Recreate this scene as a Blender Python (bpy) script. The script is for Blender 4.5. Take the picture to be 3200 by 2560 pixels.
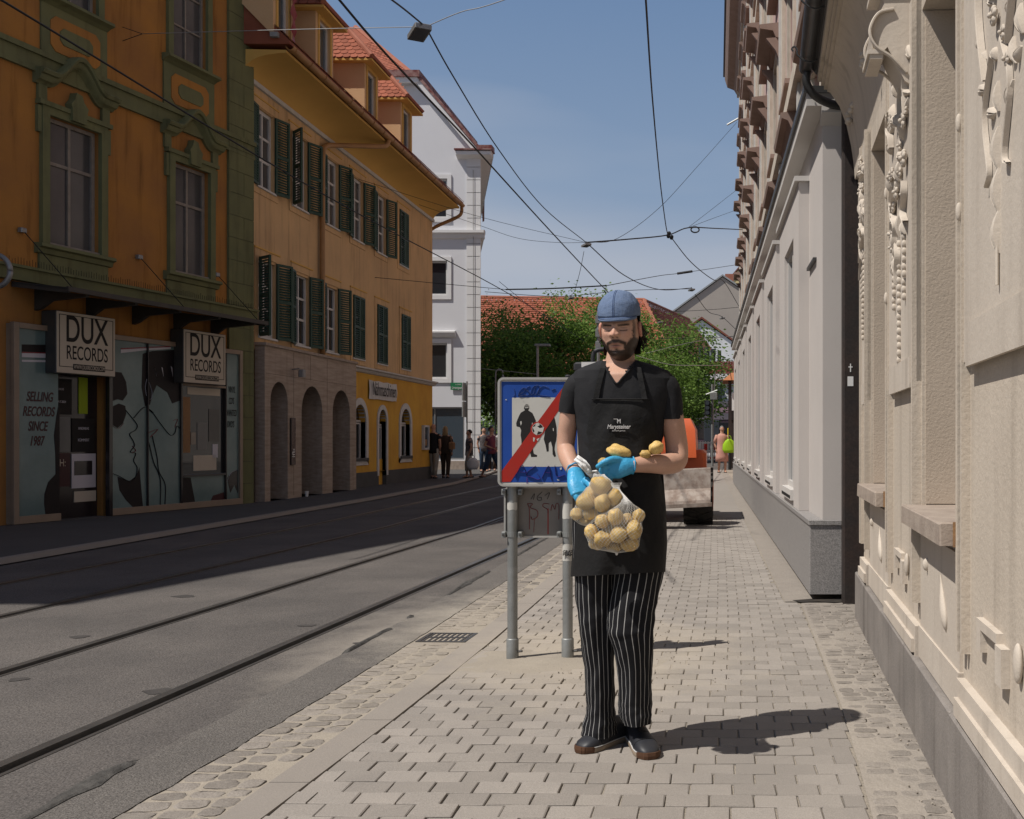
import bpy, bmesh, math, random
import numpy as np
from mathutils import Vector, Matrix, Euler, noise
for _o in list(bpy.data.objects): bpy.data.objects.remove(_o)
S = bpy.context.scene; COL = S.collection
RND = random.Random(11); PI = math.pi; RAD = math.radians
U = RND.uniform
# ---------------------------------------------------------------- camera
cd = bpy.data.cameras.new('camera'); cam = bpy.data.objects.new('camera', cd); COL.objects.link(cam)
cd.sensor_fit = 'HORIZONTAL'; cd.sensor_width = 36.0; cd.lens = 36.0
cd.shift_x = -0.2; cd.shift_y = 0.0297          # level camera, off-centre crop
cd.clip_start = 0.05; cd.clip_end = 2000
cam.location = (0, 0, 1.28); cam.rotation_euler = (PI/2, 0, 0)
S.camera = cam
# ---------------------------------------------------------------- sky, sun, exposure
SUN = Vector((1.0, 0.60, -1.85)).normalized()
SUN_EL = math.asin(-SUN.z); SUN_AZ = math.atan2(-SUN.x, -SUN.y)
w = bpy.data.worlds.new('World'); S.world = w; w.use_nodes = True
nt = w.node_tree; nt.nodes.clear()
out = nt.nodes.new('ShaderNodeOutputWorld'); bg = nt.nodes.new('ShaderNodeBackground')
sky = nt.nodes.new('ShaderNodeTexSky'); sky.sky_type = 'NISHITA'; sky.sun_disc = False
sky.sun_elevation = SUN_EL; sky.sun_rotation = SUN_AZ % (2*PI)
sky.air_density = 1.0; sky.dust_density = 0.3; sky.ozone_density = 1.0; sky.altitude = 350
tc = nt.nodes.new('ShaderNodeTexCoord'); mp = nt.nodes.new('ShaderNodeMapping')
mp.inputs['Scale'].default_value = (1.0, 1.0, 5.0); mp.inputs['Rotation'].default_value = (0, RAD(9), 0); mp.inputs['Location'].default_value = (3.3, 1.7, .2)
nz = nt.nodes.new('ShaderNodeTexNoise'); nz.inputs['Scale'].default_value = 1.35; nz.inputs['Detail'].default_value = 4; nz.inputs['Roughness'].default_value = .42
rp = nt.nodes.new('ShaderNodeValToRGB'); rp.color_ramp.elements[0].position = .43; rp.color_ramp.elements[1].position = .68
rp.color_ramp.elements[0].color = (0, 0, 0, 1); rp.color_ramp.elements[1].color = (.6, .6, .6, 1)
# summer haze: the sky pales evenly towards the horizon all round
sep = nt.nodes.new('ShaderNodeSeparateXYZ'); hz = nt.nodes.new('ShaderNodeValToRGB'); cr = hz.color_ramp
HS = 10.0
for i, (p_, c_) in enumerate(((0, (7.3, 8.2, 9.7)), (.10, (6.7, 7.7, 9.5)), (.24, (4.6, 6.3, 9.0)), (.42, (2.8, 4.6, 7.9)), (.65, (1.1, 2.2, 4.6)), (1, (.5, 1.15, 2.8)))):
    e = cr.elements[i] if i < 2 else cr.elements.new(p_)
    e.position = p_; e.color = tuple(x/HS for x in c_)+(1,)
sc_h = nt.nodes.new('ShaderNodeVectorMath'); sc_h.operation = 'SCALE'; sc_h.inputs['Scale'].default_value = HS
hm = nt.nodes.new('ShaderNodeMixRGB'); hm.inputs[0].default_value = .8
mx = nt.nodes.new('ShaderNodeMixRGB'); mx.inputs[2].default_value = (8.6, 8.9, 9.8, 1)
L = nt.links.new
L(tc.outputs['Generated'], mp.inputs['Vector']); L(mp.outputs[0], nz.inputs['Vector']); L(nz.outputs['Fac'], rp.inputs[0])
L(tc.outputs['Generated'], sep.inputs[0]); L(sep.outputs['Z'], hz.inputs[0]); L(hz.outputs[0], sc_h.inputs[0])
L(sky.outputs[0], hm.inputs[1]); L(sc_h.outputs[0], hm.inputs[2])
L(rp.outputs[0], mx.inputs[0]); L(hm.outputs[0], mx.inputs[1]); L(mx.outputs[0], bg.inputs[0]); L(bg.outputs[0], out.inputs[0])
bg.inputs['Strength'].default_value = 0.057
sl = bpy.data.lights.new('sun', 'SUN'); sl.energy = 4.5; sl.angle = RAD(0.53); sl.color = (1.0, 0.95, 0.88)
so = bpy.data.objects.new('sun', sl); COL.objects.link(so); so.rotation_euler = SUN.to_track_quat('-Z', 'Y').to_euler(); so.location = (-20, -12, 37)
S.view_settings.view_transform = 'Standard'; S.view_settings.look = 'None'; S.view_settings.gamma = 1.0
S.view_settings.exposure = 0.0; S.view_settings.use_curve_mapping = False
S.render.engine = 'CYCLES'; S.cycles.max_bounces = 6; S.cycles.diffuse_bounces = 2; S.cycles.glossy_bounces = 3
S.cycles.transmission_bounces = 4; S.cycles.transparent_max_bounces = 6; S.cycles.caustics_reflective = False; S.cycles.caustics_refractive = False
S.cycles.use_denoising = True
# ---------------------------------------------------------------- helpers
F = 3200.0; HC = 1.28
def P(x, y, Y): return Vector(((x-2240)/F*Y, Y, HC-(y-1375)/F*Y))          # a point of the place seen at photo pixel x,y at distance Y
def G(x, y): Y = F*HC/(y-1375); return Vector(((x-2240)/F*Y, Y, 0))
def lerp(a, b, t): return a+(b-a)*t
def interp(pts, t):
    if t <= pts[0][0]: return pts[0][1]
    for (a, va), (b, vb) in zip(pts, pts[1:]):
        if t <= b: return va+(vb-va)*(t-a)/(b-a)
    return pts[-1][1]
def smooth_pts(pts, n=8):
    """Catmull-Rom through points"""
    pts = [Vector(p) for p in pts]; o = []
    if len(pts) < 3: return pts
    e = [pts[0]*2-pts[1]]+pts+[pts[-1]*2-pts[-2]]
    for i in range(1, len(e)-2):
        a, b, c, d = e[i-1:i+3]
        for k in range(n):
            t = k/n
            o.append(.5*((2*b)+(c-a)*t+(2*a-5*b+4*c-d)*t*t+(3*b-a-3*c+d)*t**3))
    o.append(pts[-1]); return o
class MB:
    def __init__(s): s.v = []; s.f = []; s.uv = None
    def add(s, vs, fs):
        b = len(s.v); s.v += [tuple(p) for p in vs]; s.f += [tuple(i+b for i in f) for f in fs]; return s
    def quad(s, a, b, c, d): return s.add([a, b, c, d], [(0, 1, 2, 3)])
    def poly(s, pts): return s.add(pts, [tuple(range(len(pts)))])
    def box(s, x0, x1, y0, y1, z0, z1):
        return s.add([(x0,y0,z0),(x1,y0,z0),(x1,y1,z0),(x0,y1,z0),(x0,y0,z1),(x1,y0,z1),(x1,y1,z1),(x0,y1,z1)],
            [(3,2,1,0),(4,5,6,7),(0,1,5,4),(1,2,6,5),(2,3,7,6),(3,0,4,7)])
    def cbox(s, x0, x1, y0, y1, z0, z1, c=.005):
        """box with chamfered upper and vertical edges"""
        def ring(x0,x1,y0,y1,z,k): return [(x0+k,y0,z),(x1-k,y0,z),(x1,y0+k,z),(x1,y1-k,z),(x1-k,y1,z),(x0+k,y1,z),(x0,y1-k,z),(x0,y0+k,z)]
        return s.loft([ring(x0,x1,y0,y1,z0,c), ring(x0,x1,y0,y1,z1-c,c), ring(x0+c,x1-c,y0+c,y1-c,z1,c*.6)])
    def loft(s, rings, cap0=True, cap1=True, closed=True):
        n = len(rings[0]); b = len(s.v)
        for r in rings: s.v += [tuple(p) for p in r]
        for i in range(len(rings)-1):
            for j in range(n if closed else n-1):
                k = (j+1) % n
                s.f.append((b+i*n+j, b+i*n+k, b+(i+1)*n+k, b+(i+1)*n+j))
        if cap0: s.f.append(tuple(b+j for j in reversed(range(n))))
        if cap1: s.f.append(tuple(b+(len(rings)-1)*n+j for j in range(n)))
        return s
    def prism(s, pts, axis, d0, d1):
        """extrude a polygon (2d points) along axis: 'y' -> pts are (x,z); 'x' -> (y,z); 'z' -> (x,y)"""
        def m(p, d): return (p[0],d,p[1]) if axis == 'y' else ((d,p[0],p[1]) if axis == 'x' else (p[0],p[1],d))
        return s.loft([[m(p, d0) for p in pts], [m(p, d1) for p in pts]])
    def tube(s, pts, r, n=8, caps=True, flat=None):
        pts = [Vector(p) for p in pts]; m = len(pts); rings = []
        rr = r if isinstance(r, (list, tuple)) else [r]*m
        nrm = None
        for i, p in enumerate(pts):
            t = (pts[min(i+1, m-1)]-pts[max(i-1, 0)])
            t = t.normalized() if t.length > 1e-9 else Vector((0, 0, 1))
            if nrm is None:
                nrm = t.cross(Vector((0, 0, 1)))
                if nrm.length < 1e-3: nrm = t.cross(Vector((0, 1, 0)))
                nrm.normalize()
            else:
                nrm = (nrm-t*nrm.dot(t)); nrm = nrm.normalized() if nrm.length > 1e-6 else t.orthogonal().normalized()
            bn = t.cross(nrm); k = flat or 1
            rings.append([p+(nrm*math.cos(a)+bn*math.sin(a)*k)*rr[i] for a in [2*PI*q/n for q in range(n)]])
        return s.loft(rings, caps, caps)
    def lathe(s, prof, c=(0,0,0), n=16, axis='z'):
        rings = []
        for r, z in prof:
            ring = []
            for q in range(n):
                a = 2*PI*q/n; x, y = r*math.cos(a), r*math.sin(a)
                p = (x, y, z) if axis == 'z' else ((x, z, y) if axis == 'y' else (z, x, y))
                ring.append((p[0]+c[0], p[1]+c[1], p[2]+c[2]))
            rings.append(ring)
        return s.loft(rings)
    def ball(s, c, r, n=12, m=8, jit=0, seed=0, rot=None):
        r = r if isinstance(r, (list, tuple)) else (r, r, r); rings = []
        for i in range(m+1):
            th = PI*(i+.001)/(m+.002); ring = []
            for q in range(n):
                a = 2*PI*q/n; d = Vector((math.sin(th)*math.cos(a), math.sin(th)*math.sin(a), math.cos(th)))
                k = 1+jit*noise.noise(d*1.6+Vector((seed*7.1, seed*3.3, seed))) if jit else 1
                p = Vector((d.x*r[0], d.y*r[1], d.z*r[2]))*k
                if rot is not None: p = rot @ p
                ring.append(p+Vector(c))
            rings.append(ring)
        return s.loft(rings)
    def xf(s, M, start=0):
        for i in range(start, len(s.v)): s.v[i] = tuple(M @ Vector(s.v[i]))
        return s
    def build(s, name, m, parent=None, smooth=False, loc=None, weld=False):
        me = bpy.data.meshes.new(name); me.from_pydata(s.v, [], s.f)
        if s.uv is not None:
            ul = me.uv_layers.new(name='UVMap')
            for l in me.loops: ul.data[l.index].uv = s.uv[l.vertex_index]
        bm = bmesh.new(); bm.from_mesh(me)
        if weld: bmesh.ops.remove_doubles(bm, verts=bm.verts, dist=1e-5)
        bmesh.ops.recalc_face_normals(bm, faces=bm.faces); bm.to_mesh(me); bm.free()
        if smooth:
            me.polygons.foreach_set('use_smooth', [True]*len(me.polygons))
            if smooth is not True:
                try: me.set_sharp_from_angle(angle=RAD(smooth))
                except Exception: pass
        me.materials.append(m if not isinstance(m, str) else MT[m])
        o = bpy.data.objects.new(name, me); COL.objects.link(o)
        if parent: o.parent = parent
        if loc: o.location = loc
        return o
def thing(name, label, cat, loc=(0,0,0), rotz=0, group=None):
    o = bpy.data.objects.new(name, None); COL.objects.link(o); o.empty_display_size = .2
    o.location = loc; o.rotation_euler = (0, 0, rotz); o['label'] = label; o['category'] = cat
    if group: o['group'] = group
    return o
def tag(o, label, cat, group=None):
    o['label'] = label; o['category'] = cat
    if group: o['group'] = group
    return o
def struct(o): o['kind'] = 'structure'; return o
def stuff(o): o['kind'] = 'stuff'; return o
def dup(o, parent=None, loc=None, rotz=None, label=None, group=None):
    c = o.copy(); COL.objects.link(c)
    if parent is not None: c.parent = parent
    if loc is not None: c.location = loc
    if rotz is not None: c.rotation_euler = (0, 0, rotz)
    if label: c['label'] = label
    if group: c['group'] = group
    for ch in list(o.children): dup(ch, c)
    return c
def text(body, size, name, m, parent, loc, rot=(PI/2, 0, 0), sx=1.0, ext=.001, align='CENTER', bold=0, shear=0, sp=1.0):
    cu = bpy.data.curves.new(name, 'FONT'); cu.body = body; cu.size = size; cu.extrude = ext; cu.offset = bold; cu.shear = shear
    cu.align_x = align; cu.align_y = 'CENTER'; cu.space_character = sp; cu.space_line = .8
    t = bpy.data.objects.new(name+'_tmp', cu); COL.objects.link(t)
    bpy.context.view_layer.update()
    me = bpy.data.meshes.new_from_object(t.evaluated_get(bpy.context.evaluated_depsgraph_get()))
    bpy.data.objects.remove(t)
    me.materials.clear(); me.materials.append(MT[m])
    o = bpy.data.objects.new(name, me); COL.objects.link(o)
    o.parent = parent; o.location = loc; o.rotation_euler = rot; o.scale = (sx, 1, 1)
    return o
# ---------------------------------------------------------------- materials
MT = {}
def mat(name, c, rough=.85, c2=None, ns=2.0, sharp=.3, bump=0, bs=80, spec=.25, metal=0, streak=0, vary=0, fine=0, fs=250, coat=0, alpha=None, sss=0, attr=None, dist=None, stretch=None):
    m = bpy.data.materials.new(name); m.use_nodes = True; MT[name] = m
    t = m.node_tree; n = t.nodes; b = n['Principled BSDF']; l = t.links.new
    b.inputs['Roughness'].default_value = rough; b.inputs['Metallic'].default_value = metal
    b.inputs['Specular IOR Level'].default_value = spec
    if coat: b.inputs['Coat Weight'].default_value = coat
    if sss: b.inputs['Subsurface Weight'].default_value = sss; b.inputs['Subsurface Radius'].default_value = (.012, .005, .003)
    geo = n.new('ShaderNodeNewGeometry'); vec = geo.outputs['Position']
    if stretch:
        mpn = n.new('ShaderNodeMapping'); mpn.inputs['Scale'].default_value = stretch; l(vec, mpn.inputs['Vector']); vec = mpn.outputs[0]
    if attr:
        a = n.new('ShaderNodeAttribute'); a.attribute_name = attr; cur = a.outputs['Color']
    else:
        rgb = n.new('ShaderNodeRGB'); rgb.outputs[0].default_value = (*c, 1); cur = rgb.outputs[0]
    def mix(fac, a, b2, mode='MIX'):
        x = n.new('ShaderNodeMixRGB'); x.blend_type = mode
        if isinstance(fac, float): x.inputs[0].default_value = fac
        else: l(fac, x.inputs[0])
        l(a, x.inputs[1])
        if isinstance(b2, tuple): x.inputs[2].default_value = (*b2, 1)
        else: l(b2, x.inputs[2])
        return x.outputs[0]
    def nzn(scale, detail=5, v=vec, r=.6):
        q = n.new('ShaderNodeTexNoise'); q.inputs['Scale'].default_value = scale; q.inputs['Detail'].default_value = detail; q.inputs['Roughness'].default_value = r
        l(v, q.inputs['Vector']); return q.outputs['Fac']
    def ramp(f, a, b2, va=0., vb=1.):
        q = n.new('ShaderNodeMapRange'); q.inputs[1].default_value = a; q.inputs[2].default_value = b2; q.inputs[3].default_value = va; q.inputs[4].default_value = vb
        q.interpolation_type = 'SMOOTHSTEP'; l(f, q.inputs[0]); return q.outputs[0]
    if c2: cur = mix(ramp(nzn(ns), .5-sharp, .5+sharp), cur, c2)
    if streak:
        mpn = n.new('ShaderNodeMapping'); mpn.inputs['Scale'].default_value = (4, 4, .35); l(geo.outputs['Position'], mpn.inputs['Vector'])
        cur = mix(ramp(nzn(1.5, 6, mpn.outputs[0]), .48, .8, 0, streak), cur, (.25, .22, .19), 'MULTIPLY')
    if fine:
        f = ramp(nzn(fs, 2), .25, .75, 1-fine, 1+fine*.6)
        q = n.new('ShaderNodeVectorMath'); q.operation = 'SCALE'; l(cur, q.inputs[0]); l(f, q.inputs['Scale']); cur = q.outputs[0]
    if vary:
        oi = n.new('ShaderNodeObjectInfo'); ad = n.new('ShaderNodeMath'); ad.operation = 'ADD'; l(oi.outputs['Random'], ad.inputs[0]); l(geo.outputs['Random Per Island'], ad.inputs[1])
        fr = n.new('ShaderNodeMath'); fr.operation = 'FRACT'; l(ad.outputs[0], fr.inputs[0])
        f = ramp(fr.outputs[0], 0, 1, 1-vary, 1+vary)
        q = n.new('ShaderNodeVectorMath'); q.operation = 'SCALE'; l(cur, q.inputs[0]); l(f, q.inputs['Scale']); cur = q.outputs[0]
    l(cur, b.inputs['Base Color'])
    if bump:
        bn = n.new('ShaderNodeBump'); bn.inputs['Strength'].default_value = min(1, bump); bn.inputs['Distance'].default_value = dist or .01
        l(nzn(bs, 4), bn.inputs['Height']); l(bn.outputs[0], b.inputs['Normal'])
    return m
def lin(r, g, b): return tuple(((x/255+.055)/1.055)**2.4 if x/255 > .04045 else x/255/12.92 for x in (r, g, b))
# stone, plaster, ground
mat('beige', (.60,.52,.43), .9, (.52,.45,.37), 1.3, .28, bump=.3, bs=45, streak=.4, fine=.08)
mat('beige_smooth', (.61,.54,.46), .9, (.54,.47,.395), 2., .28, bump=.2, bs=40, streak=.35, fine=.06)
mat('rough_tan', (.55,.46,.37), .95, (.47,.39,.31), 2., .35, bump=.35, bs=90, dist=.008)
mat('sillstone', (.42,.35,.29), .9, (.30,.24,.20), 9, .3, bump=.3, bs=60)
mat('rust', (.33,.19,.09), .9, (.24,.14,.08), 30, .3, bump=.4, bs=60)
mat('plinth', (.30,.27,.245), .9, (.20,.18,.165), 3, .35, bump=.25, bs=70, streak=.5, fine=.2, fs=180)
mat('annex', (.57,.525,.49), .92, (.52,.48,.45), 1.5, .35, bump=.25, bs=110, dist=.004, fine=.05)
mat('annex_trim', (.57,.54,.51), .8, (.52,.49,.46), 2, .3)
mat('granite', (.36,.34,.325), .6, (.20,.19,.185), 140, .12, fine=.25, fs=300)
mat('zinc', (.33,.34,.34), .5, (.26,.27,.27), 5, .3, spec=.5)
mat('dark_zinc', (.05,.05,.05), .45, (.03,.03,.03), 5, .3, spec=.5)
mat('brownpipe', (.045,.028,.022), .6, (.022,.02,.02), 4, .3, fine=.3, fs=60, spec=.4)
mat('pink', (.55,.385,.34), .9, (.48,.34,.30), .8, .3, streak=.3)
mat('cream', (.66,.59,.50), .9, (.52,.45,.37), 3, .25, streak=.5)
mat('shaded_hood', (.34,.245,.205), .9, (.27,.19,.155), 3, .3)  # brown holds the shade of the hood undersides in its colour
mat('pale_frame', (.60,.58,.55), .7, (.5,.48,.45), 6, .3)
mat('glass', (.025,.028,.032), .04, spec=.6)
mat('glass_blue', (.05,.07,.09), .03, spec=.8)
mat('grey_pane', (.10,.095,.095), .15, (.07,.068,.07), .9, .2, spec=.5)
mat('asphalt', (.15,.134,.122), .92, (.10,.091,.085), .9, .25, bump=.7, bs=110, dist=.008, fine=.5, fs=120)
mat('oil_stain', (.055,.05,.047), .8, (.08,.073,.068), 9, .3, fine=.4, fs=150)
mat('asphalt_new', (.185,.168,.152), .95, (.15,.137,.125), 2, .35, bump=.9, bs=140, dist=.01, fine=.5, fs=170)
mat('tar', (.055,.052,.048), .85, (.10,.094,.086), 14, .2, bump=.6, bs=40, dist=.02)
mat('steel', (.10,.095,.09), .38, (.16,.15,.14), 5, .3, metal=.6, spec=.5)
mat('groove', (.025,.022,.02), .9, (.05,.042,.035), 8, .3)
mat('brick', (.33,.295,.26), .93, (.28,.252,.225), 4, .4, bump=.35, bs=120, dist=.003, vary=.10, fine=.22, fs=260)
mat('brickbed', (.28,.245,.20), .95, (.36,.315,.26), 1.2, .25, bump=.6, bs=90, fine=.35, fs=200)
mat('kerb', (.325,.288,.25), .9, (.28,.248,.217), 1.5, .4, bump=.2, bs=120, dist=.003, fine=.2, fs=260, vary=.05)
mat('sett', (.30,.265,.23), .9, (.22,.195,.17), 14, .3, bump=.8, bs=60, dist=.008, vary=.14, fine=.2, fs=240)
mat('sand', (.39,.34,.275), .97, (.32,.28,.23), 3, .35, bump=.5, bs=140, dist=.004, fine=.25, fs=280)
mat('margin', (.32,.283,.245), .93, (.26,.23,.20), 5, .4, bump=.8, bs=22, dist=.012, fine=.25, fs=200)
mat('pave_left', (.105,.10,.096), .93, (.085,.082,.079), 1, .35, fine=.3, fs=150, bump=.3, bs=90)
mat('farground', (.26,.245,.225), .93, (.21,.20,.185), .8, .35, fine=.15, fs=90)
mat('rubble', (.38,.33,.27), .95, (.22,.19,.16), 60, .3, vary=.3)
# left houses
mat('orange', (.44,.20,.045), .93, (.30,.14,.05), .9, .3, streak=.6, bump=.15, bs=30, fine=.06)
mat('green_trim', (.185,.185,.085), .9, (.13,.135,.07), 2, .35, streak=.5, bump=.1, bs=30)
mat('green_dark', (.09,.095,.055), .9, (.13,.12,.085), 3, .35)
mat('peach', (.70,.46,.235), .93, (.55,.365,.20), .8, .3, streak=.5, bump=.15, bs=30)
mat('yellowwall', (.74,.43,.065), .9, (.55,.28,.055), 1, .35, streak=.15)
mat('cove', (.70,.42,.12), .9, (.60,.36,.10), .7, .35)
mat('gutter', (.42,.22,.085), .5, (.30,.16,.065), 3, .3, spec=.4)
mat('greyplinth', (.10,.10,.10), .9, (.08,.08,.08), 2, .3)
mat('travertine', (.45,.365,.295), .7, (.30,.235,.185), 7, .28, streak=.35, stretch=(1,.25,3))
mat('shutter', (.014,.052,.036), .55, (.026,.065,.048), 5, .25, spec=.4)
mat('white_frame', (.62,.61,.60), .6, (.55,.54,.52), 5, .3)
mat('old_frame', (.30,.26,.22), .8, (.22,.19,.16), 8, .3)
mat('tile', (.36,.12,.07), .85, (.27,.085,.05), 2, .35, vary=.16, bump=.2, bs=60)
mat('tile_ridge', (.38,.15,.10), .85, (.30,.11,.07), 3, .3)
mat('whitewall', (.70,.70,.72), .9, (.66,.66,.68), .8, .35, bump=.1, bs=20)
mat('white_quoin', (.74,.73,.72), .9, (.70,.69,.68), 2, .3)
mat('redmetal', (.15,.035,.03), .6, (.30,.18,.16), 3, .15)
mat('signcream', (.55,.48,.38), .7, (.52,.45,.36), 2, .3)
mat('ink', (.02,.018,.017), .7)
mat('shopglass', (.20,.27,.26), .12, (.10,.15,.145), 1.2, .4, spec=.5)
mat('shopdark', (.028,.022,.022), .12, spec=.5)
mat('printblack', (.012,.010,.011), .5, (.02,.015,.016), 3, .3, spec=.2)
mat('shopred', (.24,.03,.04), .3)
mat('shopwhite', (.55,.52,.55), .3)
mat('shopframe', (.30,.22,.155), .45, (.24,.18,.13), 4, .3, spec=.4)
mat('shopdarkred', (.05,.012,.015), .3)
mat('canopy', (.045,.045,.045), .5, (.07,.06,.05), 4, .3)
mat('metal_grey', (.30,.30,.30), .45, (.24,.24,.24), 9, .3, metal=.5)
mat('galv', (.33,.335,.325), .5, (.24,.245,.235), 14, .3, metal=.45, spec=.4)
mat('black_matte', (.015,.015,.015), .7)
mat('cable', (.018,.018,.020), .6)
mat('cable_light', (.35,.35,.35), .5)
mat('white_paint', (.75,.74,.72), .6)
# ================================================================ GROUND
CK = [(2, -1.60), (3.0, -1.558), (3.6, -1.53), (5, -1.462), (6.2, -1.435), (7.6, -1.42), (10, -1.41), (40, -1.5), (90, -1.6)]
def ck(Y): return interp(CK, Y)                                   # inner edge of the flush kerb
BR = [(2, .45), (3.457, .523), (4.67, .594), (8.08, .66), (8.1, .535), (38, .2), (90, 0)]
def br(Y): return interp(BR, Y)                                   # right edge of the brick paving
def lat(Y): return .045*(min(Y, 15)-4)
KL = [(2, -7.55), (10.6, -7.4), (22, -7.38), (30, -7.6), (36, -8.2), (44, -9.2), (60, -9.6)]
def kl(Y): return interp(KL, Y)
def wallx(Y): return .8786+.0487*(Y-4)                            # beige facade
def strip(fa, fb, z, ys):
    m = MB()
    for a, b in zip(ys, ys[1:]): m.quad((fa(a), a, z), (fb(a), a, z), (fb(b), b, z), (fa(b), b, z))
    return m
YS = [1.5+.5*i for i in range(20)]+[12, 13, 14, 15, 17, 20, 22, 26, 30, 34, 36, 40, 44]
o = MB().quad((-500, -60, -.05), (500, -60, -.05), (500, 900, -.05), (-500, 900, -.05)).build('ground', 'farground'); struct(o)
# road surface between the rails (gaps for the grooved rails)
RAILS = [-2.775, -4.00, -5.33, -6.575]
road = strip(lambda Y: kl(Y)+.12, lambda Y: RAILS[3]+lat(Y)-.075, -.002, YS)
for a, b in ((RAILS[3], RAILS[2]), (RAILS[2], RAILS[1]), (RAILS[1], RAILS[0])):
    m2 = strip(lambda Y: a+lat(Y)+.055, lambda Y: b+lat(Y)-.075, -.002, YS); road.add(m2.v, m2.f)
m2 = strip(lambda Y: RAILS[0]+lat(Y)+.055, lambda Y: ck(Y)-.79, -.002, YS); road.add(m2.v, m2.f)
road.quad((-30, 44, -.002), (30, 44, -.002), (30, 90, -.002), (-30, 90, -.002))
rd = struct(road.build('road', 'asphalt'))
for x_, y_, s_ in ((495, 2160, .07), (57, 2123, .05), (960, 1955, .06), (575, 1863, .09), (1130, 2010, .05), (330, 2250, .03), (250, 1990, .06)):
    c_ = G(x_, y_); MB().poly([(c_.x+s_*(1+.25*math.sin(3*a+x_))*math.cos(a), c_.y+s_*.8*(1+.2*math.sin(2*a+y_))*math.sin(a), .0005) for a in [2*PI*k/14 for k in range(14)]]).build('oil_stain', 'oil_stain', rd)
for i, a in enumerate(RAILS):
    t = thing('tram_rail', ['grooved tram rail nearest to the brick pavement', 'grooved tram rail second from the brick pavement', 'grooved tram rail third from the brick pavement, by the shadow edge', 'grooved tram rail farthest from the brick pavement, in the shade'][i], 'rail', (0,0,0), 0, 'tram rails in the asphalt')
    def off(k): return lambda Y, k=k: a+lat(Y)+k
    def prof(k0, z0, k1, z1):
        m = MB()
        for ya, yb in zip(YS, YS[1:]): m.quad((a+lat(ya)+k0, ya, z0), (a+lat(ya)+k1, ya, z1), (a+lat(yb)+k1, yb, z1), (a+lat(yb)+k0, yb, z0))
        return m
    h = MB()
    for k0, z0, k1, z1 in ((-.075,-.03,-.075,.003), (-.075,.003,-.02,.004), (-.02,.004,-.015,-.045), (.03,-.045,.033,.001), (.033,.001,.055,.001), (.055,.001,.055,-.03)):
        q = prof(k0, z0, k1, z1); h.add(q.v, q.f)
    h.build('rail_head', 'steel', t)
    prof(-.016, -.04, .031, -.04).build('groove', 'groove', t)
# patched strip, tar seam, setts, kerb
YP = [1.5+.12*i for i in range(150)]
def wob(Y, s, a): return a*noise.noise(Vector((Y*s, s*3.7, 0)))
p = strip(lambda Y: ck(Y)-.80+wob(Y, 4, .012), lambda Y: ck(Y)-.50+wob(Y, 7, .02), .003, YP+[22, 30, 44]); struct(p.build('asphalt_patch', 'asphalt_new'))
tar = MB()
for ya, yb in zip(YP, YP[1:]):
    def tl(Y): return ck(Y)-.80+wob(Y, 1.1, .02)-.01-.07*max(0, noise.noise(Vector((Y*1.7, 5, 1))))
    def tr(Y): return ck(Y)-.775+wob(Y, 1.1, .02)+.05*max(0, noise.noise(Vector((Y*5.9, 9, 1))))
    n = 5
    for k in range(n):
        pts = []
        for (Y, kk) in ((ya, k), (ya, k+1), (yb, k+1), (yb, k)):
            t = kk/n; x = lerp(tl(Y), tr(Y), t); z = (.006 if noise.noise(Vector((Y*1.3, 7.7, 0)))+.35*noise.noise(Vector((Y*4.3, 1.7, 0))) > -.12 else -.02)+.022*math.sin(PI*t)*(.25+abs(noise.noise(Vector((x*30, Y*9, 2)))))
            pts.append((x, Y, z))
        tar.quad(*pts)
o = tar.build('tar_seam', 'tar', smooth=True); struct(o)
pv = struct(strip(lambda Y: ck(Y)-.52, lambda Y: 1.6, -.0085, YS+[60, 90]).build('pavement', 'brickbed'))
def add_sand(name, cx, cy, rx, ry, col=(.46,.385,.28), top=.85):
    m = MT[name]; t = m.node_tree; n = t.nodes; l = t.links.new; b = n['Principled BSDF']
    src = b.inputs['Base Color'].links[0].from_socket
    g = n.new('ShaderNodeNewGeometry'); mp = n.new('ShaderNodeMapping'); mp.vector_type = 'POINT'
    mp.inputs['Location'].default_value = (-cx/rx, -cy/ry, 0); mp.inputs['Scale'].default_value = (1/rx, 1/ry, 0)
    l(g.outputs['Position'], mp.inputs['Vector'])
    ln = n.new('ShaderNodeVectorMath'); ln.operation = 'LENGTH'; l(mp.outputs[0], ln.inputs[0])
    q = n.new('ShaderNodeTexNoise'); q.inputs['Scale'].default_value = 2.2; q.inputs['Detail'].default_value = 7; q.inputs['Roughness'].default_value = .7
    l(g.outputs['Position'], q.inputs['Vector'])
    ad = n.new('ShaderNodeMath'); ad.operation = 'MULTIPLY_ADD'; l(q.outputs['Fac'], ad.inputs[0]); ad.inputs[1].default_value = 1.6; l(ln.outputs['Value'], ad.inputs[2])
    mr = n.new('ShaderNodeMapRange'); mr.inputs[1].default_value = .75; mr.inputs[2].default_value = 1.75; mr.inputs[3].default_value = top; mr.inputs[4].default_value = 0
    l(ad.outputs[0], mr.inputs[0])
    x = n.new('ShaderNodeMixRGB'); l(mr.outputs[0], x.inputs[0]); l(src, x.inputs[1]); x.inputs[2].default_value = (*col, 1); l(x.outputs[0], b.inputs['Base Color'])
for nm in ('brick', 'brickbed', 'kerb'): add_sand(nm, -.75, 6.2, 1.15, 1.6, (.44,.38,.30))
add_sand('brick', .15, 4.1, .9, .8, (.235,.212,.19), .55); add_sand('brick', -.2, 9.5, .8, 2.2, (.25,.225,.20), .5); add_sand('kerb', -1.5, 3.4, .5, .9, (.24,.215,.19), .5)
add_sand('sett', -1.5, 6.8, 1.0, 2.6, (.42,.365,.29), .7)
add_sand('asphalt_new', -1.7, 7.4, .7, 1.8, (.46,.41,.34), .9)
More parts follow.
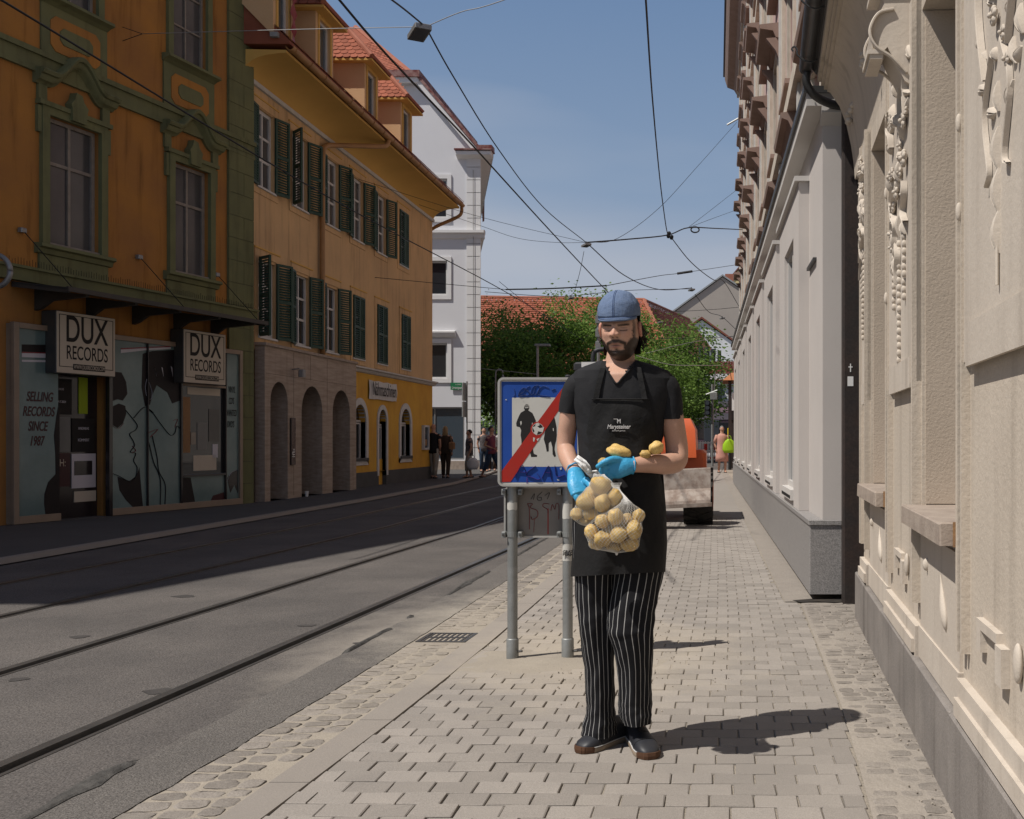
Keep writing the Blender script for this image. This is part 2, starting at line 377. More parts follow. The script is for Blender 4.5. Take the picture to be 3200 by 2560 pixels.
add_sand('asphalt', -2.15, 6.6, .55, 2.0, (.36,.32,.27), .75)
add_sand('margin', .55, 5.0, .6, 4.0, (.42,.37,.31), .5)
# --- paving bricks: running bond
BW, BD = .158, .119
bricks = []; y = 3.22; r = 0
protos = []
for k in range(8):
    m = MB(); w, d = BW-.0055-U(0, .002), BD-.003-U(0, .0015); c = .003
    m.cbox(-w/2, w/2, -d/2, d/2, -.03, 0, c)
    m.v = [(vx+U(-.0016, .0016), vy+U(-.0016, .0016), vz+(U(-.0008, .0006) if vz > -.01 else 0)) for vx, vy, vz in m.v]
    protos.append(m)
pmesh = []
far = MB(); nb = 0
while y < 17:
    a, b = ck(y)+.004, br(y)-.004
    x = a - (BW*.5 if r % 2 else 0) + .0
    while x < b-.02:
        x0, x1 = max(x, a), min(x+BW, b)
        if x1-x0 > .035:
            cx, cy = (x0+x1)/2, y+BD/2
            wx = cx; yy = cy-.036*(cx)*.6
            full = (x1-x0) > BW-.003
            k = RND.randrange(8); z = U(-.003, .0025); rt = U(-.012, .012); sx = (x1-x0)/BW
            tilt = (U(-.008, .008), U(-.012, .012))
            if nb < 296:
                if len(pmesh) < 8:
                    while len(pmesh) < 8:
                        o = protos[len(pmesh)].build('brick', 'brick', pv); pmesh.append(o)
                    base = pmesh[:]
                if nb < 8: o = base[nb]
                else: o = base[k].copy(); COL.objects.link(o)
                o.location = (wx, yy, z); o.rotation_euler = (tilt[0], tilt[1], rt); o.scale = (sx, 1, 1); nb += 1
            else:
                M = Matrix.Translation((wx, yy, z)) @ Euler((tilt[0], tilt[1], rt)).to_matrix().to_4x4() @ Matrix.Diagonal((sx, 1, 1, 1))
                far.add([M @ Vector(p) for p in protos[k].v], protos[k].f)
        x += BW
    y += BD; r += 1
stuff(far.build('paving_bricks', 'brick', pv))
# far paving beyond the modelled bricks
strip(lambda Y: ck(Y), lambda Y: br(Y), -.003, [17.0, 20, 26, 34, 44, 60]).build('far_paving', 'brick', pv)
# --- kerb slabs
y = 2.9; first = None
while y < 30:
    l = U(.75, .95); m = MB()
    a0, a1 = ck(y), ck(y+l)
    rings = [[(a0-.155, y+.003, z), (a0-.005, y+.003, z), (a1-.005, y+l-.003, z), (a1-.155, y+l-.003, z)] for z in (-.03, .001)]
    m.loft(rings).build('kerb_slab', 'kerb', pv); y += l
# --- gutter setts, three uneven columns in sand
sb = strip(lambda Y: ck(Y)-.52, lambda Y: ck(Y)-.155, -.0015, YP+[22, 30]); sb.build('sand_joint', 'sand', pv)
sp = []
for k in range(7):
    m = MB(); n = 10; rings = []
    for z, s in ((-.03, 1), (.0, 1), (.003, .93), (.0035, .7)):
        rings.append([(.5*s*math.copysign(abs(math.cos(2*PI*q/n+.3))**.55, math.cos(2*PI*q/n+.3))*(1+U(-.13, .13)), .5*s*math.copysign(abs(math.sin(2*PI*q/n+.3))**.55, math.sin(2*PI*q/n+.3))*(1+U(-.13, .13)), z) for q in range(n)])
    m.loft(rings); sp.append(m)
y = 3.0; ns = 0; farset = MB(); sbase = []
while y < 15:
    dy = U(.085, .115)
    for col, (o0, wd) in enumerate(((-.505, .13), (-.375, .125), (-.25, .09))):
        if col == 2 and RND.random() < .25: continue
        if 6.42 < y < 6.86: continue
        cx = ck(y)+o0+wd/2+U(-.006, .006); cy = y+dy/2+col*.02+U(-.008, .008); k = RND.randrange(7)
        sc = (wd*U(.86, .97), dy*U(.82, .93), 1); z = U(-.0035, -.001)
        if ns < 210:
            if len(sbase) < 7: o = sp[len(sbase)].build('sett', 'sett', pv, smooth=40); sbase.append(o)
            else: o = sbase[k].copy(); COL.objects.link(o)
            o.location = (cx, cy, z); o.scale = sc; o.rotation_euler = (0, 0, U(-.12, .12)); ns += 1
        else:
            M = Matrix.Translation((cx, cy, z)) @ Matrix.Diagonal((*sc, 1)); farset.add([M @ Vector(p) for p in sp[k].v], sp[k].f)
    y += dy
stuff(farset.build('setts', 'sett', pv, smooth=40))
# --- margin along the wall: worn flat stones
strip(lambda Y: br(Y)+.004, lambda Y: wallx(Y)+.02, -.003, [2, 3, 4, 5, 6, 7, 8.07]).build('wall_margin', 'margin', pv)
strip(lambda Y: br(Y)+.004, lambda Y: .80-.0123*(Y-8.2), .001, [8.1, 12, 20, 30.2, 44]).build('annex_margin', 'margin', pv)
y = 2.9; i = 0
while y < 8.0:
    dy = U(.06, .095)
    x = br(y)+.02
    while x < wallx(y)-.03:
        wd = U(.07, .13)
        if RND.random() < .8:
            o = sbase[RND.randrange(7)].copy(); COL.objects.link(o); o.name = 'worn_stone'
            o.location = (x+wd/2, y+dy/2+U(-.01, .01), U(-.0068, -.0035)); o.scale = (wd*.95, dy*.9, 1); o.rotation_euler = (0, 0, U(-.15, .15))
            o.data = o.data
        x += wd
    y += dy
# loose grit
gr = MB()
for k in range(170):
    Y = U(3.2, 8.0); x = wallx(Y)-abs(RND.gauss(0, .09))-.02; s = U(.002, .0055)*(1 if RND.random() < .95 else 1.6)
    gr.ball((x, Y, s*.5), (s, s*U(.7, 1), s*.7), 6, 4, .3, k)
for k in range(160):
    Y = RND.gauss(5.9, .5); x = RND.gauss(-.55, .45); s = U(.002, .005); gr.ball((x, Y, s*.5), s, 5, 3, .3, k)
o = gr.build('grit', 'rubble'); stuff(o); tag(o, 'loose grit and small stones scattered along the wall foot', 'grit')
# sand heap round the sign posts
sh = MB(); n = 40; rings = []
for i in range(9):
    t = i/8; ring = []
    for q in range(n):
        a = 2*PI*q/n; rr = t*(.62+.25*noise.noise(Vector((math.cos(a)*1.3, math.sin(a)*1.3, 4))))
        x, Y = -.98+rr*math.cos(a)*1.1, 5.93+rr*math.sin(a)*.75
        z = -.004+.019*(1-t)**1.5+.005*noise.noise(Vector((x*7, Y*7, 1)))*(1-t)
        ring.append((x, Y, z))
    rings.append(ring)
sh.loft(rings, True, False); o = sh.build('sand_heap', 'sand', smooth=True); stuff(o); tag(o, 'pale spilt sand lying round the sign posts', 'sand')
# drain grate
t = thing('drain_grate', 'cast iron drain grate in the gutter left of the sign', 'drain', (-1.745, 6.63, 0), -.04)
m = MB(); m.box(-.16, .16, -.15, -.128, -.03, .004).box(-.16, .16, .128, .15, -.03, .004).box(-.16, -.138, -.128, .128, -.03, .004).box(.138, .16, -.128, .128, -.03, .004); m.box(-.138, .138, -.011, .011, -.03, .004)
m.build('frame', 'steel', t)
for k in range(8):
    MB().box(-.128+k*.0345, -.128+k*.0345+.012, -.128, .128, -.03, .003).build('grate_bar', 'steel', t)
MB().box(-.138, .138, -.128, .128, -.045, -.034).build('pit', 'black_matte', t)
# broken edge at the annex corner: flat dark sheet painting the hole's shade
m = MB(); m.poly([(.60, 8.16, .0035), (.66, 8.05, .0035), (.80, 8.09, .0035), (.92, 8.04, .0035), (1.02, 8.09, .0035), (1.02, 8.24, .0035), (.78, 8.24, .0035)]); struct(m.build('broken_edge_shade', 'groove'))
# left pavement with its kerb
YL = [2, 6, 10, 14, 18, 22, 26, 30, 34, 38, 44]
lp = struct(strip(lambda Y: -22, lambda Y: kl(Y)-.12, .04, YL).build('left_pavement', 'pave_left'))
m = MB()
for a, b in zip(YL, YL[1:]):
    m.quad((kl(a), a, -.01), (kl(b), b, -.01), (kl(b)-.02, b, .045), (kl(a)-.02, a, .045)); m.quad((kl(a)-.02, a, .045), (kl(b)-.02, b, .045), (kl(b)-.13, b, .045), (kl(a)-.13, a, .045))
m.build('kerb', 'kerb', lp)
# ================================================================ facade tools (local frame: x along the wall, -y out of it, z up)
def arch_pts(xa, xb, zb, n=12):
    c, r = (xa+xb)/2, (xb-xa)/2
    return [(c-r*math.cos(PI*k/n), zb-r+r*math.sin(PI*k/n)) for k in range(n+1)]
def wall(m, x0, x1, z0, z1, y, ops, depth=.2):
    """a wall face with holes and reveals; an opening is (xa, xb, za, zb, arched)"""
    xs = sorted({x0, x1, *[o[0] for o in ops], *[o[1] for o in ops]}); zs = sorted({z0, z1, *[o[2] for o in ops], *[o[3] for o in ops]})
    for a, b in zip(xs, xs[1:]):
        for c, d in zip(zs, zs[1:]):
            mx, mz = (a+b)/2, (c+d)/2
            if any(o[0] < mx < o[1] and o[2] < mz < o[3] for o in ops): continue
            m.quad((a, y, c), (b, y, c), (b, y, d), (a, y, d))
    for o in ops:
        xa, xb, za, zb = o[:4]; dp = o[5] if len(o) > 5 else depth
        if len(o) > 4 and o[4]:
            pts = arch_pts(xa, xb, zb); h = len(pts)//2
            m.poly([(xa, y, zb)]+[(p[0], y, p[1]) for p in pts[:h+1]]+[((xa+xb)/2, y, zb)][0:0])
            m.poly([(xb, y, zb)]+[(p[0], y, p[1]) for p in reversed(pts[h:])])
            outline = [(xa, za)]+pts+[(xb, za)]
        else: outline = [(xa, za), (xa, zb), (xb, zb), (xb, za)]
        for p, q in zip(outline, outline[1:]+outline[:1]):
            m.quad((p[0], y, p[1]), (q[0], y, q[1]), (q[0], y+dp, q[1]), (p[0], y+dp, p[1]))
    return m
def frame_mb(x0, x1, z0, z1, y0, y1, t, m=None):
    m = m or MB()
    return m.box(x0, x1, y0, y1, z0, z0+t).box(x0, x1, y0, y1, z1-t, z1).box(x0, x0+t, y0, y1, z0+t, z1-t).box(x1-t, x1, y0, y1, z0+t, z1-t)
def window(parent, x0, x1, z0, z1, y, fm='white_frame', gm='glass', t=.05, cols=2, bars=(.7,), mull=.035, name='window'):
    m = frame_mb(x0, x1, z0, z1, y-.03, y+.04, t)
    iw = (x1-x0-2*t)
    for c in range(1, cols):
        cx = x0+t+iw*c/cols; m.box(cx-mull/2, cx+mull/2, y-.025, y+.035, z0+t, z1-t)
    zc = [z0+t+(z1-z0-2*t)*b for b in bars]
    for z in zc:
        for c in range(cols):
            a = x0+t+iw*c/cols+(mull/2 if c else 0); b = x0+t+iw*(c+1)/cols-(mull/2 if c < cols-1 else 0)
            m.box(a, b, y-.022, y+.03, z-mull/2, z+mull/2)
    w = m.build(name, fm, parent)
    zz = [z0+t]+zc+[z1-t]
    for c in range(cols):
        for a, b in zip(zz, zz[1:]):
            xa = x0+t+iw*c/cols; xb = x0+t+iw*(c+1)/cols; tl = U(-.004, .004)
            MB().quad((xa, y+.005+tl, a), (xb, y+.005-tl, a), (xb, y+.005-tl*.5, b), (xa, y+.005+tl*.5, b)).build('pane', gm, w)
    return w
# ================================================================ BEIGE HOUSE (right)
bh = thing('stucco_house', 'beige stucco house with floral reliefs and grey stone plinth at the right', 'house', (1.07, 7.92, 0), math.atan2(-1, -.0487))
NI = [(1.22, 2.29), (3.42, 4.39), (5.6, 6.6)]
ZS, ZT = 1.0, 3.17
m = MB(); wall(m, .72, 8.6, .30, 3.72, 0, [(a, b, ZS-.08, ZT, 0, .42) for a, b in NI])
m.quad((.72, 0, .0), (.72, 0, 3.72), (.72, .55, 3.72), (.72, .55, 0)); m.build('wall', 'beige', bh)
MB().box(0.74, 8.6, .45, 5.5, 0, 4.15).build('house_light_block', 'beige', bh)  # unseen box behind the facade, added to block light
for i, (a, b) in enumerate(NI):
    window(bh, a, b, ZS, ZT, .36, 'pale_frame', 'glass', .07, 2, (.7,))
    # rough rendered jamb facing the street's near end
    MB().box(a-.001, a+.006, .015, .33, ZS, ZT-.005).build('jamb', 'rough_tan', bh)
    MB().box(b-.006, b+.001, .015, .33, ZS, ZT-.005).build('jamb', 'rough_tan', bh)
    s = MB().cbox(a-.02, b+.02, -.09, .34, ZS-.085, ZS-.004, .006); s.v = [(x+U(-.002, .002), y+U(-.002, .002), z+U(-.002, .002)) for x, y, z in s.v]; s.build('sill', 'sillstone', bh)
    MB().box(b+.021, b+.025, -.045, -.002, ZS-.088, ZS-.002).build('sill_rust_edge', 'rust', bh)
    # apron panel with a drop shaped relief
    MB().cbox(0, 1, 0, 1, 0, 1, .01)
    ap = MB().box(a+.03, b-.03, -.012, .01, .36, .88); ap.build('apron_panel', 'beige_smooth', bh)
    MB().box(a+.02, b-.02, -.02, .01, .335, .47).build('apron_base', 'beige_smooth', bh)
    c = (a+b)/2+.16; dr = MB(); rings = []
    for k in range(11):
        t = k/10; wd = .001+.036*math.sin(PI*t**1.6)**.8; dp = .001+.020*math.sin(PI*t**1.5)**.7
        z = .76-.20*t; xo = c-.10*(1-t)**2+.03*t
        rings.append([(xo+wd*math.cos(2*PI*q/12), -.012-dp*max(0, math.sin(2*PI*q/12))+.0, z) for q in range(12)])
    dr.loft(rings).build('relief_drop', 'beige_smooth', bh, smooth=True)
    MB().ball((a+.23, -.014, .76), (.014, .02, .028), 8, 6).build('relief_knob', 'beige_smooth', bh, smooth=True)
# plinth blocks
for x0, x1 in ((.50, .56), (.56, .98), (.98, 2.15), (2.15, 4.32), (4.32, 5.6), (5.6, 8.6)):
    m = MB().cbox(x0+.002, x1-.002, -.045, .12, -.02, .325+U(-.003, .003), .008); m.build('plinth_block', 'plinth', bh)
# piers
PI_ = [(.72, 1.22), (2.29, 3.42), (4.39, 5.6)]
for i, (a, b) in enumerate(PI_):
    # raised upper panel and edge fillets
    MB().box(a+(.02 if i else .10), b-.02, -.022, .01, 1.54, 3.3).build('upper_panel', 'beige_smooth', bh)
    MB().box(a+.18, b-.16, -.034, -.02, 1.52, 1.66).build('panel_ledge', 'beige_smooth', bh)
    for k, (x, w, d) in enumerate(((a+.02, .035, .036), (a+.075, .02, .03), (b-.10, .025, .034), (b-.055, .035, .042))):
        MB().box(x, x+w, -d, .01, .56, 3.32).build('fillet', 'beige', bh)
    MB().box(a+.005, b-.005, -.03, .01, .325, .46).build('pier_base', 'beige_smooth', bh)
    MB().box(a+.03, b-.03, -.045, -.028, .34, .40).build('pier_base_step', 'beige_smooth', bh)
    # lower relief: stepped key pattern
    if i:
        k = MB(); k.box(a+.30, a+.36, -.022, .0, .62, .72); k.box(a+.36, a+.58, -.022, .0, .69, .72); k.box(a+.58, a+.66, -.026, .0, .58, .69)
        k.build('key_relief', 'beige_smooth', bh)
        MB().ball((b-.42, -.01, .68), (.028, .013, .055), 14, 10).build('relief_drop', 'beige_smooth', bh, smooth=True)
# floral stucco
def ornament(x0, x1, z0, z1, dense, seed, name='stucco_relief'):
    rr = random.Random(seed); m = MB(); W = x1-x0; cx = (x0+x1)/2
    def leaf(x, z, ang, L, wd, h):
        rings = []
        for k in range(6):
            t = k/5; w = wd*math.sin(PI*(.08+.88*t))**.8; c = Vector((x+math.sin(ang)*L*t+.12*L*math.sin(PI*t*1.0)*math.cos(ang), 0, z+math.cos(ang)*L*t))
            hh = h*(math.sin(PI*(.1+.8*t)))
            rings.append([(c.x+math.cos(ang)*w*u, -.022-hh*v, c.z-math.sin(ang)*w*u) for u, v in ((-1, .0), (-.8, .6), (-.25, .75), (0, .35), (.25, .75), (.8, .6), (1, 0))])
        m.loft(rings, closed=False)
    def flower(x, z, r):
        for k in range(6):
            a = 2*PI*k/6+rr.uniform(0, .5); m.ball((x+r*.62*math.cos(a), -.03-r*.25, z+r*.62*math.sin(a)), (r*.42, r*.30, r*.42), 7, 5, .15, k)
        m.ball((x, -.035-r*.45, z), (r*.3, r*.3, r*.3), 7, 5)
    def ribbon(pts, w, h):
        p = smooth_pts([(x, -.024, z) for x, z in pts], 7); rings = []
        for i2, q in enumerate(p):
            t = (p[min(i2+1, len(p)-1)]-p[max(i2-1, 0)]).normalized(); nn = Vector((t.z, 0, -t.x)); k = w*(.35+.65*math.sin(PI*i2/(len(p)-1)))
            rings.append([q-nn*k, q-nn*k*.8+Vector((0, -h, 0)), q+Vector((0, -h*.55, 0)), q+nn*k*.8+Vector((0, -h, 0)), q+nn*k])
        m.loft(rings, False, False, closed=False)
    if dense:
        z = z1
        while z > z0+.25:
            t = (z1-z)/(z1-z0); sp = W*.5*(1-.35*t)
            for s in range(4):
                x = cx+rr.uniform(-sp, sp)
                k = rr.random()
                if k < .55: leaf(x, z+rr.uniform(-.05, .05), rr.uniform(1.8, 4.4), rr.uniform(.06, .13), rr.uniform(.018, .034), rr.uniform(.025, .055))
                elif k < .8: flower(x, z+rr.uniform(-.04, .04), rr.uniform(.025, .042))
                else: ribbon([(x, z), (x+rr.uniform(-.09, .09), z-.06), (x+rr.uniform(-.05, .05), z-.13), (x+rr.uniform(-.08, .08), z-.2)], .014, .03)
            z -= .062
        for s in (-.28, 0, .26):
            x = cx+W*s; z = z0+.25
            while z > z0-.35*(1 if s == 0 else .2): m.ball((x+rr.uniform(-.006, .006), -.03, z), (.011, .014, .019), 6, 5); z -= .036
    else:
        for s in (-1, 1):
            ribbon([(cx+s*.05, z1), (cx+s*.22*W, z1-.18), (cx+s*.30*W, z1-.40), (cx+s*.12*W, z1-.52), (cx+s*.05*W, z1-.38)], .012, .022)
            ribbon([(cx+s*.02, z1-.55), (cx+s*.26*W, z1-.62), (cx+s*.30*W, z1-.85), (cx+s*.18*W, z1-1.1)], .011, .02)
            ribbon([(cx+s*.08*W, z1-1.05), (cx+s*.2*W, z1-1.2), (cx+s*.12*W, z1-1.38), (cx+s*.17*W, z1-1.42)], .008, .015)
            for k in range(22): leaf(cx+s*rr.uniform(.0, .33)*W, z1-.05-.055*k, PI+s*rr.uniform(-.4, 1.3), rr.uniform(.04, .09), rr.uniform(.010, .02), .028)
        for k in range(13): flower(cx+rr.uniform(-.22, .22)*W, z1-.06-.09*k, rr.uniform(.016, .03))
        for k in range(3): leaf(cx, z0+.45-.12*k, PI, .12, .022, .035)
        m.tube([(cx, -.03, z0+.2), (cx, -.03, z0)], .006, 5)
    return stuff(m.build(name, 'beige_smooth', bh, smooth=50))
ornament(2.50, 3.22, 2.0, 3.12, True, 5)
ornament(.84, 1.08, 2.3, 3.2, True, 9)
ornament(4.62, 5.42, 1.72, 3.45, False, 4)
for x, zz in ((4.47, 2.9), (4.47, 2.35), (4.47, 2.05), (2.36, 2.62), (2.36, 2.05)):
    MB().ball((x, -.035, zz), (.010, .012, .032), 8, 8).build('edge_bud', 'beige_smooth', bh, smooth=True)
# scroll console on the pier
def console(xc):
    prof = [(0, 3.62), (-.24, 3.60), (-.27, 3.55), (-.25, 3.51), (-.20, 3.49), (-.19, 3.40), (-.245, 3.30), (-.28, 3.20), (-.265, 3.12), (-.21, 3.08), (-.17, 3.12), (-.12, 3.02), (-.06, 2.90), (0, 2.86)]
    m = MB(); m.prism(prof, 'x', xc-.11, xc+.11); m.box(xc-.15, xc+.15, -.30, 0, 3.60, 3.66).box(xc-.135, xc+.135, -.27, 0, 3.50, 3.53)
    def sq(mb):
        mb.v = [(x, y*.72, 2.92+(z-2.86)*.72) for x, y, z in mb.v]; return mb
    sq(m).build('console', 'beige_smooth', bh)
    m = MB()
    for s in (-1, 1):
        m.tube(smooth_pts([(xc+s*.112, -.05, 2.95), (xc+s*.12, -.15, 3.05), (xc+s*.125, -.25, 3.12), (xc+s*.125, -.285, 3.22), (xc+s*.12, -.23, 3.33), (xc+s*.115, -.13, 3.36)], 6), [.011]*31, 7)
    m.box(xc-.125, xc+.125, -.30, -.20, 3.07, 3.10).box(xc-.118, xc+.118, -.285, -.2, 3.04, 3.07); sq(m).build('console_scroll', 'beige_smooth', bh, smooth=50)
console(3.06); console(5.2)
# coved cornice, fascia, gutter
cp = [(0, 3.30), (-.01, 3.42), (-.03, 3.56), (-.065, 3.72), (-.12, 3.87), (-.19, 3.975), (-.215, 3.985), (-.215, 4.00), (-.24, 4.0), (-.24, 4.03), (-.262, 4.03), (-.262, 4.06), (-.29, 4.06), (-.29, 4.12), (.3, 4.12), (.3, 3.30)]
MB().prism(cp, 'x', -.02, 8.6).build('cove', 'beige', bh, smooth=35)
ribs = MB()
for k in range(7):
    x = .35+k*1.18; pts = [(x-.30+.6*t, -.03-.16*math.sin(PI*t)**.6, 3.50+.44*math.sin(PI*t)**.8) for t in [q/14 for q in range(15)]]
    for s in range(5): MB().ball((x-.16+.08*s, -.065-.01*math.sin(s), 3.68+.04*math.sin(s*2.2)), (.03, .03, .022), 7, 5, .2, s).build('cove_rosette', 'beige_smooth', bh, smooth=True)
g = MB(); n = 9; rings = []
for x in (-.10, 8.6):
    o1 = [(x, -.37+.060*math.cos(PI+PI*k/n), 4.20+.060*math.sin(PI+PI*k/n)) for k in range(n+1)]
    i1 = [(x, -.37+.054*math.cos(2*PI-PI*k/n), 4.20+.054*math.sin(2*PI-PI*k/n)) for k in range(n+1)]
    rings.append(o1+i1)
g.loft(rings).build('gutter', 'dark_zinc', bh, smooth=40)
for k in range(9):
    x = .25+.95*k
    MB().tube(smooth_pts([(x, -.285, 4.14), (x, -.37, 4.118), (x, -.45, 4.17), (x, -.455, 4.21), (x, -.475, 4.235), (x, -.495, 4.22), (x, -.485, 4.20)], 4), .007, 5).build('gutter_hook', 'dark_zinc', bh)
MB().tube(smooth_pts([(-.03, -.37, 4.15), (-.05, -.37, 4.06), (-.08, -.30, 3.97), (-.16, -.16, 3.93), (-.22, .04, 3.92)], 5), .034, 8).build('gutter_spout', 'dark_zinc', bh, smooth=True)
MB().prism([(-.36, 4.215), (2.5, 5.9), (5.6, 4.3), (5.6, 4.16), (-.3, 4.13)], 'x', -.05, 8.6).build('roof', 'dark_zinc', bh)  # out-of-view roof, added for the shadow it casts
# ================================================================ ANNEX
ax = thing('grey_annex', 'grey rendered single storey annex with tall windows and granite base', 'building', (.85, 8.22, 0), -PI/2+.0123)
def sY(Y): return -(Y-8.22)
m = MB(); m.quad((-21.9, 0, .6), (0, 0, .6), (0, 0, 4.0), (-21.9, 0, 4.0)); m.quad((0, 0, .6), (0, 2.6, .6), (0, 2.6, 4.0), (0, 0, 4.0)); m.quad((-21.9, 0, .6), (-21.9, 2.6, .6), (-21.9, 2.6, 4.0), (-21.9, 0, 4.0)); m.build('wall', 'annex', ax)
MB().box(-21.6, -.05, .3, 2.55, .1, 3.95).build('annex_core', 'annex', ax)
for k in range(7):
    c0 = sY(9.28+2.98*k); c1 = c0-2.35; wx1 = c0-.55; wx0 = wx1-1.08
    m = MB(); wall(m, c1, c0, .64, 3.62, -.095, [(wx0, wx1, .76, 3.22)], .10)
    m.quad((c0, -.095, .64), (c0, 0, .64), (c0, 0, 3.62), (c0, -.095, 3.62)); m.quad((c1, -.095, .64), (c1, 0, .64), (c1, 0, 3.62), (c1, -.095, 3.62))
    m.build('bay', 'annex', ax)
    m = MB().box(c1-.02, c0+.035, -.135, .0, 3.62, 3.665); m.build('bay_cap', 'annex_trim', ax)
    window(ax, wx0, wx1, .80, 3.22, -.03, 'annex_trim', 'glass_blue', .06, 2, (), .08)
    MB().box(wx0-.02, wx1+.02, -.125, -.03, .70, .80).build('sill_box', 'annex_trim', ax)
    MB().box(wx0+.02, wx1-.02, -.128, -.124, .715, .745).build('vent_slot', 'black_matte', ax)
    MB().box(c0+.06, c0+.62, -.03, .0, 2.80, 2.825).build('shadow_slit', 'dark_zinc', ax)  # thin dark bar painting the shadow slit of a ledge
for k in range(11):
    x1 = -2.0*k; x0 = max(-21.9, x1-2.0)
    MB().cbox(x0+.003, x1-.003+.004*(k == 0), -.105, .0, .045, .60, .004).build('granite_slab', 'granite', ax)
    MB().cbox(x0+.002, x1-.002+(.012 if k == 0 else 0), -.115, .0, .60, .638, .004).build('granite_coping', 'granite', ax)
MB().cbox(.0, .025, -.105, .5, .045, .60, .004).build('granite_slab', 'granite', ax)
MB().cbox(.012, .037, -.115, .5, .60, .638, .004).build('granite_coping', 'granite', ax)
MB().box(-22.1, .10, -.14, 2.7, 3.93, 4.03).build('roof_slab', 'annex_trim', ax)
MB().box(-22.12, .115, -.165, 2.7, 4.03, 4.085).build('roof_edge', 'dark_zinc', ax)
MB().prism([(.10, 3.88), (.10, 3.93), (0, 3.93), (0, 3.80)], 'y', -.02, 2.6).build('end_soffit', 'annex_trim', ax)
# brown downpipe casing
dp = thing('pipe_casing', 'tall dark brown metal pipe casing between grey annex and beige house', 'pipe', (1.105, 8.02, 0), 0)
MB().cbox(-.118, .09, -.03, .10, .0, 3.98, .012).build('casing', 'brownpipe', dp)
MB().box(-.085, -.04, -.0335, -.0305, 1.70, 1.775).build('torn_sticker', 'white_paint', dp)
m = MB().box(-.066, -.058, -.0335, -.0305, 1.81, 1.875).box(-.078, -.046, -.0336, -.0304, 1.845, 1.853); m.build('cross_mark', 'white_paint', dp)
# ================================================================ PINK HOUSE
pk = thing('pink_house', 'tall pink house with cream window bands and shade-brown hoods above the annex', 'house', (1.3, 10, 0), -PI/2)
cols = [-(3.0+4.4*i) for i in range(10)]; rows = [(4.3, 6.1), (7.3, 9.3), (10.9, 12.9), (14.5, 16.3), (17.8, 19.2)]
ops = [(c-.6, c+.6, a, b) for c in cols for a, b in rows]
m = MB(); wall(m, -46, 1.5, 0, 20.8, 0, ops, .22); m.quad((-46, 0, 0), (-46, 8, 0), (-46, 8, 20.8), (-46, 0, 20.8)); m.quad((1.5, 0, 0), (1.5, 8, 0), (1.5, 8, 20.8), (1.5, 0, 20.8)); m.build('wall', 'pink', pk)
MB().box(-45.8, 1.3, .4, 8, 0, 20.7).build('house_core', 'pink', pk)
proto = {}
def pkwin(c, a, b, big):
    key = (round(b-a, 2), big)
    if key not in proto:
        w0 = window(pk, -.6, .6, 0, b-a, .14, 'pale_frame', 'glass', .07, 2, (.7,))
        s = frame_mb(-.78, .78, -.16, b-a+.14, -.06, .0, .16).build('window_surround', 'cream', pk)
        h = MB().prism([(0, b-a+.14), (-.10, b-a+.17), (-.16, b-a+.30), (-.42 if big else -.26, b-a+.34), (-.44 if big else -.28, b-a+.42), (0, b-a+.47)], 'x', -1.0, 1.0).build('window_hood', 'shaded_hood', pk)
        hb = [MB().prism([(0, b-a+.12), (0, b-a-.35), (-.10, b-a-.1), (-.30, b-a+.15), (-.1, b-a+.165)], 'x', x, x+.16).build('hood_bracket', 'shaded_hood', pk) for x in ((-.98, .82) if big else ())]
        sl = MB().box(-.82, .82, -.20, 0, -.24, -.16).build('sill', 'shaded_hood', pk)
        proto[key] = [w0, s, h, sl]+hb
        for o in proto[key]: o.location = (c, 0, a)
    else:
        for o in proto[key]: dup(o, pk, (c, 0, a))
for c in cols:
    for j, (a, b) in enumerate(rows): pkwin(c, a, b, j in (1, 2))
for i in range(11):
    x = -(.8+4.4*i)
    MB().box(x-.32, x+.32, -.07, 0, 3, 20.0).build('pilaster', 'cream', pk)
    MB().box(x-.12, x+.12, -.11, -.07, 3, 20.0).build('pilaster_face', 'pale_frame', pk)
for z, h, d in ((6.55, .25, .18), (13.75, .22, .16), (20.0, .3, .2)):
    MB().box(-46.05, 1.5, -d, 0, z, z+h).build('string_course', 'cream', pk)
MB().prism([(0, 20.3), (-.2, 20.35), (-.35, 20.6), (-.72, 20.75), (-.80, 21.0), (-.86, 21.2), (-.86, 21.4), (0, 21.6)], 'x', -46.6, 1.5).build('eaves', 'shaded_hood', pk)
MB().prism([(-.95, 21.4), (-.95, 21.55), (3.5, 25), (8, 21.5), (8, 21.35)], 'x', -46.8, 1.5).build('roof', 'dark_zinc', pk)
MB().tube([(-45, -.05, 18.6), (-45, -.75, 18.2)], .05, 6).build('flag_bracket', 'galv', pk)
# ================================================================ ROOF TILES
def tiles(m, o, u, v, nrm, inside, nu, nv, tw, th, lift=.02):
    """beaver-tail tiles on a plane: o origin, u across, v up the slope"""
    for j in range(nv):
        for i in range(nu):
            a = (i+(.5 if j % 2 else 0))*tw; b = j*th
            if not inside(a+tw/2, b+th/2): continue
            jz = lift+U(-.003, .004); w = tw*.96
            pts = [(0, th*1.25, .004), (0, th*.28, jz*.8), (w*.2, th*.06, jz), (w*.5, 0, jz), (w*.8, th*.06, jz), (w, th*.28, jz*.8), (w, th*1.25, .004)]
            vs = [o+u*(a+p[0])+v*(b+p[1])+nrm*p[2] for p in pts]; lo = [q-nrm*.012 for q in vs[1:6]]
            m.add(vs+lo, [(0, 1, 2, 3, 4, 5, 6), (1, 7, 8, 2), (2, 8, 9, 3), (3, 9, 10, 4), (4, 10, 11, 5)])
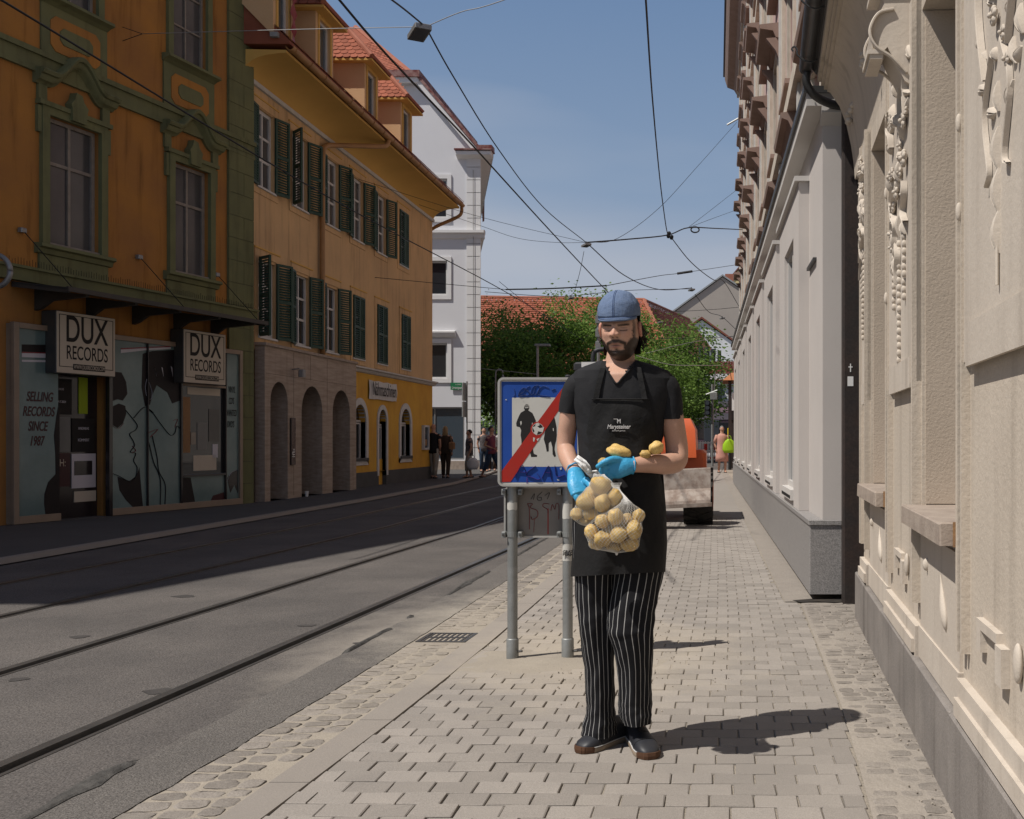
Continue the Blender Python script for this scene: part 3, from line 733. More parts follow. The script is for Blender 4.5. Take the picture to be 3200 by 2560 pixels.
# ================================================================ GREEN AND ORANGE HOUSE (left, in shade)
GO = Vector((-9.27, 19.8, 0)); GA = math.atan2(.977, .2127)
gh = thing('record_shop_house', 'orange house with green baroque window frames and quoins over a record shop', 'house', GO, GA)
def gx(x): u = (x-2240)/F; return -(19.8*u+9.27)/(.977*u-.2127)
def gp(cx, cy):
    px, py = cx/2.396, 960+cy/2.396; s = gx(px); return (s, HC-(py-1375)/F*(19.8+.977*s))
GW = [(-4.33, -3.35, 4.25, 6.22), (-1.72, -.82, 4.25, 6.22)]; GU = [(-4.25, -3.40, 8.05, 10.0), (-1.75, -.88, 8.05, 10.0)]
ops = GW+GU+[(-4.20, -3.27, .0, 2.40, 0, .35)]
m = MB(); wall(m, -16, .40, 0, 12.6, 0, ops, .16); m.quad((.40, 0, 0), (.40, 3, 0), (.40, 3, 12.6), (.40, 0, 12.6)); m.quad((-16, 0, 0), (-16, 8, 0), (-16, 8, 12.6), (-16, 0, 12.6)); m.build('wall', 'orange', gh)
MB().box(-15.9, .2, .4, 8, 0, 12.5).build('house_core', 'orange', gh)
for (a, b, c, d) in GW:
    window(gh, a, b, c, d, .10, 'old_frame', 'grey_pane', .06, 2, (.66,), .05)
    f = MB(); f.box(a-.13, a, -.07, 0, c, d+.12).box(b, b+.13, -.07, 0, c, d+.12).box(a, b, -.07, 0, d, d+.12).box(a-.20, a-.13, -.055, 0, d-.30, d+.10).box(b+.13, b+.20, -.055, 0, d-.30, d+.10).box(a-.20, b+.20, -.10, 0, d+.12, d+.19)
    f.build('window_surround', 'green_trim', gh)
    MB().prism([(0, c), (-.14, c-.01), (-.15, c-.06), (-.09, c-.08), (-.07, c-.15), (0, c-.16)], 'x', a-.22, b+.22).build('sill', 'green_trim', gh)
    MB().box(a-.16, b+.16, -.04, 0, c-.47, c-.16).build('apron', 'green_trim', gh)
    MB().box(a-.02, b+.02, -.03, .06, c, c+.04).build('sill_board', 'old_frame', gh)
    cx = (a+b)/2
    for s in (-1, 1): MB().box(cx+s*.60-.075, cx+s*.60+.075, -.05, 0, d+.19, d+.46).build('hood_pier', 'green_trim', gh)
    MB().prism([(cx-.13, d+.02), (cx+.13, d+.02), (cx+.15, d+.22), (cx+.17, d+.27), (cx+.08, d+.36), (cx+.05, d+.45), (cx-.06, d+.47), (cx-.09, d+.36), (cx-.16, d+.27), (cx-.14, d+.22)], 'y', -.13, 0).build('keystone', 'green_trim', gh)
    h = MB(); rings = []
    for k in range(33):
        t = -1+2*k/32; x = cx+t*.74; q = min(1, abs(t)/.66); z = d+.42+.40*(.5+.5*math.cos(PI*q))
        rings.append([(x, y, z+dz) for y, dz in ((0, 0), (-.05, .0), (-.07, .03), (-.13, .05), (-.16, .10), (-.16, .13), (-.20, .14), (-.22, .19), (-.20, .215), (0, .23))])
    h.loft(rings).build('ogee_hood', 'green_trim', gh, smooth=40)
for (a, b, c, d) in GU:
    window(gh, a, b, c, d, .09, 'old_frame', 'grey_pane', .05, 2, (.33, .66), .03)
    f = MB(); f.box(a-.12, a, -.06, 0, c, d+.2).box(b, b+.12, -.06, 0, c, d+.2).box(a-.12, b+.12, -.06, 0, d+.2, d+.34); f.build('window_surround', 'green_trim', gh)
    MB().prism([(0, c), (-.16, c-.01), (-.17, c-.06), (-.08, c-.09), (0, c-.14)], 'x', a-.22, b+.22).build('sill', 'green_trim', gh)
    MB().box(a-.20, b+.20, -.03, 0, 7.14, c-.14).build('panel_field', 'green_trim', gh)
    cx, cz = (a+b)/2, 7.50
    def octo(w, h, k): return [(cx-w+k, cz-h), (cx+w-k, cz-h), (cx+w, cz-h+k), (cx+w, cz+h-k), (cx+w-k, cz+h), (cx-w+k, cz+h), (cx-w, cz+h-k), (cx-w, cz-h+k)]
    MB().prism(octo(.47, .27, .09), 'y', -.045, -.028).build('octagon_panel', 'orange', gh)
    MB().prism(octo(.31, .13, .07), 'y', -.06, -.043).build('octagon_inset', 'green_trim', gh)
for z0, z1, d in ((6.80, 6.86, .06), (6.86, 7.06, .045), (7.06, 7.14, .09)): MB().box(-16, .45, -d, 0, z0, z1).build('string_course', 'green_trim', gh)
for z0, z1, d in ((3.62, 3.80, .12), (3.80, 3.84, .16)): MB().box(-16, .44, -d, 0, z0, z1).build('shop_cornice', 'green_trim', gh)
sp_ = MB()
for k in range(110): x = -5.1+k*.049; sp_.box(x, x+.004, -.14, -.136, 3.84, 3.93+U(-.02, .02))
stuff(sp_.build('bird_spikes', 'black_matte', gh))
# quoins
z = 0.0; k = 0
while z < 12.5:
    h = .43
    if k % 2: MB().box(-.30, .415, -.055, 0, z+.006, z+h-.006).build('quoin', 'green_trim', gh)
    else:
        MB().box(-.30, .115, -.055, 0, z+.006, z+h-.006).build('quoin', 'green_trim', gh); MB().box(.125, .415, -.055, 0, z+.006, z+h-.006).build('quoin', 'green_trim', gh)
    z += h; k += 1
MB().box(-.29, .405, -.045, 0, 0, 12.5).build('quoin_joint', 'green_dark', gh)
MB().prism([(0, 12.3), (-.15, 12.35), (-.35, 12.6), (-.62, 12.75), (-.62, 12.95), (0, 13)], 'x', -16.2, .6).build('eaves', 'green_trim', gh)
MB().prism([(-.68, 12.93), (-.68, 13.05), (4, 17.5), (8, 13), (8, 12.9)], 'x', -16.3, .6).build('roof', 'tile', gh)
# glass canopy
cn = thing('glass_canopy', 'dark glass and steel canopy over the record shop front', 'canopy', GO, GA)
MB().add([(-4.95, -.02, 3.57), (-.5, -.02, 3.57), (-.5, -1.0, 3.45), (-4.95, -1.0, 3.45), (-4.95, -.02, 3.585), (-.5, -.02, 3.585), (-.5, -1.0, 3.465), (-4.95, -1.0, 3.465)], [(0,1,2,3),(4,5,6,7),(0,1,5,4),(1,2,6,5),(2,3,7,6),(3,0,4,7)]).build('glass_sheet', 'glass', cn)
MB().box(-4.97, -.48, -1.03, -.99, 3.42, 3.49).build('front_rail', 'canopy', cn)
for x in (-4.95, -.54): MB().add([(x, -.02, 3.52), (x+.04, -.02, 3.52), (x+.04, -1.0, 3.40), (x, -1.0, 3.40), (x, -.02, 3.60), (x+.04, -.02, 3.60), (x+.04, -1.0, 3.48), (x, -1.0, 3.48)], [(0,1,2,3),(4,5,6,7),(0,1,5,4),(1,2,6,5),(2,3,7,6),(3,0,4,7)]).build('end_rail', 'canopy', cn)
for k in range(5):
    x = -4.55+k*.95; MB().prism([(-.005, 3.55), (-.92, 3.43), (-.92, 3.40), (-.3, 3.36), (-.12, 3.25), (-.005, 3.22)], 'x', x, x+.06).build('bracket', 'canopy', cn)
for x in (-4.78, -2.52, -.62):
    MB().tube([(x, -.05, 4.37), (x, -.92, 3.49)], .007, 5).build('tie_rod', 'black_matte', cn); MB().cbox(x-.06, x+.04, -.08, -.002, 4.34, 4.41, .01).build('rod_anchor', 'metal_grey', cn)
# shop front
sf = thing('record_shop', 'record shop front with printed glass panels and poster covered door', 'shop front', GO, GA)
def panel(x0, x1, z0, z1, y, gm='shopglass', name='glass_panel'): return MB().box(x0, x1, y, y+.02, z0, z1).build(name, gm, sf)
def bar(x0, x1, z0, z1, y0=-.14, y1=-.06, mt='shopframe'): return MB().cbox(x0, x1, y0, y1, z0, z1, .004).build('frame_bar', mt, sf)
YF = -.10
panel(-4.93, -4.22, .16, 2.92, YF); bar(-5.02, -4.93, .05, 3.0); bar(-4.93, -4.20, .05, .16); bar(-4.93, -4.20, 2.92, 3.0); MB().box(-5.02, -4.2, -.08, 0, .05, 2.98).build('side_wall', 'shopframe', sf)
panel(-3.20, -2.44, .16, 2.92, YF); panel(-2.42, -1.66, .16, 2.92, YF)
bar(-3.27, -3.20, .05, 3.0, mt='shopdark'); bar(-3.20, -.02, .05, .16); bar(-3.20, -.10, 2.92, 3.0); bar(-2.44, -2.42, .16, 2.92, mt='shopdark'); bar(-1.66, -1.62, .16, 2.92, mt='shopdark')
panel(-1.62, -.50, .16, .62, YF); panel(-1.58, -.53, .66, 2.25, YF+.02, 'glass', 'display_glass'); panel(-1.62, -.50, 2.29, 2.92, YF)
bar(-1.62, -.50, .62, .66, mt='shopdark'); bar(-1.62, -.50, 2.25, 2.29); bar(-.50, -.47, .16, 2.92, mt='shopdark'); panel(-.47, -.10, .16, 2.92, YF); bar(-.10, -.02, .16, 3.0)
MB().box(-3.2, -.1, -.07, .0, .06, 2.98).build('shop_wall', 'shopdark', sf)
MB().box(-4.2, -3.27, .10, .30, .05, 2.4).build('door_leaf', 'shopdark', sf)
MB().box(-4.2, -3.27, -.10, .1, .0, .05).build('door_step', 'pave_left', sf)
def decal(pts, mt='printblack', d=.004, name='printed_shape'): return MB().prism([gp(*p) for p in pts], 'y', YF-d, YF-.001).build(name, mt, sf)
def line(pts, mt='printblack', w=.014, d=.006, name='printed_line'):
    q = smooth_pts([(gp(*p)[0], YF-.004, gp(*p)[1]) for p in pts], 6); return MB().tube(q, w, 4, flat=.3).build(name, mt, sf)
decal([(765,520),(820,485),(870,490),(905,560),(915,650),(880,700),(840,690),(800,705),(768,745)])
decal([(775,790),(800,745),(850,722),(898,740),(905,800),(880,870),(840,905),(800,880)], 'printblack', .006); line([(772,790),(790,870),(840,910),(885,870)], 'shopred', .006)
line([(898,770),(940,820),(985,880),(975,920),(930,950),(955,1000),(965,1040),(935,1085),(975,1095),(960,1150),(985,1200),(975,1270),(930,1302),(850,1265),(790,1240)])
line([(950,1040),(975,1075),(945,1090)], 'shopred', .012)
decal([(840,1270),(930,1302),(985,1262),(1005,1200),(1032,1500),(960,1502),(900,1440),(855,1370)]); decal([(778,1160),(808,1120),(800,1180),(778,1215)])
decal([(1030,350),(1100,330),(1310,318),(1310,700),(1252,722),(1215,640),(1135,585),(1105,650),(1085,730),(1048,742),(1022,600)])
for q in ([(1120,460),(1135,520),(1125,480)], [(1170,450),(1185,520),(1178,455)], [(1240,440),(1255,520),(1250,455)], [(1285,450),(1300,540),(1300,470)]): decal(q, 'shopwhite', .008)
line([(1058,540),(1048,600),(1060,670),(1090,690),(1098,640),(1075,560)], 'shopwhite', .008)
line([(1060,760),(1110,800),(1160,870),(1235,958),(1270,940),(1285,890),(1312,915)]); line([(1260,850),(1290,840),(1270,900)], 'shopred', .008)
line([(960,830),(1040,750),(1110,790)]); line([(1062,945),(1140,915),(1085,975)], 'shopred', .012)
line([(1060,960),(1085,1060),(1110,1160),(1160,1290),(1160,1480)]); line([(1100,965),(1135,1120),(1150,1230),(1197,1330),(1195,1480)])
decal([(865,318),(1040,306),(1240,300),(1240,314),(1040,325),(865,345)], 'shopwhite'); decal([(865,308),(1240,292),(1240,300),(865,318)], 'shopred')
decal([(120,280),(410,285),(410,345),(120,335)]); decal([(120,345),(410,352),(410,385),(120,375)], 'shopwhite'); decal([(120,336),(410,345),(410,351),(120,344)], 'shopred'); decal([(120,395),(410,400),(410,415),(120,410)], 'shopwhite')
decal([(404,690),(380,820),(362,960),(372,1100),(374,1250),(318,1310),(290,1400),(288,1470),(300,1572),(404,1560)])
decal([(1322,1275),(1390,1275),(1425,1465),(1322,1475)]); decal([(1540,1452),(1560,1410),(1640,1385),(1645,1445)], 'shopdarkred'); decal([(1668,1275),(1700,1235),(1745,1212),(1745,1395),(1720,1330),(1690,1390),(1675,1330)], 'shopdark')
line([(1655,1330),(1690,1245),(1748,1215)], 'shopwhite', .006)
for i, (s, yy) in enumerate((('SELLING', 675), ('RECORDS', 785), ('SINCE', 895), ('1987', 1005))):
    p_ = gp(255-8*i, yy); text(s, .20, 'lettering', 'shopdarkred', sf, (p_[0], YF-.004, p_[1]), sx=.62, shear=.25, bold=.004)
for i, (s, yy) in enumerate((("VINYL", 620), ("CD'S", 705), ("WANTED", 795), ("DVD'S", 880))):
    p_ = gp(1700-3*i, yy); text(s, .17, 'lettering', 'ink', sf, (p_[0], YF-.004, p_[1]), sx=.42, shear=.2)
# shop display seen through the glass
disp = MB()
for k in range(14): MB().cbox(-1.5+U(0, .85), -1.35+U(0, .85), -.078, -.072, .75+U(0, .9), 1.0+U(0, 1.0), .002)
for k, (x0, x1, z0, z1, mt) in enumerate(((-1.56,-1.38,1.05,2.05,'rust'),(-1.2,-.95,1.1,1.6,'grey_pane'),(-.9,-.62,1.25,1.85,'shopdark'),(-1.3,-.7,.72,1.0,'signcream'),(-1.45,-.6,2.1,2.23,'signcream'),(-1.36,-1.24,1.2,1.42,'sand'),(-.8,-.66,.95,1.2,'shopwhite'))):
    MB().box(x0, x1, YF+.012, YF+.019, z0, z1).build('display_item', mt, sf)
# posters on the door
def poster(x0, x1, y0, y1, mt, lab, body=None, tm='shopwhite', sz=.05):
    a, b = gp(x0, y1), gp(x1, y0); o = MB().box(a[0], b[0], .085, .098, a[1], b[1]).build('poster', mt, None); o.location = GO; o.rotation_euler = (0, 0, GA); tag(o, lab, 'poster', 'posters on the shop door')
    if body:
        for i, s in enumerate(body): text(s, sz, 'print', tm, o, ((a[0]+b[0])/2, .083, lerp(b[1], a[1], .3+.35*i)), sx=.8)
    return o
poster(410, 572, 540, 800, 'ink', 'black poster with pale print at the top left of the shop door', ['XXVII', '19.07.2024'])
mat('neon', (.28,.36,.02), .7); poster(625, 690, 530, 797, 'neon', 'tall neon yellow notice on the shop door')
poster(412, 560, 822, 1085, 'grey_pane', 'grey poster with a bird drawing on the shop door')
poster(575, 742, 836, 1085, 'ink', 'dark concert poster of a saxophone player on the shop door', ['ANDREAS', 'KÜMMERT'], 'shopwhite', .06)
poster(415, 558, 1092, 1350, 'shopdarkred', 'dark brown poster with large initials on the shop door', ['TH:'], 'signcream', .16)
q = poster(572, 750, 1096, 1358, 'shopwhite', 'white poster with a dark photo on the shop door', ['LESLIE OPEN'], 'ink', .065)
a, b = gp(590, 1260), gp(722, 1150); MB().box(a[0], b[0], .08, .084, a[1], b[1]).build('photo', 'shopdark', q)
poster(590, 752, 1372, 1462, 'signcream', 'torn cream flyer low on the shop door')
# shop signs
for i, (x0, x1) in enumerate(((-4.45, -3.32), (-1.80, -.71))):
    t = thing('shop_sign', ['cream box sign with bold black lettering over the shop door', 'cream box sign with bold black lettering over the display window'][i], 'sign', GO, GA, 'record shop box signs')
    z0, z1 = 2.29, 3.235; cx = (x0+x1)/2
    MB().cbox(x0, x1, -.29, -.02, z0, z1, .012).build('sign_box', 'canopy', t)
    MB().box(x0+.01, x1-.01, -.298, -.289, z0+.01, z1-.01).build('sign_face', 'signcream', t)
    frame_mb(x0+.05, x1-.05, z0+.10, z1-.05, -.3015, -.297, .010).build('border_line', 'ink', t)
    text('DUX', .57, 'lettering', 'ink', t, (cx, -.30, z0+.665), sx=.66, bold=.006)
    text('RECORDS', .30, 'lettering', 'ink', t, (cx+.01, -.30, z0+.315), sx=.60, bold=.002)
    MB().box(cx-.26, cx+.35, -.304, -.30, z0+.065, z0+.155).build('web_strip', 'ink', t)
    text('WWW.DUXRECORDS.COM', .088, 'web_lettering', 'signcream', t, (cx+.045, -.3055, z0+.108), sx=.54)
# ring at the left edge of the view
rg = thing('ring_sign', 'round grey metal ring hanging out beside the shop canopy', 'ring')
c = P(-20, 847, 13.6); m = MB(); m.tube([c+Vector((.22*math.cos(a), 0, .22*math.sin(a))) for a in [2*PI*k/28 for k in range(29)]], .035, 8); m.build('ring', 'metal_grey', rg, smooth=True)
MB().tube([c+Vector((-.24, 0, 0)), c+Vector((-.75, .1, 0))], .02, 6).build('arm', 'metal_grey', rg)
# ================================================================ ORANGE HOUSE WITH GREEN SHUTTERS
oh = thing('shuttered_house', 'orange house with dark green shutters, tiled dormers and arched ground floor', 'house', (-9.25, 20.2, 0), PI/2)
UC = [.78, 2.5, 4.4, 6.15, 8.0, 10.0]; LC = [.85, 2.6, 4.35, 6.2, 8.05, 10.2]; HW = .40
ops = [(c-HW, c+HW, 6.4, 8.0) for c in UC]+[(c-HW, c+HW, 3.37, 4.93) for c in LC]
m = MB(); wall(m, -.2, 13.1, 3.1, 8.45, 0, ops, .14); m.quad((13.1, 0, 0), (13.1, 8, 0), (13.1, 8, 8.45), (13.1, 0, 8.45)); m.build('wall', 'peach', oh)
MB().box(.1, 13.0, 1.2, 8, 0, 8.4).build('house_core', 'peach', oh)
# shutters
sm = MB(); W_, H_ = .42, 1.60
frame_mb(0, W_, 0, H_, -.02, .02, .05, sm); sm.box(.05, W_-.05, -.018, .018, H_*.5-.03, H_*.5+.03)
sl_ = MB(); n_ = 13
for half in (0, 1):
    for k in range(n_):
        z = .05+half*(H_*.5-.02)+(H_*.5-.09)*k/n_; sl_.add([(.05, -.017, z+.005), (W_-.05, -.017, z+.005), (W_-.05, .015, z+.045), (.05, .015, z+.045), (.05, -.017, z-.003), (W_-.05, -.017, z-.003), (W_-.05, .015, z+.037), (.05, .015, z+.037)], [(0,1,2,3),(7,6,5,4),(0,4,5,1),(2,6,7,3)])
SH0 = sm.build('shutter', 'shutter', oh); stuff(sl_.build('slats', 'shutter', SH0)); used_sh = []
def shutter(xh, z, ang):
    """hinge at xh; ang: world-local rotation of the leaf about the hinge"""
    o = SH0 if not used_sh else dup(SH0, oh)
    used_sh.append(1); o.location = (xh, -.035, z); o.rotation_euler = (0, 0, ang); return o
def house_window(c, z0, z1, la, ra):
    a, b = c-HW, c+HW
    window(oh, a, b, z0, z1, .09, 'white_frame', 'grey_pane' if RND.random() < .6 else 'glass', .07, 2, (.36, .68), .05)
    frame_mb(a-.17, b+.17, z0-.15, z1+.17, -.018, 0, .15).build('window_surround', 'peach', oh)
    MB().box(a-.20, b+.20, -.035, 0, z1+.17, z1+.20).build('surround_top', 'cove', oh)
    MB().box(a-.04, b+.04, -.05, .09, z0-.03, z0+.01).build('sill', 'white_frame', oh)
    shutter(a, z0, -la); shutter(b, z0, -ra)
# closed leaf = angle 0 from the near hinge, pi from the far hinge
for c, (la, ra) in zip(UC, ((PI*.96, .30), (2.35, .40), (PI*.96, .42), (PI*.95, .40), (PI*.96, .38), (0.0, PI))): house_window(c, 6.4, 8.0, la, ra)
for c, (la, ra) in zip(LC, ((2.25, .40), (PI*.93, .36), (PI*.95, .42), (0, PI), (0, PI), (0, PI))): house_window(c, 3.37, 4.97, la, ra)
MB().box(-.2, 13.15, -.06, 0, 8.36, 8.45).build('string_course', 'pale_frame', oh)
cv = [(0, 8.45)]+[(-.86+.86*math.cos(PI/2*k/8), 8.45+.42*math.sin(PI/2*k/8)**1.0) for k in range(9)][::1]
cv = [(0, 8.45), (-.03, 8.52), (-.09, 8.60), (-.19, 8.68), (-.33, 8.745), (-.50, 8.79), (-.68, 8.815), (-.86, 8.825), (-.86, 8.88), (.2, 8.9), (.2, 8.45)]
MB().prism(cv, 'x', -.25, 13.18).build('cove', 'cove', oh, smooth=40)
g = MB(); rings = []
for x in (-.25, 13.3): rings.append([(x, -.93+.085*math.cos(PI+PI*k/8), 8.96+.085*math.sin(PI+PI*k/8)) for k in range(9)]+[(x, -.93+.075*math.cos(-PI*k/8), 8.96+.075*math.sin(-PI*k/8)) for k in range(9)])
g.loft(rings).build('gutter', 'gutter', oh, smooth=40)
for k in range(18): MB().tube([(-.1+.76*k, -.93+.09*math.cos(PI+PI*j/8), 8.96+.09*math.sin(PI+PI*j/8)) for j in range(9)], .012, 5).build('gutter_band', 'gutter', oh)
MB().tube(smooth_pts([(5.75, -.93, 8.88), (5.7, -.90, 8.74), (5.4, -.80, 8.62), (4.2, -.22, 8.30), (3.75, -.10, 8.15), (3.62, -.085, 7.9), (3.6, -.085, 7.0), (3.6, -.085, 3.2)], 6), .06, 10).build('downpipe', 'gutter', oh, smooth=True)
MB().tube(smooth_pts([(13.2, -.93, 8.88), (13.2, -.92, 8.7), (13.18, -.80, 8.55), (13.16, -.3, 8.32), (13.15, -.06, 8.2), (13.15, .1, 8.1)], 6), .055, 10).build('downpipe', 'gutter', oh, smooth=True)
# main roof
SL = Vector((0, 5.45, 5.2)).normalized(); NR = Vector((0, -5.2, 5.45)).normalized()
MB().prism([(-.95, 8.98), (-.95, 9.05), (4.5, 14.25), (9.5, 9.1), (9.5, 9.0)], 'x', -.3, 13.35).build('roof', 'tile', oh)
tm = MB(); tiles(tm, Vector((-.3, -.96, 9.06)), Vector((1, 0, 0)), SL, NR, lambda a, b: a < 13.6 and b < 7.4, 74, 49, .185, .15); stuff(tm.build('roof_tiles', 'tile', oh))
MB().tube([(-.3, 4.5, 14.27), (13.4, 4.5, 14.27)], .11, 8).build('ridge_tiles', 'tile_ridge', oh)
mat('dormerwall', (.66,.44,.25), .95, (.60,.39,.21), 1.5, .35, bump=.4, bs=25, dist=.01)
def dormer(x0, x1):
    z0, z1, yf = 9.12, 10.55, -.65
    m = MB(); wall(m, x0, x1, z0, z1, yf, [(x0+.2, x1-.2, 9.3, 10.4)], .12)
    for x in (x0, x1): m.poly([(x, yf, z0), (x, yf, z1), (x, .75, z1)])
    m.build('dormer', 'dormerwall', oh)
    window(oh, x0+.2, x1-.2, 9.3, 10.4, yf+.08, 'white_frame', 'glass_blue', .06, 1, (), .04)
    frame_mb(x0+.12, x1-.12, 9.22, 10.48, yf-.02, yf, .08).build('dormer_surround', 'cove', oh)
    ov = .20; xc = (x0+x1)/2; A = (x0-ov, yf-ov-.05, z1-.02); B = (x1+ov, yf-ov-.05, z1-.02); zr = z1+.95; ya = yf+.62
    R0 = (xc, ya, zr); R1 = (xc, 3.0, zr); C = (x0-ov, 3.0, z1-.02); D = (x1+ov, 3.0, z1-.02)
    MB().add([A, B, D, C, R0, R1], [(0, 1, 4), (0, 4, 5, 3), (1, 2, 5, 4), (3, 2, 1, 0), (2, 3, 5)]).build('dormer_roof', 'tile', oh)
    sf_ = MB().box(x0-ov, x1+ov, yf-ov-.05, 1.2, z1-.07, z1-.02); sf_.build('dormer_eaves', 'cove', oh)
    tm = MB()
    # slope facing the camera
    u = Vector((0, 1, 0)); v = Vector((xc-x0+ov, 0, zr-z1+.02)).normalized(); nn = Vector((-v.z, 0, v.x))
    Lv = math.hypot(xc-x0+ov, zr-z1+.02); run = ya-(yf-ov-.05)
    tiles(tm, Vector(A)+nn*.01, u, v, nn, lambda a, b: b < Lv and a > run*b/Lv-.04 and a < 3.2, 22, int(Lv/.15)+1, .18, .15)
    u2 = Vector((1, 0, 0)); v2 = Vector((0, run, zr-z1+.02)).normalized(); n2 = Vector((0, -v2.z, v2.y)); L2 = math.hypot(run, zr-z1+.02); wd = x1-x0+2*ov
    tiles(tm, Vector(A)+n2*.01, u2, v2, n2, lambda a, b: b < L2 and a > wd/2*b/L2 and a < wd-wd/2*b/L2, 10, int(L2/.15)+1, .18, .15)
    stuff(tm.build('dormer_tiles', 'tile', oh))
    for E in (A, B): MB().tube([Vector(E)+Vector((0, 0, .05)), Vector(R0)+Vector((0, 0, .05))], .065, 7).build('hip_tile', 'tile_ridge', oh)
    MB().tube([Vector(R0)+Vector((0, 0, .04)), Vector(R1)+Vector((0, 0, .04))], .07, 7).build('hip_tile', 'tile_ridge', oh)
    MB().box(x0-.04, x1+.04, yf-.1, yf+.05, z0-.03, z0+.06).build('dormer_flashing', 'zinc', oh)
for a, b in ((-.35, .55), (1.75, 2.75), (4.8, 5.8), (7.65, 8.7)): dormer(a, b)
# ground floor: stone arcade
AR = [(.56, 1.40), (2.12, 3.30), (3.92, 5.06)]
m = MB(); wall(m, .30, 5.5, 0, 3.18, -.2, [(a, b, .04, 2.48, 1, .95) for a, b in AR]); m.quad((.30, -.2, 0), (.30, 0, 0), (.30, 0, 3.18), (.30, -.2, 3.18)); m.quad((.30, -.2, 3.18), (5.5, -.2, 3.18), (5.5, 0, 3.18), (.30, 0, 3.18)); m.quad((5.5, -.2, 0), (5.5, 0, 0), (5.5, 0, 3.18), (5.5, -.2, 3.18)); m.build('arcade', 'travertine', oh)
MB().box(.3, 5.5, .74, .95, 0, 2.6).build('arcade_back', 'greyplinth', oh)
MB().box(.26, 5.54, -.24, 0, 3.18, 3.235).build('arcade_coping', 'sillstone', oh)
for x0, x1, z0, z1 in ((1.7, 1.706, .1, 3.15), (3.58, 3.586, 1.9, 3.15), (.35, 5.5, 2.62, 2.625), (4.5, 5.5, 1.3, 1.305), (2.6, 2.606, 2.6, 3.15)): MB().box(x0, x1, -.2025, -.199, z0, z1).build('panel_joint', 'groove', oh)
for a, b in AR: MB().cbox(a+.2, b-.1, .68, .74, .05, 2.2, .01).build('door_leaf', 'shopdark', oh)
MB().cbox(1.5, 1.72, -.24, -.2, .75, 1.75, .008).build('info_board', 'shopdark', oh)
text('lfb', .2, 'lettering', 'white_paint', oh, (1.6, -.245, 1.0), rot=(PI/2, -PI/2, 0))
# ground floor: yellow shop
SW = [(5.85, 6.75, .75, 2.2), (7.78, 8.42, .12, 2.12), (9.75, 10.65, .75, 2.2)]
m = MB(); wall(m, 5.5, 13.1, .43, 3.05, 0, [(a, b, max(c, .43), d, 1, .22) for a, b, c, d in SW]); m.build('shop_wall', 'yellowwall', oh)
MB().box(5.5, 7.78, -.015, .1, 0, .43).build('plinth', 'greyplinth', oh); MB().box(8.42, 13.11, -.015, .1, 0, .43).build('plinth', 'greyplinth', oh)
MB().prism([(0, 3.03), (-.05, 3.05), (-.09, 3.11), (-.15, 3.13), (-.15, 3.17), (0, 3.20)], 'x', 5.5, 13.28).build('shop_cornice', 'pale_frame', oh)
for i, (a, b, c, d) in enumerate(SW):
    tw = .17 if i != 1 else .13; rings = []
    o_ = [(a-tw, max(c-.13, .30))]+arch_pts(a-tw, b+tw, d+tw, 14)+[(b+tw, max(c-.13, .30))]; i_ = [(a, max(c, .30))]+arch_pts(a, b, d, 14)+[(b, max(c, .30))]
    m = MB()
    for k in range(len(o_)-1): m.add([(o_[k][0], -.03, o_[k][1]), (o_[k+1][0], -.03, o_[k+1][1]), (i_[k+1][0], -.03, i_[k+1][1]), (i_[k][0], -.03, i_[k][1]), (o_[k][0], .02, o_[k][1]), (o_[k+1][0], .02, o_[k+1][1]), (i_[k+1][0], .15, i_[k+1][1]), (i_[k][0], .15, i_[k][1])], [(0,1,2,3),(0,4,5,1),(3,2,6,7)])
    if i != 1: m.box(a-tw, b+tw, -.03, .02, c-.13, c)
    m.build('arch_surround', 'white_frame', oh)
    w0 = frame_mb(a, b, c, d-.45, .12, .17, .06); w0.box(a, b, .12, .17, d-.47, d-.40); w0 = w0.build('shop_window' if i != 1 else 'shop_door', 'white_frame', oh)
    MB().prism([(a+.03, c+.05)]+arch_pts(a+.03, b-.03, d-.03)+[(b-.03, c+.05)], 'y', .15, .155).build('pane', 'glass', w0)
    if i != 1:
        MB().cbox(a-.1, b+.1, -.07, .0, c-.02, c+.06, .01).build('sill', 'greyplinth', oh)
        MB().box(a+.1, a+.42, .142, .148, d-.36, d-.2).build('window_sticker', 'shopred', w0); text('eine', .15, 'sticker_text', 'white_paint', w0, (a+.26, .14, d-.28), sx=.8)
        MB().box(a+.12, a+.5, .142, .148, c+.15, c+.75).build('window_poster', 'shopwhite' if i == 0 else 'shopdark', w0)
    else: MB().box(a, b, .10, .16, .04, .75).build('door_panel', 'yellowwall', oh)
bn = thing('banner', 'white cloth banner with black handwriting above the yellow shop windows', 'banner', (-9.25, 20.2, 0), PI/2)
m = MB(); rings = [[(6.95+2.3*k/12, -.03-.03*abs(math.sin(k*1.3)), 2.38+U(-.01, .01)) for k in range(13)], [(6.95+2.3*k/12, -.045-.02*abs(math.sin(k*.9)), 2.63) for k in range(13)], [(6.95+2.3*k/12, -.03-.01*abs(math.sin(k*1.7)), 2.87+.012*math.cos(k*1.6)) for k in range(13)]]
m.loft(rings, False, False, closed=False).build('cloth', 'white_frame', bn, smooth=True)
text('Nähmaschinen', .52, 'lettering', 'ink', bn, (8.1, -.085, 2.64), sx=.66)
sc_ = thing('showcase', 'small white framed showcase on the yellow wall near the corner', 'showcase', (-9.25, 20.2, 0), PI/2)
frame_mb(11.9, 12.45, .97, 1.74, -.09, -.0, .06).build('frame', 'white_frame', sc_); MB().box(11.95, 12.4, -.05, -.03, 1.02, 1.7).build('pane', 'glass_blue', sc_); MB().box(12.02, 12.3, -.055, -.051, 1.1, 1.3).build('notice', 'rust', sc_)
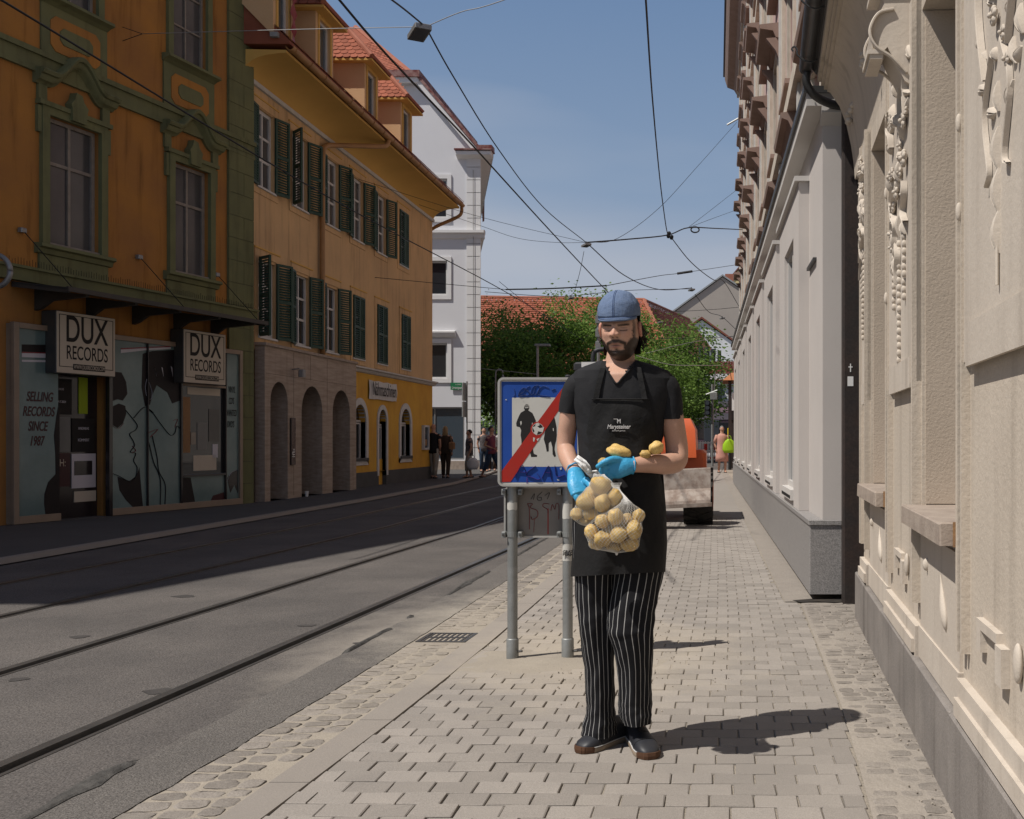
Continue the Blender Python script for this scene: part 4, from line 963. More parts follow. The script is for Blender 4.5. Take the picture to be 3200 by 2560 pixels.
fl = thing('wall_floodlight', 'small grey floodlight fixed high on the stone arcade wall', 'lamp', (-9.25, 20.2, 0), PI/2)
MB().tube([(1.62, -.2, 2.78), (1.62, -.36, 2.80)], .015, 6).build('arm', 'metal_grey', fl); MB().cbox(1.58, 1.72, -.46, -.34, 2.62, 2.78, .02).build('lamp_head', 'metal_grey', fl)
cu = thing('paper_cup', 'white paper cup standing at the foot of the middle arch', 'cup', (-9.25, 20.2, 0), PI/2)
MB().lathe([(.03, 0), (.042, .11), (.045, .115), (.045, .12)], (2.2, -.28, .04), 12).build('cup', 'white_paint', cu)
fg = thing('red_flag', 'red and green flag hanging from the topmost dormer window', 'flag', (-9.25, 20.2, 0), PI/2)
m = MB(); m.loft([[(.35+.02*math.sin(k), -.72-.03*math.cos(k*2), 10.4-.11*k) for k in range(11)], [(.5+.02*math.sin(k*1.3), -.74+.03*math.cos(k*2), 10.4-.11*k) for k in range(11)]], False, False, closed=False); m.build('cloth', 'shopred', fg, smooth=True)
# ================================================================ WHITE HOUSE ACROSS THE SIDE STREET
wh = thing('white_house', 'white gabled corner house with quoins beyond the side street', 'house', (-9.94, 43, 0), 0)
wops = [(-2.45, -1.37, 10.6, 12.25), (-2.45, -1.37, 7.35, 8.8), (-2.45, -1.37, 3.85, 5.35), (-3.2, -.66, .45, 2.66)]
m = MB(); wall(m, -9, 0, 0, 13.4, 0, wops, .18); m.poly([(-6.7, 0, 13.4), (-.05, 0, 13.4), (-2.6, 0, 16.35), (-3.9, 0, 16.35)]); m.quad((0, 0, 0), (-4.0, 14.5, 0), (-4.0, 14.5, 13.4), (0, 0, 13.4)); m.build('wall', 'whitewall', wh)
MB().add([(-9, .4, 0), (-.6, .4, 0), (-4.4, 14, 0), (-9, 14, 0), (-9, .4, 13.3), (-.6, .4, 13.3), (-4.4, 14, 13.3), (-9, 14, 13.3)], [(0,1,2,3),(4,5,6,7),(0,1,5,4),(1,2,6,5),(2,3,7,6),(3,0,4,7)]).build('house_core', 'whitewall', wh)
for i, (a, b, c, d) in enumerate(wops[:3]):
    window(wh, a, b, c, d, .10, 'white_frame', 'glass', .08, 1, (), .05); frame_mb(a-.17, b+.17, c-.17, d+.17, -.05, 0, .17).build('window_surround', 'white_quoin', wh)
    if i == 2: MB().prism([(0, d+.2), (-.12, d+.28), (-.2, d+.42), (-.2, d+.48), (0, d+.52)], 'x', a-.3, b+.35).build('window_hood', 'white_quoin', wh)
window(wh, *wops[3], .12, 'metal_grey', 'glass_blue', .07, 2, (), .05, 'shop_window')
MB().box(-9, .0, -.04, 0, 0, .40).build('plinth', 'sillstone', wh)
z = .42
while z < 13.0:
    MB().box(-.56, .03, -.05, 0, z+.012, z+.52).build('quoin', 'white_quoin', wh); z += .535
MB().prism([(0, 9.7), (-.08, 9.75), (-.12, 9.9), (-.22, 9.95), (-.22, 10.06), (0, 10.1)], 'x', -9, .2).build('string_course', 'white_quoin', wh)
dx, dy = -.265, .964
def side(m, prof, L_=15):
    """prof: (out, z) swept along the receding right wall"""
    return m.loft([[(o_*.964-0*dx, 0+o_*.265, z) for o_, z in prof], [(o_*.964+dx*L_, o_*.265+dy*L_, z) for o_, z in prof]])
side(MB(), [(0, 9.7), (.08, 9.75), (.12, 9.9), (.22, 9.95), (.22, 10.06), (0, 10.1)]).build('string_course', 'white_quoin', wh)
side(MB(), [(-.05, 13.0), (.08, 13.05), (.50, 13.2), (.55, 13.2), (.55, 13.35), (-.05, 13.42)]).build('eaves', 'white_quoin', wh)
MB().prism([(0, 13.05), (-.3, 13.18), (-.33, 13.18), (-.33, 13.33), (0, 13.4)], 'x', -.95, .52).build('eaves_return', 'white_quoin', wh)
MB().box(-1.0, .56, -.40, .3, 13.36, 13.42).build('eaves_flashing', 'redmetal', wh)
MB().add([(-.05, -.25, 13.42), (-2.55, -.25, 16.4), (-2.55, .2, 16.4), (-.05, .2, 13.42), (-.30, -.25, 13.42), (-2.66, -.25, 16.25), (-2.66, .2, 16.25), (-.30, .2, 13.42)], [(0,1,2,3),(4,5,6,7),(0,1,5,4),(2,3,7,6),(0,3,7,4),(1,2,6,5)]).build('verge_board', 'white_quoin', wh)
MB().add([(.12, -.30, 13.46), (-2.5, -.30, 16.5), (-2.5, 12, 16.5), (-3.0, 14, 13.46), (.0, -.30, 13.40), (-2.56, -.30, 16.40), (-2.56, 12, 16.4), (-3.1, 14, 13.40)], [(0,1,2,3),(4,5,6,7),(0,1,5,4),(1,2,6,5),(2,3,7,6),(3,0,4,7)]).build('roof', 'redmetal', wh)
MB().box(-4.1, -2.45, -.35, 10, 16.42, 16.7).build('ridge_flashing', 'redmetal', wh); MB().box(-4.0, -2.5, -.28, .1, 16.2, 16.42).build('gable_cap', 'white_quoin', wh)
MB().prism([(-9, 13.4), (-6.7, 13.4), (-3.9, 16.4), (-9, 16.4)], 'y', .02, 10).build('roof_back', 'redmetal', wh)
MB().tube([(-.27, -.09, 12.6), (-.26, -.09, 8), (-.28, -.09, .6)], .012, 4).build('lightning_rod', 'metal_grey', wh)
MB().box(-.05, .50, -.05, .5, 13.42, 13.66).build('chimney_box', 'redmetal', wh)
ns_ = thing('street_name_sign', 'green street name plate on the white corner house', 'sign', (-9.94, 43, 0), 0)
MB().box(-1.22, -.66, -.075, -.05, 3.38, 3.68).build('plate', None or mat('signgreen', (.02,.17,.07), .5), ns_); text('Limonigasse', .15, 'lettering', 'white_paint', ns_, (-.94, -.08, 3.47), sx=.62); text('V. GRIES', .07, 'lettering', 'white_paint', ns_, (-.9, -.08, 3.6), sx=.9)
rb = thing('rear_roof_house', 'red tiled hipped roof rising behind the white gable', 'roof')
A, B, C_, D_ = P(980, 78, 58), P(1111, 85, 58), P(1310, 250, 52), P(980, 330, 50)
m = MB().add([A, B, C_, D_, P(980, 330, 66), P(1310, 330, 66)], [(0, 1, 2, 3), (1, 5, 2), (0, 4, 5, 1), (3, 2, 5, 4)]); m.build('roof_slope', 'tile', rb)
u_ = (C_-D_).normalized(); v_ = ((A+B)/2-(C_+D_)/2); v_ = (v_-u_*v_.dot(u_)).normalized(); n_2 = u_.cross(v_).normalized()
if n_2.y > 0: n_2 = -n_2
def ins(a, b):
    q = D_+u_*a+v_*b; px = 2240+F*q.x/q.y; py = 1375-F*(q.z-HC)/q.y
    return py > 84 and py < 330 and py > 85+(px-1111)*.83 and px > 980
tm = MB(); tiles(tm, D_, u_, v_, n_2, ins, 26, 30, .22, .22, .03); stuff(tm.build('roof_tiles', 'tile', rb))
MB().tube([B, C_], .13, 7).build('hip_tiles', 'tile_ridge', rb)
# ================================================================ BACKDROP ACROSS THE SQUARE
mat('tile_far', (.34,.105,.06), .85, (.26,.08,.045), .6, .35, vary=.14)
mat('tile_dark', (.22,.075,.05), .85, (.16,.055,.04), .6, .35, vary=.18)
mat('farwhite', (.82,.82,.82), .9, (.6,.6,.6), .3, .3); mat('fargrey', (.42,.375,.325), .95, (.37,.33,.29), .4, .35, fine=.06, fs=20)
mat('faryellow', (.62,.50,.26), .9); mat('slate', (.07,.08,.095), .5, (.05,.055,.065), 1, .3)
def quad_tiles(parent, a, b, c, d, mt, tw, th, name='roof_tiles'):
    """tiles over the slope a-b (ridge) / d-c (eave); also a base sheet"""
    m = MB(); n = (b-a).cross(d-a).normalized()
    if n.z < 0: n = -n
    MB().quad(*[q-n*.45 for q in (a, b, c, d)]).build('roof_slope', mt, parent)
    L1 = max((d-a).length, (c-b).length); nv = int(L1/th)
    for j in range(nv):
        t0 = j/nv; p, q = c*(0)+d+(a-d)*t0, c+(b-c)*t0; w = (q-p).length; nu = max(1, int(w/tw)); up = ((a-d)*(1/nv)+(b-c)*(1/nv))*.5
        for i in range(nu):
            s = p+(q-p)*((i+(.5 if j % 2 else 0))/nu); e = (q-p)*(.94/nu); k = .075+U(-.015, .015)
            if (i+(.5 if j % 2 else 0)+.9)/nu > 1.01: continue
            m.add([s+up*1.15+n*.01, s+n*k, s+e*.5-up*.16+n*k, s+e+n*k, s+e+up*1.15+n*.01, s-n*.0, s+e*.5-up*.16, s+e], [(0, 1, 2, 3, 4), (1, 5, 6, 2), (2, 6, 7, 3)])
    stuff(m.build(name, mt, parent))
hl = thing('hall_building', 'long building with red tiled hipped roof behind the trees', 'building')
A0, A1 = P(1400, 926, 96), P(2012, 936, 96); E0, E1 = P(1330, 1185, 87), P(2140, 1195, 85)
quad_tiles(hl, A0, A1, E1, E0, 'tile_far', .42, .38)
B1, C1 = P(2154, 998, 118), P(2222, 1090, 110)
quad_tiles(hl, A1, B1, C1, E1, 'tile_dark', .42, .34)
MB().tube([A1, E1], .16, 6).build('hip_tiles', 'tile_ridge', hl); MB().tube([A0, A1], .15, 6).build('ridge_tiles', 'tile_ridge', hl); MB().tube([A1, B1], .12, 6).build('ridge_tiles', 'tile_ridge', hl)
def wall_seg(m, a, b, z0, z1): m.quad((a.x, a.y, z0), (b.x, b.y, z0), (b.x, b.y, z1), (a.x, a.y, z1))
m = MB(); wall_seg(m, E0, E1, 0, E0.z); wall_seg(m, E1, C1, 0, E1.z+2); m.quad(tuple(B1), tuple(C1), (C1.x, C1.y, 0), (B1.x, B1.y, 0)); m.build('wall', 'farwhite', hl)
for i in range(12):
    q = E0.lerp(E1, (i+.5)/12)
    for z0, z1 in ((3.9, 5.4), (.2, 2.9)):
        w_ = .45 if z0 > 3 else .8; MB().box(q.x-w_, q.x+w_, q.y-.16, q.y+.05, z0, z1).build('window', 'glass', hl)
for i, (x0, x1) in enumerate(((2170, 2179), (2192, 2201), (2208, 2217), (2232, 2240), (2249, 2256))):
    MB().box(P(x0, 0, 84).x, P(x1, 0, 84).x, 83.5, 84.2, P(0, 1268, 84).z, P(0, 1212, 84).z).build('window', 'glass', hl)
m = MB(); a, b = P(2150, 1180, 84.3), P(2300, 1180, 84.3); m.quad((a.x, a.y, 0), (b.x, b.y, 0), (b.x, b.y, a.z+.3), (a.x, a.y, a.z+.3)); m.build('side_wall', 'farwhite', hl)
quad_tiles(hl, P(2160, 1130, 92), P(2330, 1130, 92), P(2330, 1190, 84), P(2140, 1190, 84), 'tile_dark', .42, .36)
for i, (x0, x1) in enumerate(((2182, 2196), (2200, 2216), (2222, 2236), (2242, 2254))):
    y0, y1 = 1080+5*i, 1142-1*i
    p0, p1 = P(x0, y1, 92), P(x1, y0, 92); MB().box(p0.x, p1.x, 92, 97, p0.z, p1.z).build('dormer', 'slate', hl); MB().box(lerp(p0.x, p1.x, .55), lerp(p0.x, p1.x, .92), 91.96, 92.0, p0.z+.1, p1.z-.15).build('window', 'black_matte', hl)
MB().box(P(2112, 0, 95).x, P(2165, 0, 95).x, 94, 97, P(0, 1088, 95).z, P(0, 1062, 95).z).build('dormer', 'slate', hl)
def gable(name, label, apex, left, right, Y, depth, wm, rm, tw=.5):
    t = thing(name, label, 'house'); a, l, r = P(*apex, Y), P(*left, Y), P(*right, Y); dv = Vector((0, depth, 0))
    MB().add([(l.x, Y, 0), (r.x, Y, 0), r, a, l, (l.x, Y+depth, 0), (r.x, Y+depth, 0), r+dv, a+dv, l+dv], [(0, 1, 2, 3, 4), (9, 8, 7, 6, 5), (1, 6, 7, 2), (0, 4, 9, 5)]).build('wall', wm, t)
    ov = Vector((0, -.3, .12))
    for s, e in ((l, 0), (r, 1)):
        ex = (s-a).normalized()*.5
        MB().loft([[a+ov, s+ex+ov, s+ex+ov+Vector((0, 0, .25)), a+ov+Vector((0, 0, .25))], [a+dv, s+ex+dv, s+ex+dv+Vector((0, 0, .25)), a+dv+Vector((0, 0, .25))]]).build('roof', rm, t)
    return t
wg = gable('white_gable_house', 'white gabled house with dark red roof behind the grey dormers', (2193, 1000), (2120, 1052), (2330, 1098), 124, 22, 'farwhite', 'tile_dark')
gg = gable('grey_gable_house', 'large bare grey gable wall high in the background', (2258, 866), (2060, 1010), (2420, 975), 150, 20, 'fargrey', 'zinc')
cp_ = P(2266, 880, 152); MB().box(cp_.x, cp_.x+1.25, 152, 153.5, cp_.z-1, P(0, 856, 152).z).build('chimney', 'tile_ridge', gg)
yg = gable('yellow_gable_house', 'small pale yellow gable with red verge beside the chimney', (2312, 838), (2288, 866), (2380, 880), 158, 12, 'faryellow', 'tile_dark')
# ---------------------------------------------------------------- trees
mat('leaf', (.15,.25,.045), .6, (.20,.31,.06), 1.2, .3, vary=.22, spec=.3); mat('leaf_dark', (.11,.195,.038), .6, (.145,.23,.048), 1.2, .3, vary=.22, spec=.3); mat('bark', (.11,.085,.065), .9, (.07,.055,.045), 9, .3, bump=.5, bs=20)
for nm in ('leaf', 'leaf_dark'):
    t_ = MT[nm].node_tree; b_ = t_.nodes['Principled BSDF']; tr = t_.nodes.new('ShaderNodeBsdfTranslucent'); ms = t_.nodes.new('ShaderNodeMixShader'); ms.inputs[0].default_value = .5
    t_.links.new(b_.inputs['Base Color'].links[0].from_socket, tr.inputs[0]); t_.links.new(b_.outputs[0], ms.inputs[1]); t_.links.new(tr.outputs[0], ms.inputs[2]); t_.links.new(ms.outputs[0], t_.nodes['Material Output'].inputs[0])
def tree(label, x, Y, h, r, seed, n=22000):
    rr = random.Random(seed); t = thing('locust_tree', label, 'tree', (x, Y, 0), 0, 'trees on the square')
    tk = MB(); tk.tube([(0, 0, 0), (.05, 0, 1.4), (0, .05, 2.6), (.03, 0, h*.7)], [.16, .13, .11, .04], 8)
    tips = []
    for k in range(30):
        a = rr.uniform(0, 2*PI); z0 = rr.uniform(1.7, h*.66); L_ = r*rr.uniform(.55, 1.05)*(1-.45*max(0, z0/h-.35)); up = rr.uniform(.3, 1.3)
        pts = smooth_pts([(0, 0, z0), (L_*.4*math.cos(a), L_*.4*math.sin(a), z0+up*.8), (L_*.8*math.cos(a+.2), L_*.8*math.sin(a+.2), z0+up*1.3), (L_*math.cos(a+.25), L_*math.sin(a+.25), z0+up*1.35)], 3)
        tk.tube(pts, [.05*(1-i/len(pts))+.008 for i in range(len(pts))], 5); tips += [p for p in pts[3:]]
    for k in range(26): tips.append(Vector((rr.uniform(-.9, .9), rr.uniform(-.9, .9), h*rr.uniform(.62, .95))))
    tk.build('trunk', 'bark', t, smooth=True)
    lf = [MB(), MB()]
    for k in range(n):
        c = rr.choice(tips); sp = Vector((rr.gauss(0, .55), rr.gauss(0, .55), rr.gauss(0, .36)))
        p = c+sp; d = Vector((sp.x*1.2+rr.gauss(0, .4), sp.y*1.2+rr.gauss(0, .4), -.35+rr.gauss(0, .3))).normalized(); L_ = rr.uniform(.11, .24); w = L_*rr.uniform(.22, .38)
        s = d.cross(Vector((rr.gauss(0, 1), rr.gauss(0, 1), rr.gauss(0, 1)))).normalized()
        lf[rr.random() < .45].add([p, p+d*L_*.45+s*w, p+d*L_, p+d*L_*.5-s*w], [(0, 1, 2, 3)])
    lf[0].build('crown', 'leaf', t); lf[1].build('crown', 'leaf_dark', t)
tree('leftmost leafy green tree on the square beside the white house', P(1560, 0, 58).x, 58, 9.4, 3.0, 1)
tree('leafy green tree on the square above the blue road sign', P(1745, 0, 60).x, 60, 10.4, 3.4, 2)
tree('leafy green tree on the square behind the blue cap', P(1915, 0, 64).x, 64, 10.8, 2.8, 3)
tree('leafy green tree on the square right of the man', P(2100, 0, 62).x, 62, 8.8, 2.9, 4)
tree('far green tree low behind the road sign', P(1640, 0, 72).x, 72, 7.5, 3.2, 6, 14000)
tree('leafy tree low between the sign and the white house', P(1620, 0, 55).x, 55, 7.4, 2.6, 8, 15000)
tree('small leafy tree low behind the man on the right', P(2040, 0, 57).x, 57, 7.0, 2.2, 9, 12000)
# ---------------------------------------------------------------- poles, lights, tram, kiosk
t = thing('street_light', 'slim street light with a flat square head above the road sign', 'street light', (P(1680, 0, 45).x, 45, 0)); zt = P(0, 1082, 45).z
MB().tube([(0, 0, 0), (0, 0, zt)], .055, 8).build('pole', 'metal_grey', t); MB().cbox(-.1, .55, -.2, .2, zt, zt+.09, .02).build('lamp_head', 'metal_grey', t)
t = thing('arched_street_lamp', 'grey street lamp with a curved neck left of the road sign', 'street light', (P(1549, 0, 48).x, 48, 0)); zt = P(0, 1160, 48).z
MB().tube([(0, 0, 0), (0, 0, zt-.2)]+[(.17-.17*math.cos(a), 0, zt-.1+.18*math.sin(a)) for a in [PI*k/8 for k in range(9)]], .035, 7).build('pole', 'metal_grey', t, smooth=True); MB().lathe([(.02, .28), (.06, .16), (.13, .05), (.14, 0)], (.34, 0, zt-.42), 10).build('lamp_head', 'metal_grey', t)
t = thing('equipment_mast', 'grey mast with small boxes rising behind the blue cap', 'mast', (P(1870, 0, 45).x, 45, 0)); zt = P(0, 975, 45).z
MB().tube([(0, 0, 0), (0, 0, zt)], .07, 8).build('pole', 'metal_grey', t)
for z in (.15, .75, 1.3): MB().cbox(-.12, .1, -.12, .1, zt-z-.35, zt-z, .01).build('mast_box', 'metal_grey', t)
t = thing('traffic_light', 'black traffic light head on a grey pole in front of the tram', 'traffic light', (P(2226, 0, 50).x, 50, 0))
MB().tube([(0, 0, 0), (0, 0, 4.0)], .06, 8).build('pole', 'galv', t); MB().cbox(-.38, -.10, -.15, .1, P(0, 1298, 50).z, P(0, 1251, 50).z, .03).build('signal_head', 'black_matte', t)
for k in range(3): MB().lathe([(.1, 0), (.1, -.06)], (-.24, -.15, P(0, 1290-15*k, 50).z), 10, 'y').build('lens', 'glass', t)
MB().tube([(0, 0, 3.6), (-.3, 0, 3.5), (.25, -.1, 3.7)], .04, 6).build('bracket', 'galv', t)
MB().cbox(-.1, .25, -.2, .0, 3.25, 3.6, .03).build('camera_box', 'galv', t); MB().tube([(.1, 0, 3.5), (.15, 0, 4.6)], .02, 5).build('antenna', 'galv', t)
t = thing('tram', 'long low tram with purple and grey sides stopped across the square', 'tram', (P(2129, 0, 75).x, 75, 0), .06)
mat('tramside', (.10,.075,.10), .35, (.16,.10,.12), .35, .15); mat('tramroof', (.16,.15,.17), .5, (.25,.2,.24), .5, .2)
pr = [(-1.2, .35), (-1.25, 1.2), (-1.2, 3.3), (-.9, 3.75), (.9, 3.75), (1.2, 3.3), (1.25, 1.2), (1.2, .35)]
MB().prism(pr, 'x', .7, 9).build('body', 'tramside', t); MB().loft([[(x, y, z) for y, z in [(p[0]*k, .35+(p[1]-.35)*kz) for p in pr]] for x, k, kz in ((.0, .7, .72), (.25, .9, .95), (.7, 1.0, 1.02))]).build('front', 'black_matte', t)
MB().box(.9, 9, -1.27, -1.18, 1.35, 2.55).build('window_band', 'glass', t); MB().box(.7, 9, -1.0, 1.0, 3.7, 4.05).build('roof_boxes', 'tramroof', t)
for k in range(4): MB().cbox(1.6+k*1.9, 2.7+k*1.9, -1.29, -1.2, .5, 2.7, .02).build('door', 'slate', t)
MB().box(.7, 9, -1.26, -1.19, 2.75, 3.2).build('side_stripe', 'tramroof', t); text('ING', .5, 'lettering', 'white_paint', t, (.55, -1.25, 3.2), sx=.8)
t = thing('kiosk', 'kiosk with an orange brown roof at the far end of the annex', 'kiosk', (P(2262, 0, 46).x, 46, 0)); mat('kioskroof', (.42,.17,.075), .7); zt = P(0, 1165, 46).z
MB().loft([[(-.05, -.3, zt-.35), (2.5, -.3, zt-.35), (2.5, 3, zt-.35), (-.05, 3, zt-.35)], [(.35, .0, zt), (2.3, .0, zt), (2.3, 2.6, zt), (.35, 2.6, zt)]]).build('roof', 'kioskroof', t)
MB().box(.3, 2.4, .3, 2.8, 0, 2.2).build('counter', 'brownpipe', t); MB().box(.2, .35, 0, .12, 0, zt-.35).build('post', 'brownpipe', t); MB().box(.3, 2.4, .25, .3, 2.2, 3.2).build('hatch', 'shopdark', t); MB().box(.36, .62, -.02, .0, 2.6, 3.4).build('notice', 'white_paint', t)
t = thing('letter_box', 'yellow post box standing beyond the annex corner', 'post box', (P(2287, 0, 52).x, 52, 0)); mat('postyellow', (.72,.50,.02), .5)
MB().cbox(-.22, .22, -.18, .18, 1.35, 1.9, .04).build('box', 'postyellow', t); MB().box(-.12, .12, -.185, -.175, 1.72, 1.76).build('slot', 'black_matte', t); MB().tube([(0, 0, 0), (0, 0, 1.35)], .05, 7).build('stand', 'metal_grey', t)
t = thing('bollard_post', 'short dark post by the far corner of the annex', 'bollard', (P(2281, 0, 44).x, 44, 0)); MB().lathe([(.07, 0), (.07, 1.0), (.05, 1.05), (.0, 1.06)], (0, 0, 0), 10).build('post', 'black_matte', t)
# construction barriers
mat('barrier_white', (.75,.74,.73), .6); mat('barrier_red', (.55,.04,.03), .5)
def barrier(x, Y, lab, rz):
    t = thing('barrier_fence', lab, 'barrier', (x, Y, 0), rz, 'red and white construction barriers')
    for z in (.12, .62, 1.08): MB().box(-.62, .62, -.025, .025, z, z+.07).build('rail', 'barrier_white', t)
    for k in range(9): MB().box(-.60+k*.145, -.54+k*.145, -.02, .02, .12, 1.2).build('picket', 'barrier_white', t)
    for k in range(4): MB().box(-.58+k*.33, -.40+k*.33, -.032, -.021, .70, 1.06).build('reflector', 'barrier_red' if k % 2 == 0 else 'barrier_white', t)
    for k in range(4): MB().box(-.58+k*.33, -.40+k*.33, -.032, -.021, .20, .30).build('reflector', 'barrier_red', t)
    for s in (-.5, .5): MB().cbox(s-.09, s+.09, -.3, .3, 0, .1, .02).build('foot', 'black_matte', t)
barrier(P(2196, 0, 58).x, 58, 'red and white plastic barrier nearer the orange loader', .05); barrier(P(2256, 0, 59).x, 59, 'red and white plastic barrier behind the woman in pink', -.08)
# corner traffic sign seen edge on
t = thing('corner_sign_post', 'traffic sign post with two plates seen edge on at the white house', 'sign', (P(1459, 0, 41.5).x, 41.5, 0))
MB().tube([(0, 0, 0), (0, 0, P(0, 1192, 41.5).z)], .035, 8).build('post', 'galv', t)
for y0, y1 in ((1196, 1255), (1255, 1306)): MB().cbox(-.13, -.06, -.3, .3, P(0, y1, 41.5).z+.03, P(0, y0, 41.5).z, .02).build('sign_plate', 'galv', t)
# ================================================================ OVERHEAD WIRES AND HANGING LAMPS
def wire(name, label, pts, r, mt='cable', n=5, sag=0, group='overhead wires'):
    pts = [Vector(p) for p in pts]
    if sag and len(pts) == 2:
        a, b = pts; pts = [a.lerp(b, k/14)-Vector((0, 0, sag*4*(k/14)*(1-k/14))) for k in range(15)]
    elif len(pts) > 2: pts = smooth_pts(pts, 6)
    o = MB().tube(pts, r, n).build(name, mt, None, smooth=True); tag(o, label, 'cable', group); return o
GW_ = lambda x, z: tuple(Matrix.Translation(GO) @ Matrix.Rotation(GA, 4, 'Z') @ Vector((x, -.02, z)))
wire('contact_wire', 'thick tram contact wire above the near track', [P(700, -600, 7.3), P(1061, 0, 9.8), P(1480, 458, 14.8), P(1720, 722, 21), P(1885, 898, 28), P(2040, 1060, 44), P(2090, 1120, 60)], .013)
wire('contact_wire', 'tram contact wire of the far track, passing across the shuttered house', [P(-160, -80, 9.2), P(20, 10, 9.85), P(775, 470, 14.9), P(1160, 690, 19.8), P(1540, 890, 27.7), P(1700, 985, 36), P(1830, 1070, 50)], .012)
L1 = P(1330, 84, 13.2); L2 = P(1832, 758, 30); L3 = P(2161, 900, 46)
wire('lamp_cable', 'dark suspension cable running from the nearest hanging lamp towards the middle lamp', [L1, P(1420, 245, 15.2), P(1560, 470, 19), P(1700, 650, 24), L2], .011)
wire('lamp_cable', 'dark suspension cable rising left from the nearest hanging lamp', [P(1190, -25, 11), P(1262, 28, 12), L1], .011)
wire('lamp_cable', 'dark suspension cable between the middle lamp and the far right lamp', [L2, P(1950, 860, 34), P(2060, 905, 40), L3], .016)
wire('span_wire', 'light span wire from the orange wall to the nearest hanging lamp', [P(445, 106, 16.9), P(900, 93, 15), L1], .006, 'cable_light')
wire('span_wire', 'light span wire rising right from the nearest hanging lamp', [L1, P(1440, 38, 12.2), P(1570, 2, 11.5), P(2100, -200, 10.5)], .006, 'cable_light')
a1, a2 = GW_(-2.87, 8.13), GW_(-2.87, 7.90); e = P(445, 106, 16.9)
wire('span_wire', 'upper anchor wire forking to the orange wall', [a1, e], .006); wire('span_wire', 'lower anchor wire forking to the orange wall', [a2, e], .006)
wire('span_wire', 'upper thin wire from the shuttered house to the middle hanging lamp', [P(1120, 560, 25), P(1500, 678, 27.5), L2], .006, sag=0)
wire('span_wire', 'lower sagging wire from the shuttered house to the middle hanging lamp', [P(1310, 640, 31), P(1500, 705, 30), P(1620, 745, 30), P(1740, 758, 30), L2], .006)
wire('feeder_cable', 'thick feeder cable from the middle lamp to the pink house', [L2, P(1960, 748, 33), P(2085, 735, 36), P(2150, 712, 38), P(2235, 714, 42), P(2320, 718, 50)], .022)
wire('span_wire', 'long sagging wire from the middle lamp up to the pink house', [L2, P(1930, 745, 33), P(2060, 650, 38), P(2180, 520, 42), P(2303, 382, 50)], .009)
wire('feeder_cable', 'thick cable hanging down from the top of the view to the insulator', [P(2005, -200, 13), P(2018, 0, 15), P(2038, 300, 21), P(2062, 560, 29), P(2080, 700, 34), P(2088, 738, 36)], .017)
wire('feeder_cable', 'cable curving down right from the insulator', [P(2092, 735, 36), P(2160, 820, 40), P(2230, 875, 45), P(2262, 880, 52), P(2312, 962, 62)], .018)
wire('span_wire', 'thin upper wire from the insulator to the pink house', [P(2150, 712, 38), P(2230, 650, 42), P(2313, 585, 50)], .008)
wire('span_wire', 'thin lower wire from the insulator to the pink house', [P(2150, 712, 38), P(2230, 682, 42), P(2313, 652, 50)], .008)
wire('span_wire', 'cross span wire from the shuttered house over the tracks', [P(1170, 867, 27.7), P(1360, 885, 27.9), P(1580, 905, 28)], .008)
wire('span_rod', 'thick insulated part of the cross span over the tracks', [P(1580, 905, 28), P(1720, 902, 28.2), P(1895, 893, 28.5)], .02)
wire('span_wire', 'cross span wire rising right from the insulated rod', [P(1895, 893, 28.5), P(2060, 862, 36), P(2140, 852, 40), P(2325, 824, 52)], .011)
wire('span_wire', 'loop of wire hanging below the middle lamp', [P(1825, 785, 30), P(1812, 850, 30), P(1795, 910, 30), P(1785, 922, 30)], .008)
wire('span_wire', 'low cross wire running behind the cap', [P(1515, 912, 40), P(1690, 925, 40), P(1785, 925, 40), P(1960, 908, 42), P(2160, 903, 46)], .012)
wire('span_wire', 'wire in front of the grey gable', [P(2090, 975, 60), P(2220, 968, 60), P(2312, 960, 60)], .014)
wire('span_wire', 'lower wire crossing the far roofs right of the man', [P(2060, 1058, 55), P(2180, 1056, 55), P(2300, 1052, 58)], .016)
wire('span_wire', 'pale wire sagging right of the man\'s neck', [P(1990, 1112, 40), P(2070, 1135, 42), P(2130, 1142, 44), P(2260, 1142, 50)], .014, 'cable_light')
wire('span_wire', 'pale wire rising right across the far dormers', [P(2020, 1104, 44), P(2160, 1070, 48), P(2290, 1050, 52)], .010, 'cable_light')
wire('span_wire', 'thin wire sloping across the trees left of the sign', [P(1505, 1152, 48), P(1600, 1162, 50), P(1680, 1170, 52)], .010, 'cable_light')
wire('span_wire', 'wire from the far right lamp down to the corner', [P(2172, 920, 46), P(2215, 975, 52), P(2256, 990, 58), P(2305, 1035, 62)], .016)
wire('span_wire', 'thin wire slanting across the red roof left', [P(1560, 880, 40), P(1640, 945, 42), P(1720, 1010, 46)], .010)
def box_lamp(label, p, yaw, s=1.0, roll=.0):
    t = thing('hanging_lamp', label, 'lamp', p, yaw, 'street lamps hung on wires')
    MB().cbox(-.17*s, .17*s, -.38*s, .38*s, -.20*s, -.09*s, .01).build('lamp_box', 'metal_grey', t); MB().box(-.14*s, .14*s, -.34*s, .34*s, -.206*s, -.199*s).build('diffuser', 'slate', t)
    for y in (-.2, .2): MB().tube([(0, y*s, -.09*s), (0, y*s*.3, 0)], .012, 5).build('hanger', 'cable', t)
    MB().ball((0, 0, .01), .04*s, 8, 6).build('clamp', 'cable', t)
box_lamp('nearest grey box lamp hung on wires above the street', L1+Vector((-.08, 0, .02)), .5, .62)
box_lamp('grey box lamp hung on wires in the middle of the sky', L2, .45, .55)
box_lamp('grey box lamp hung on wires before the grey gable', L3, .3, .62)
box_lamp('small box lamp hung low left of the blue cap', P(1785, 925, 40), .3, .55); box_lamp('small box lamp hung before the red roof', P(1727, 985, 60), .3, .6)
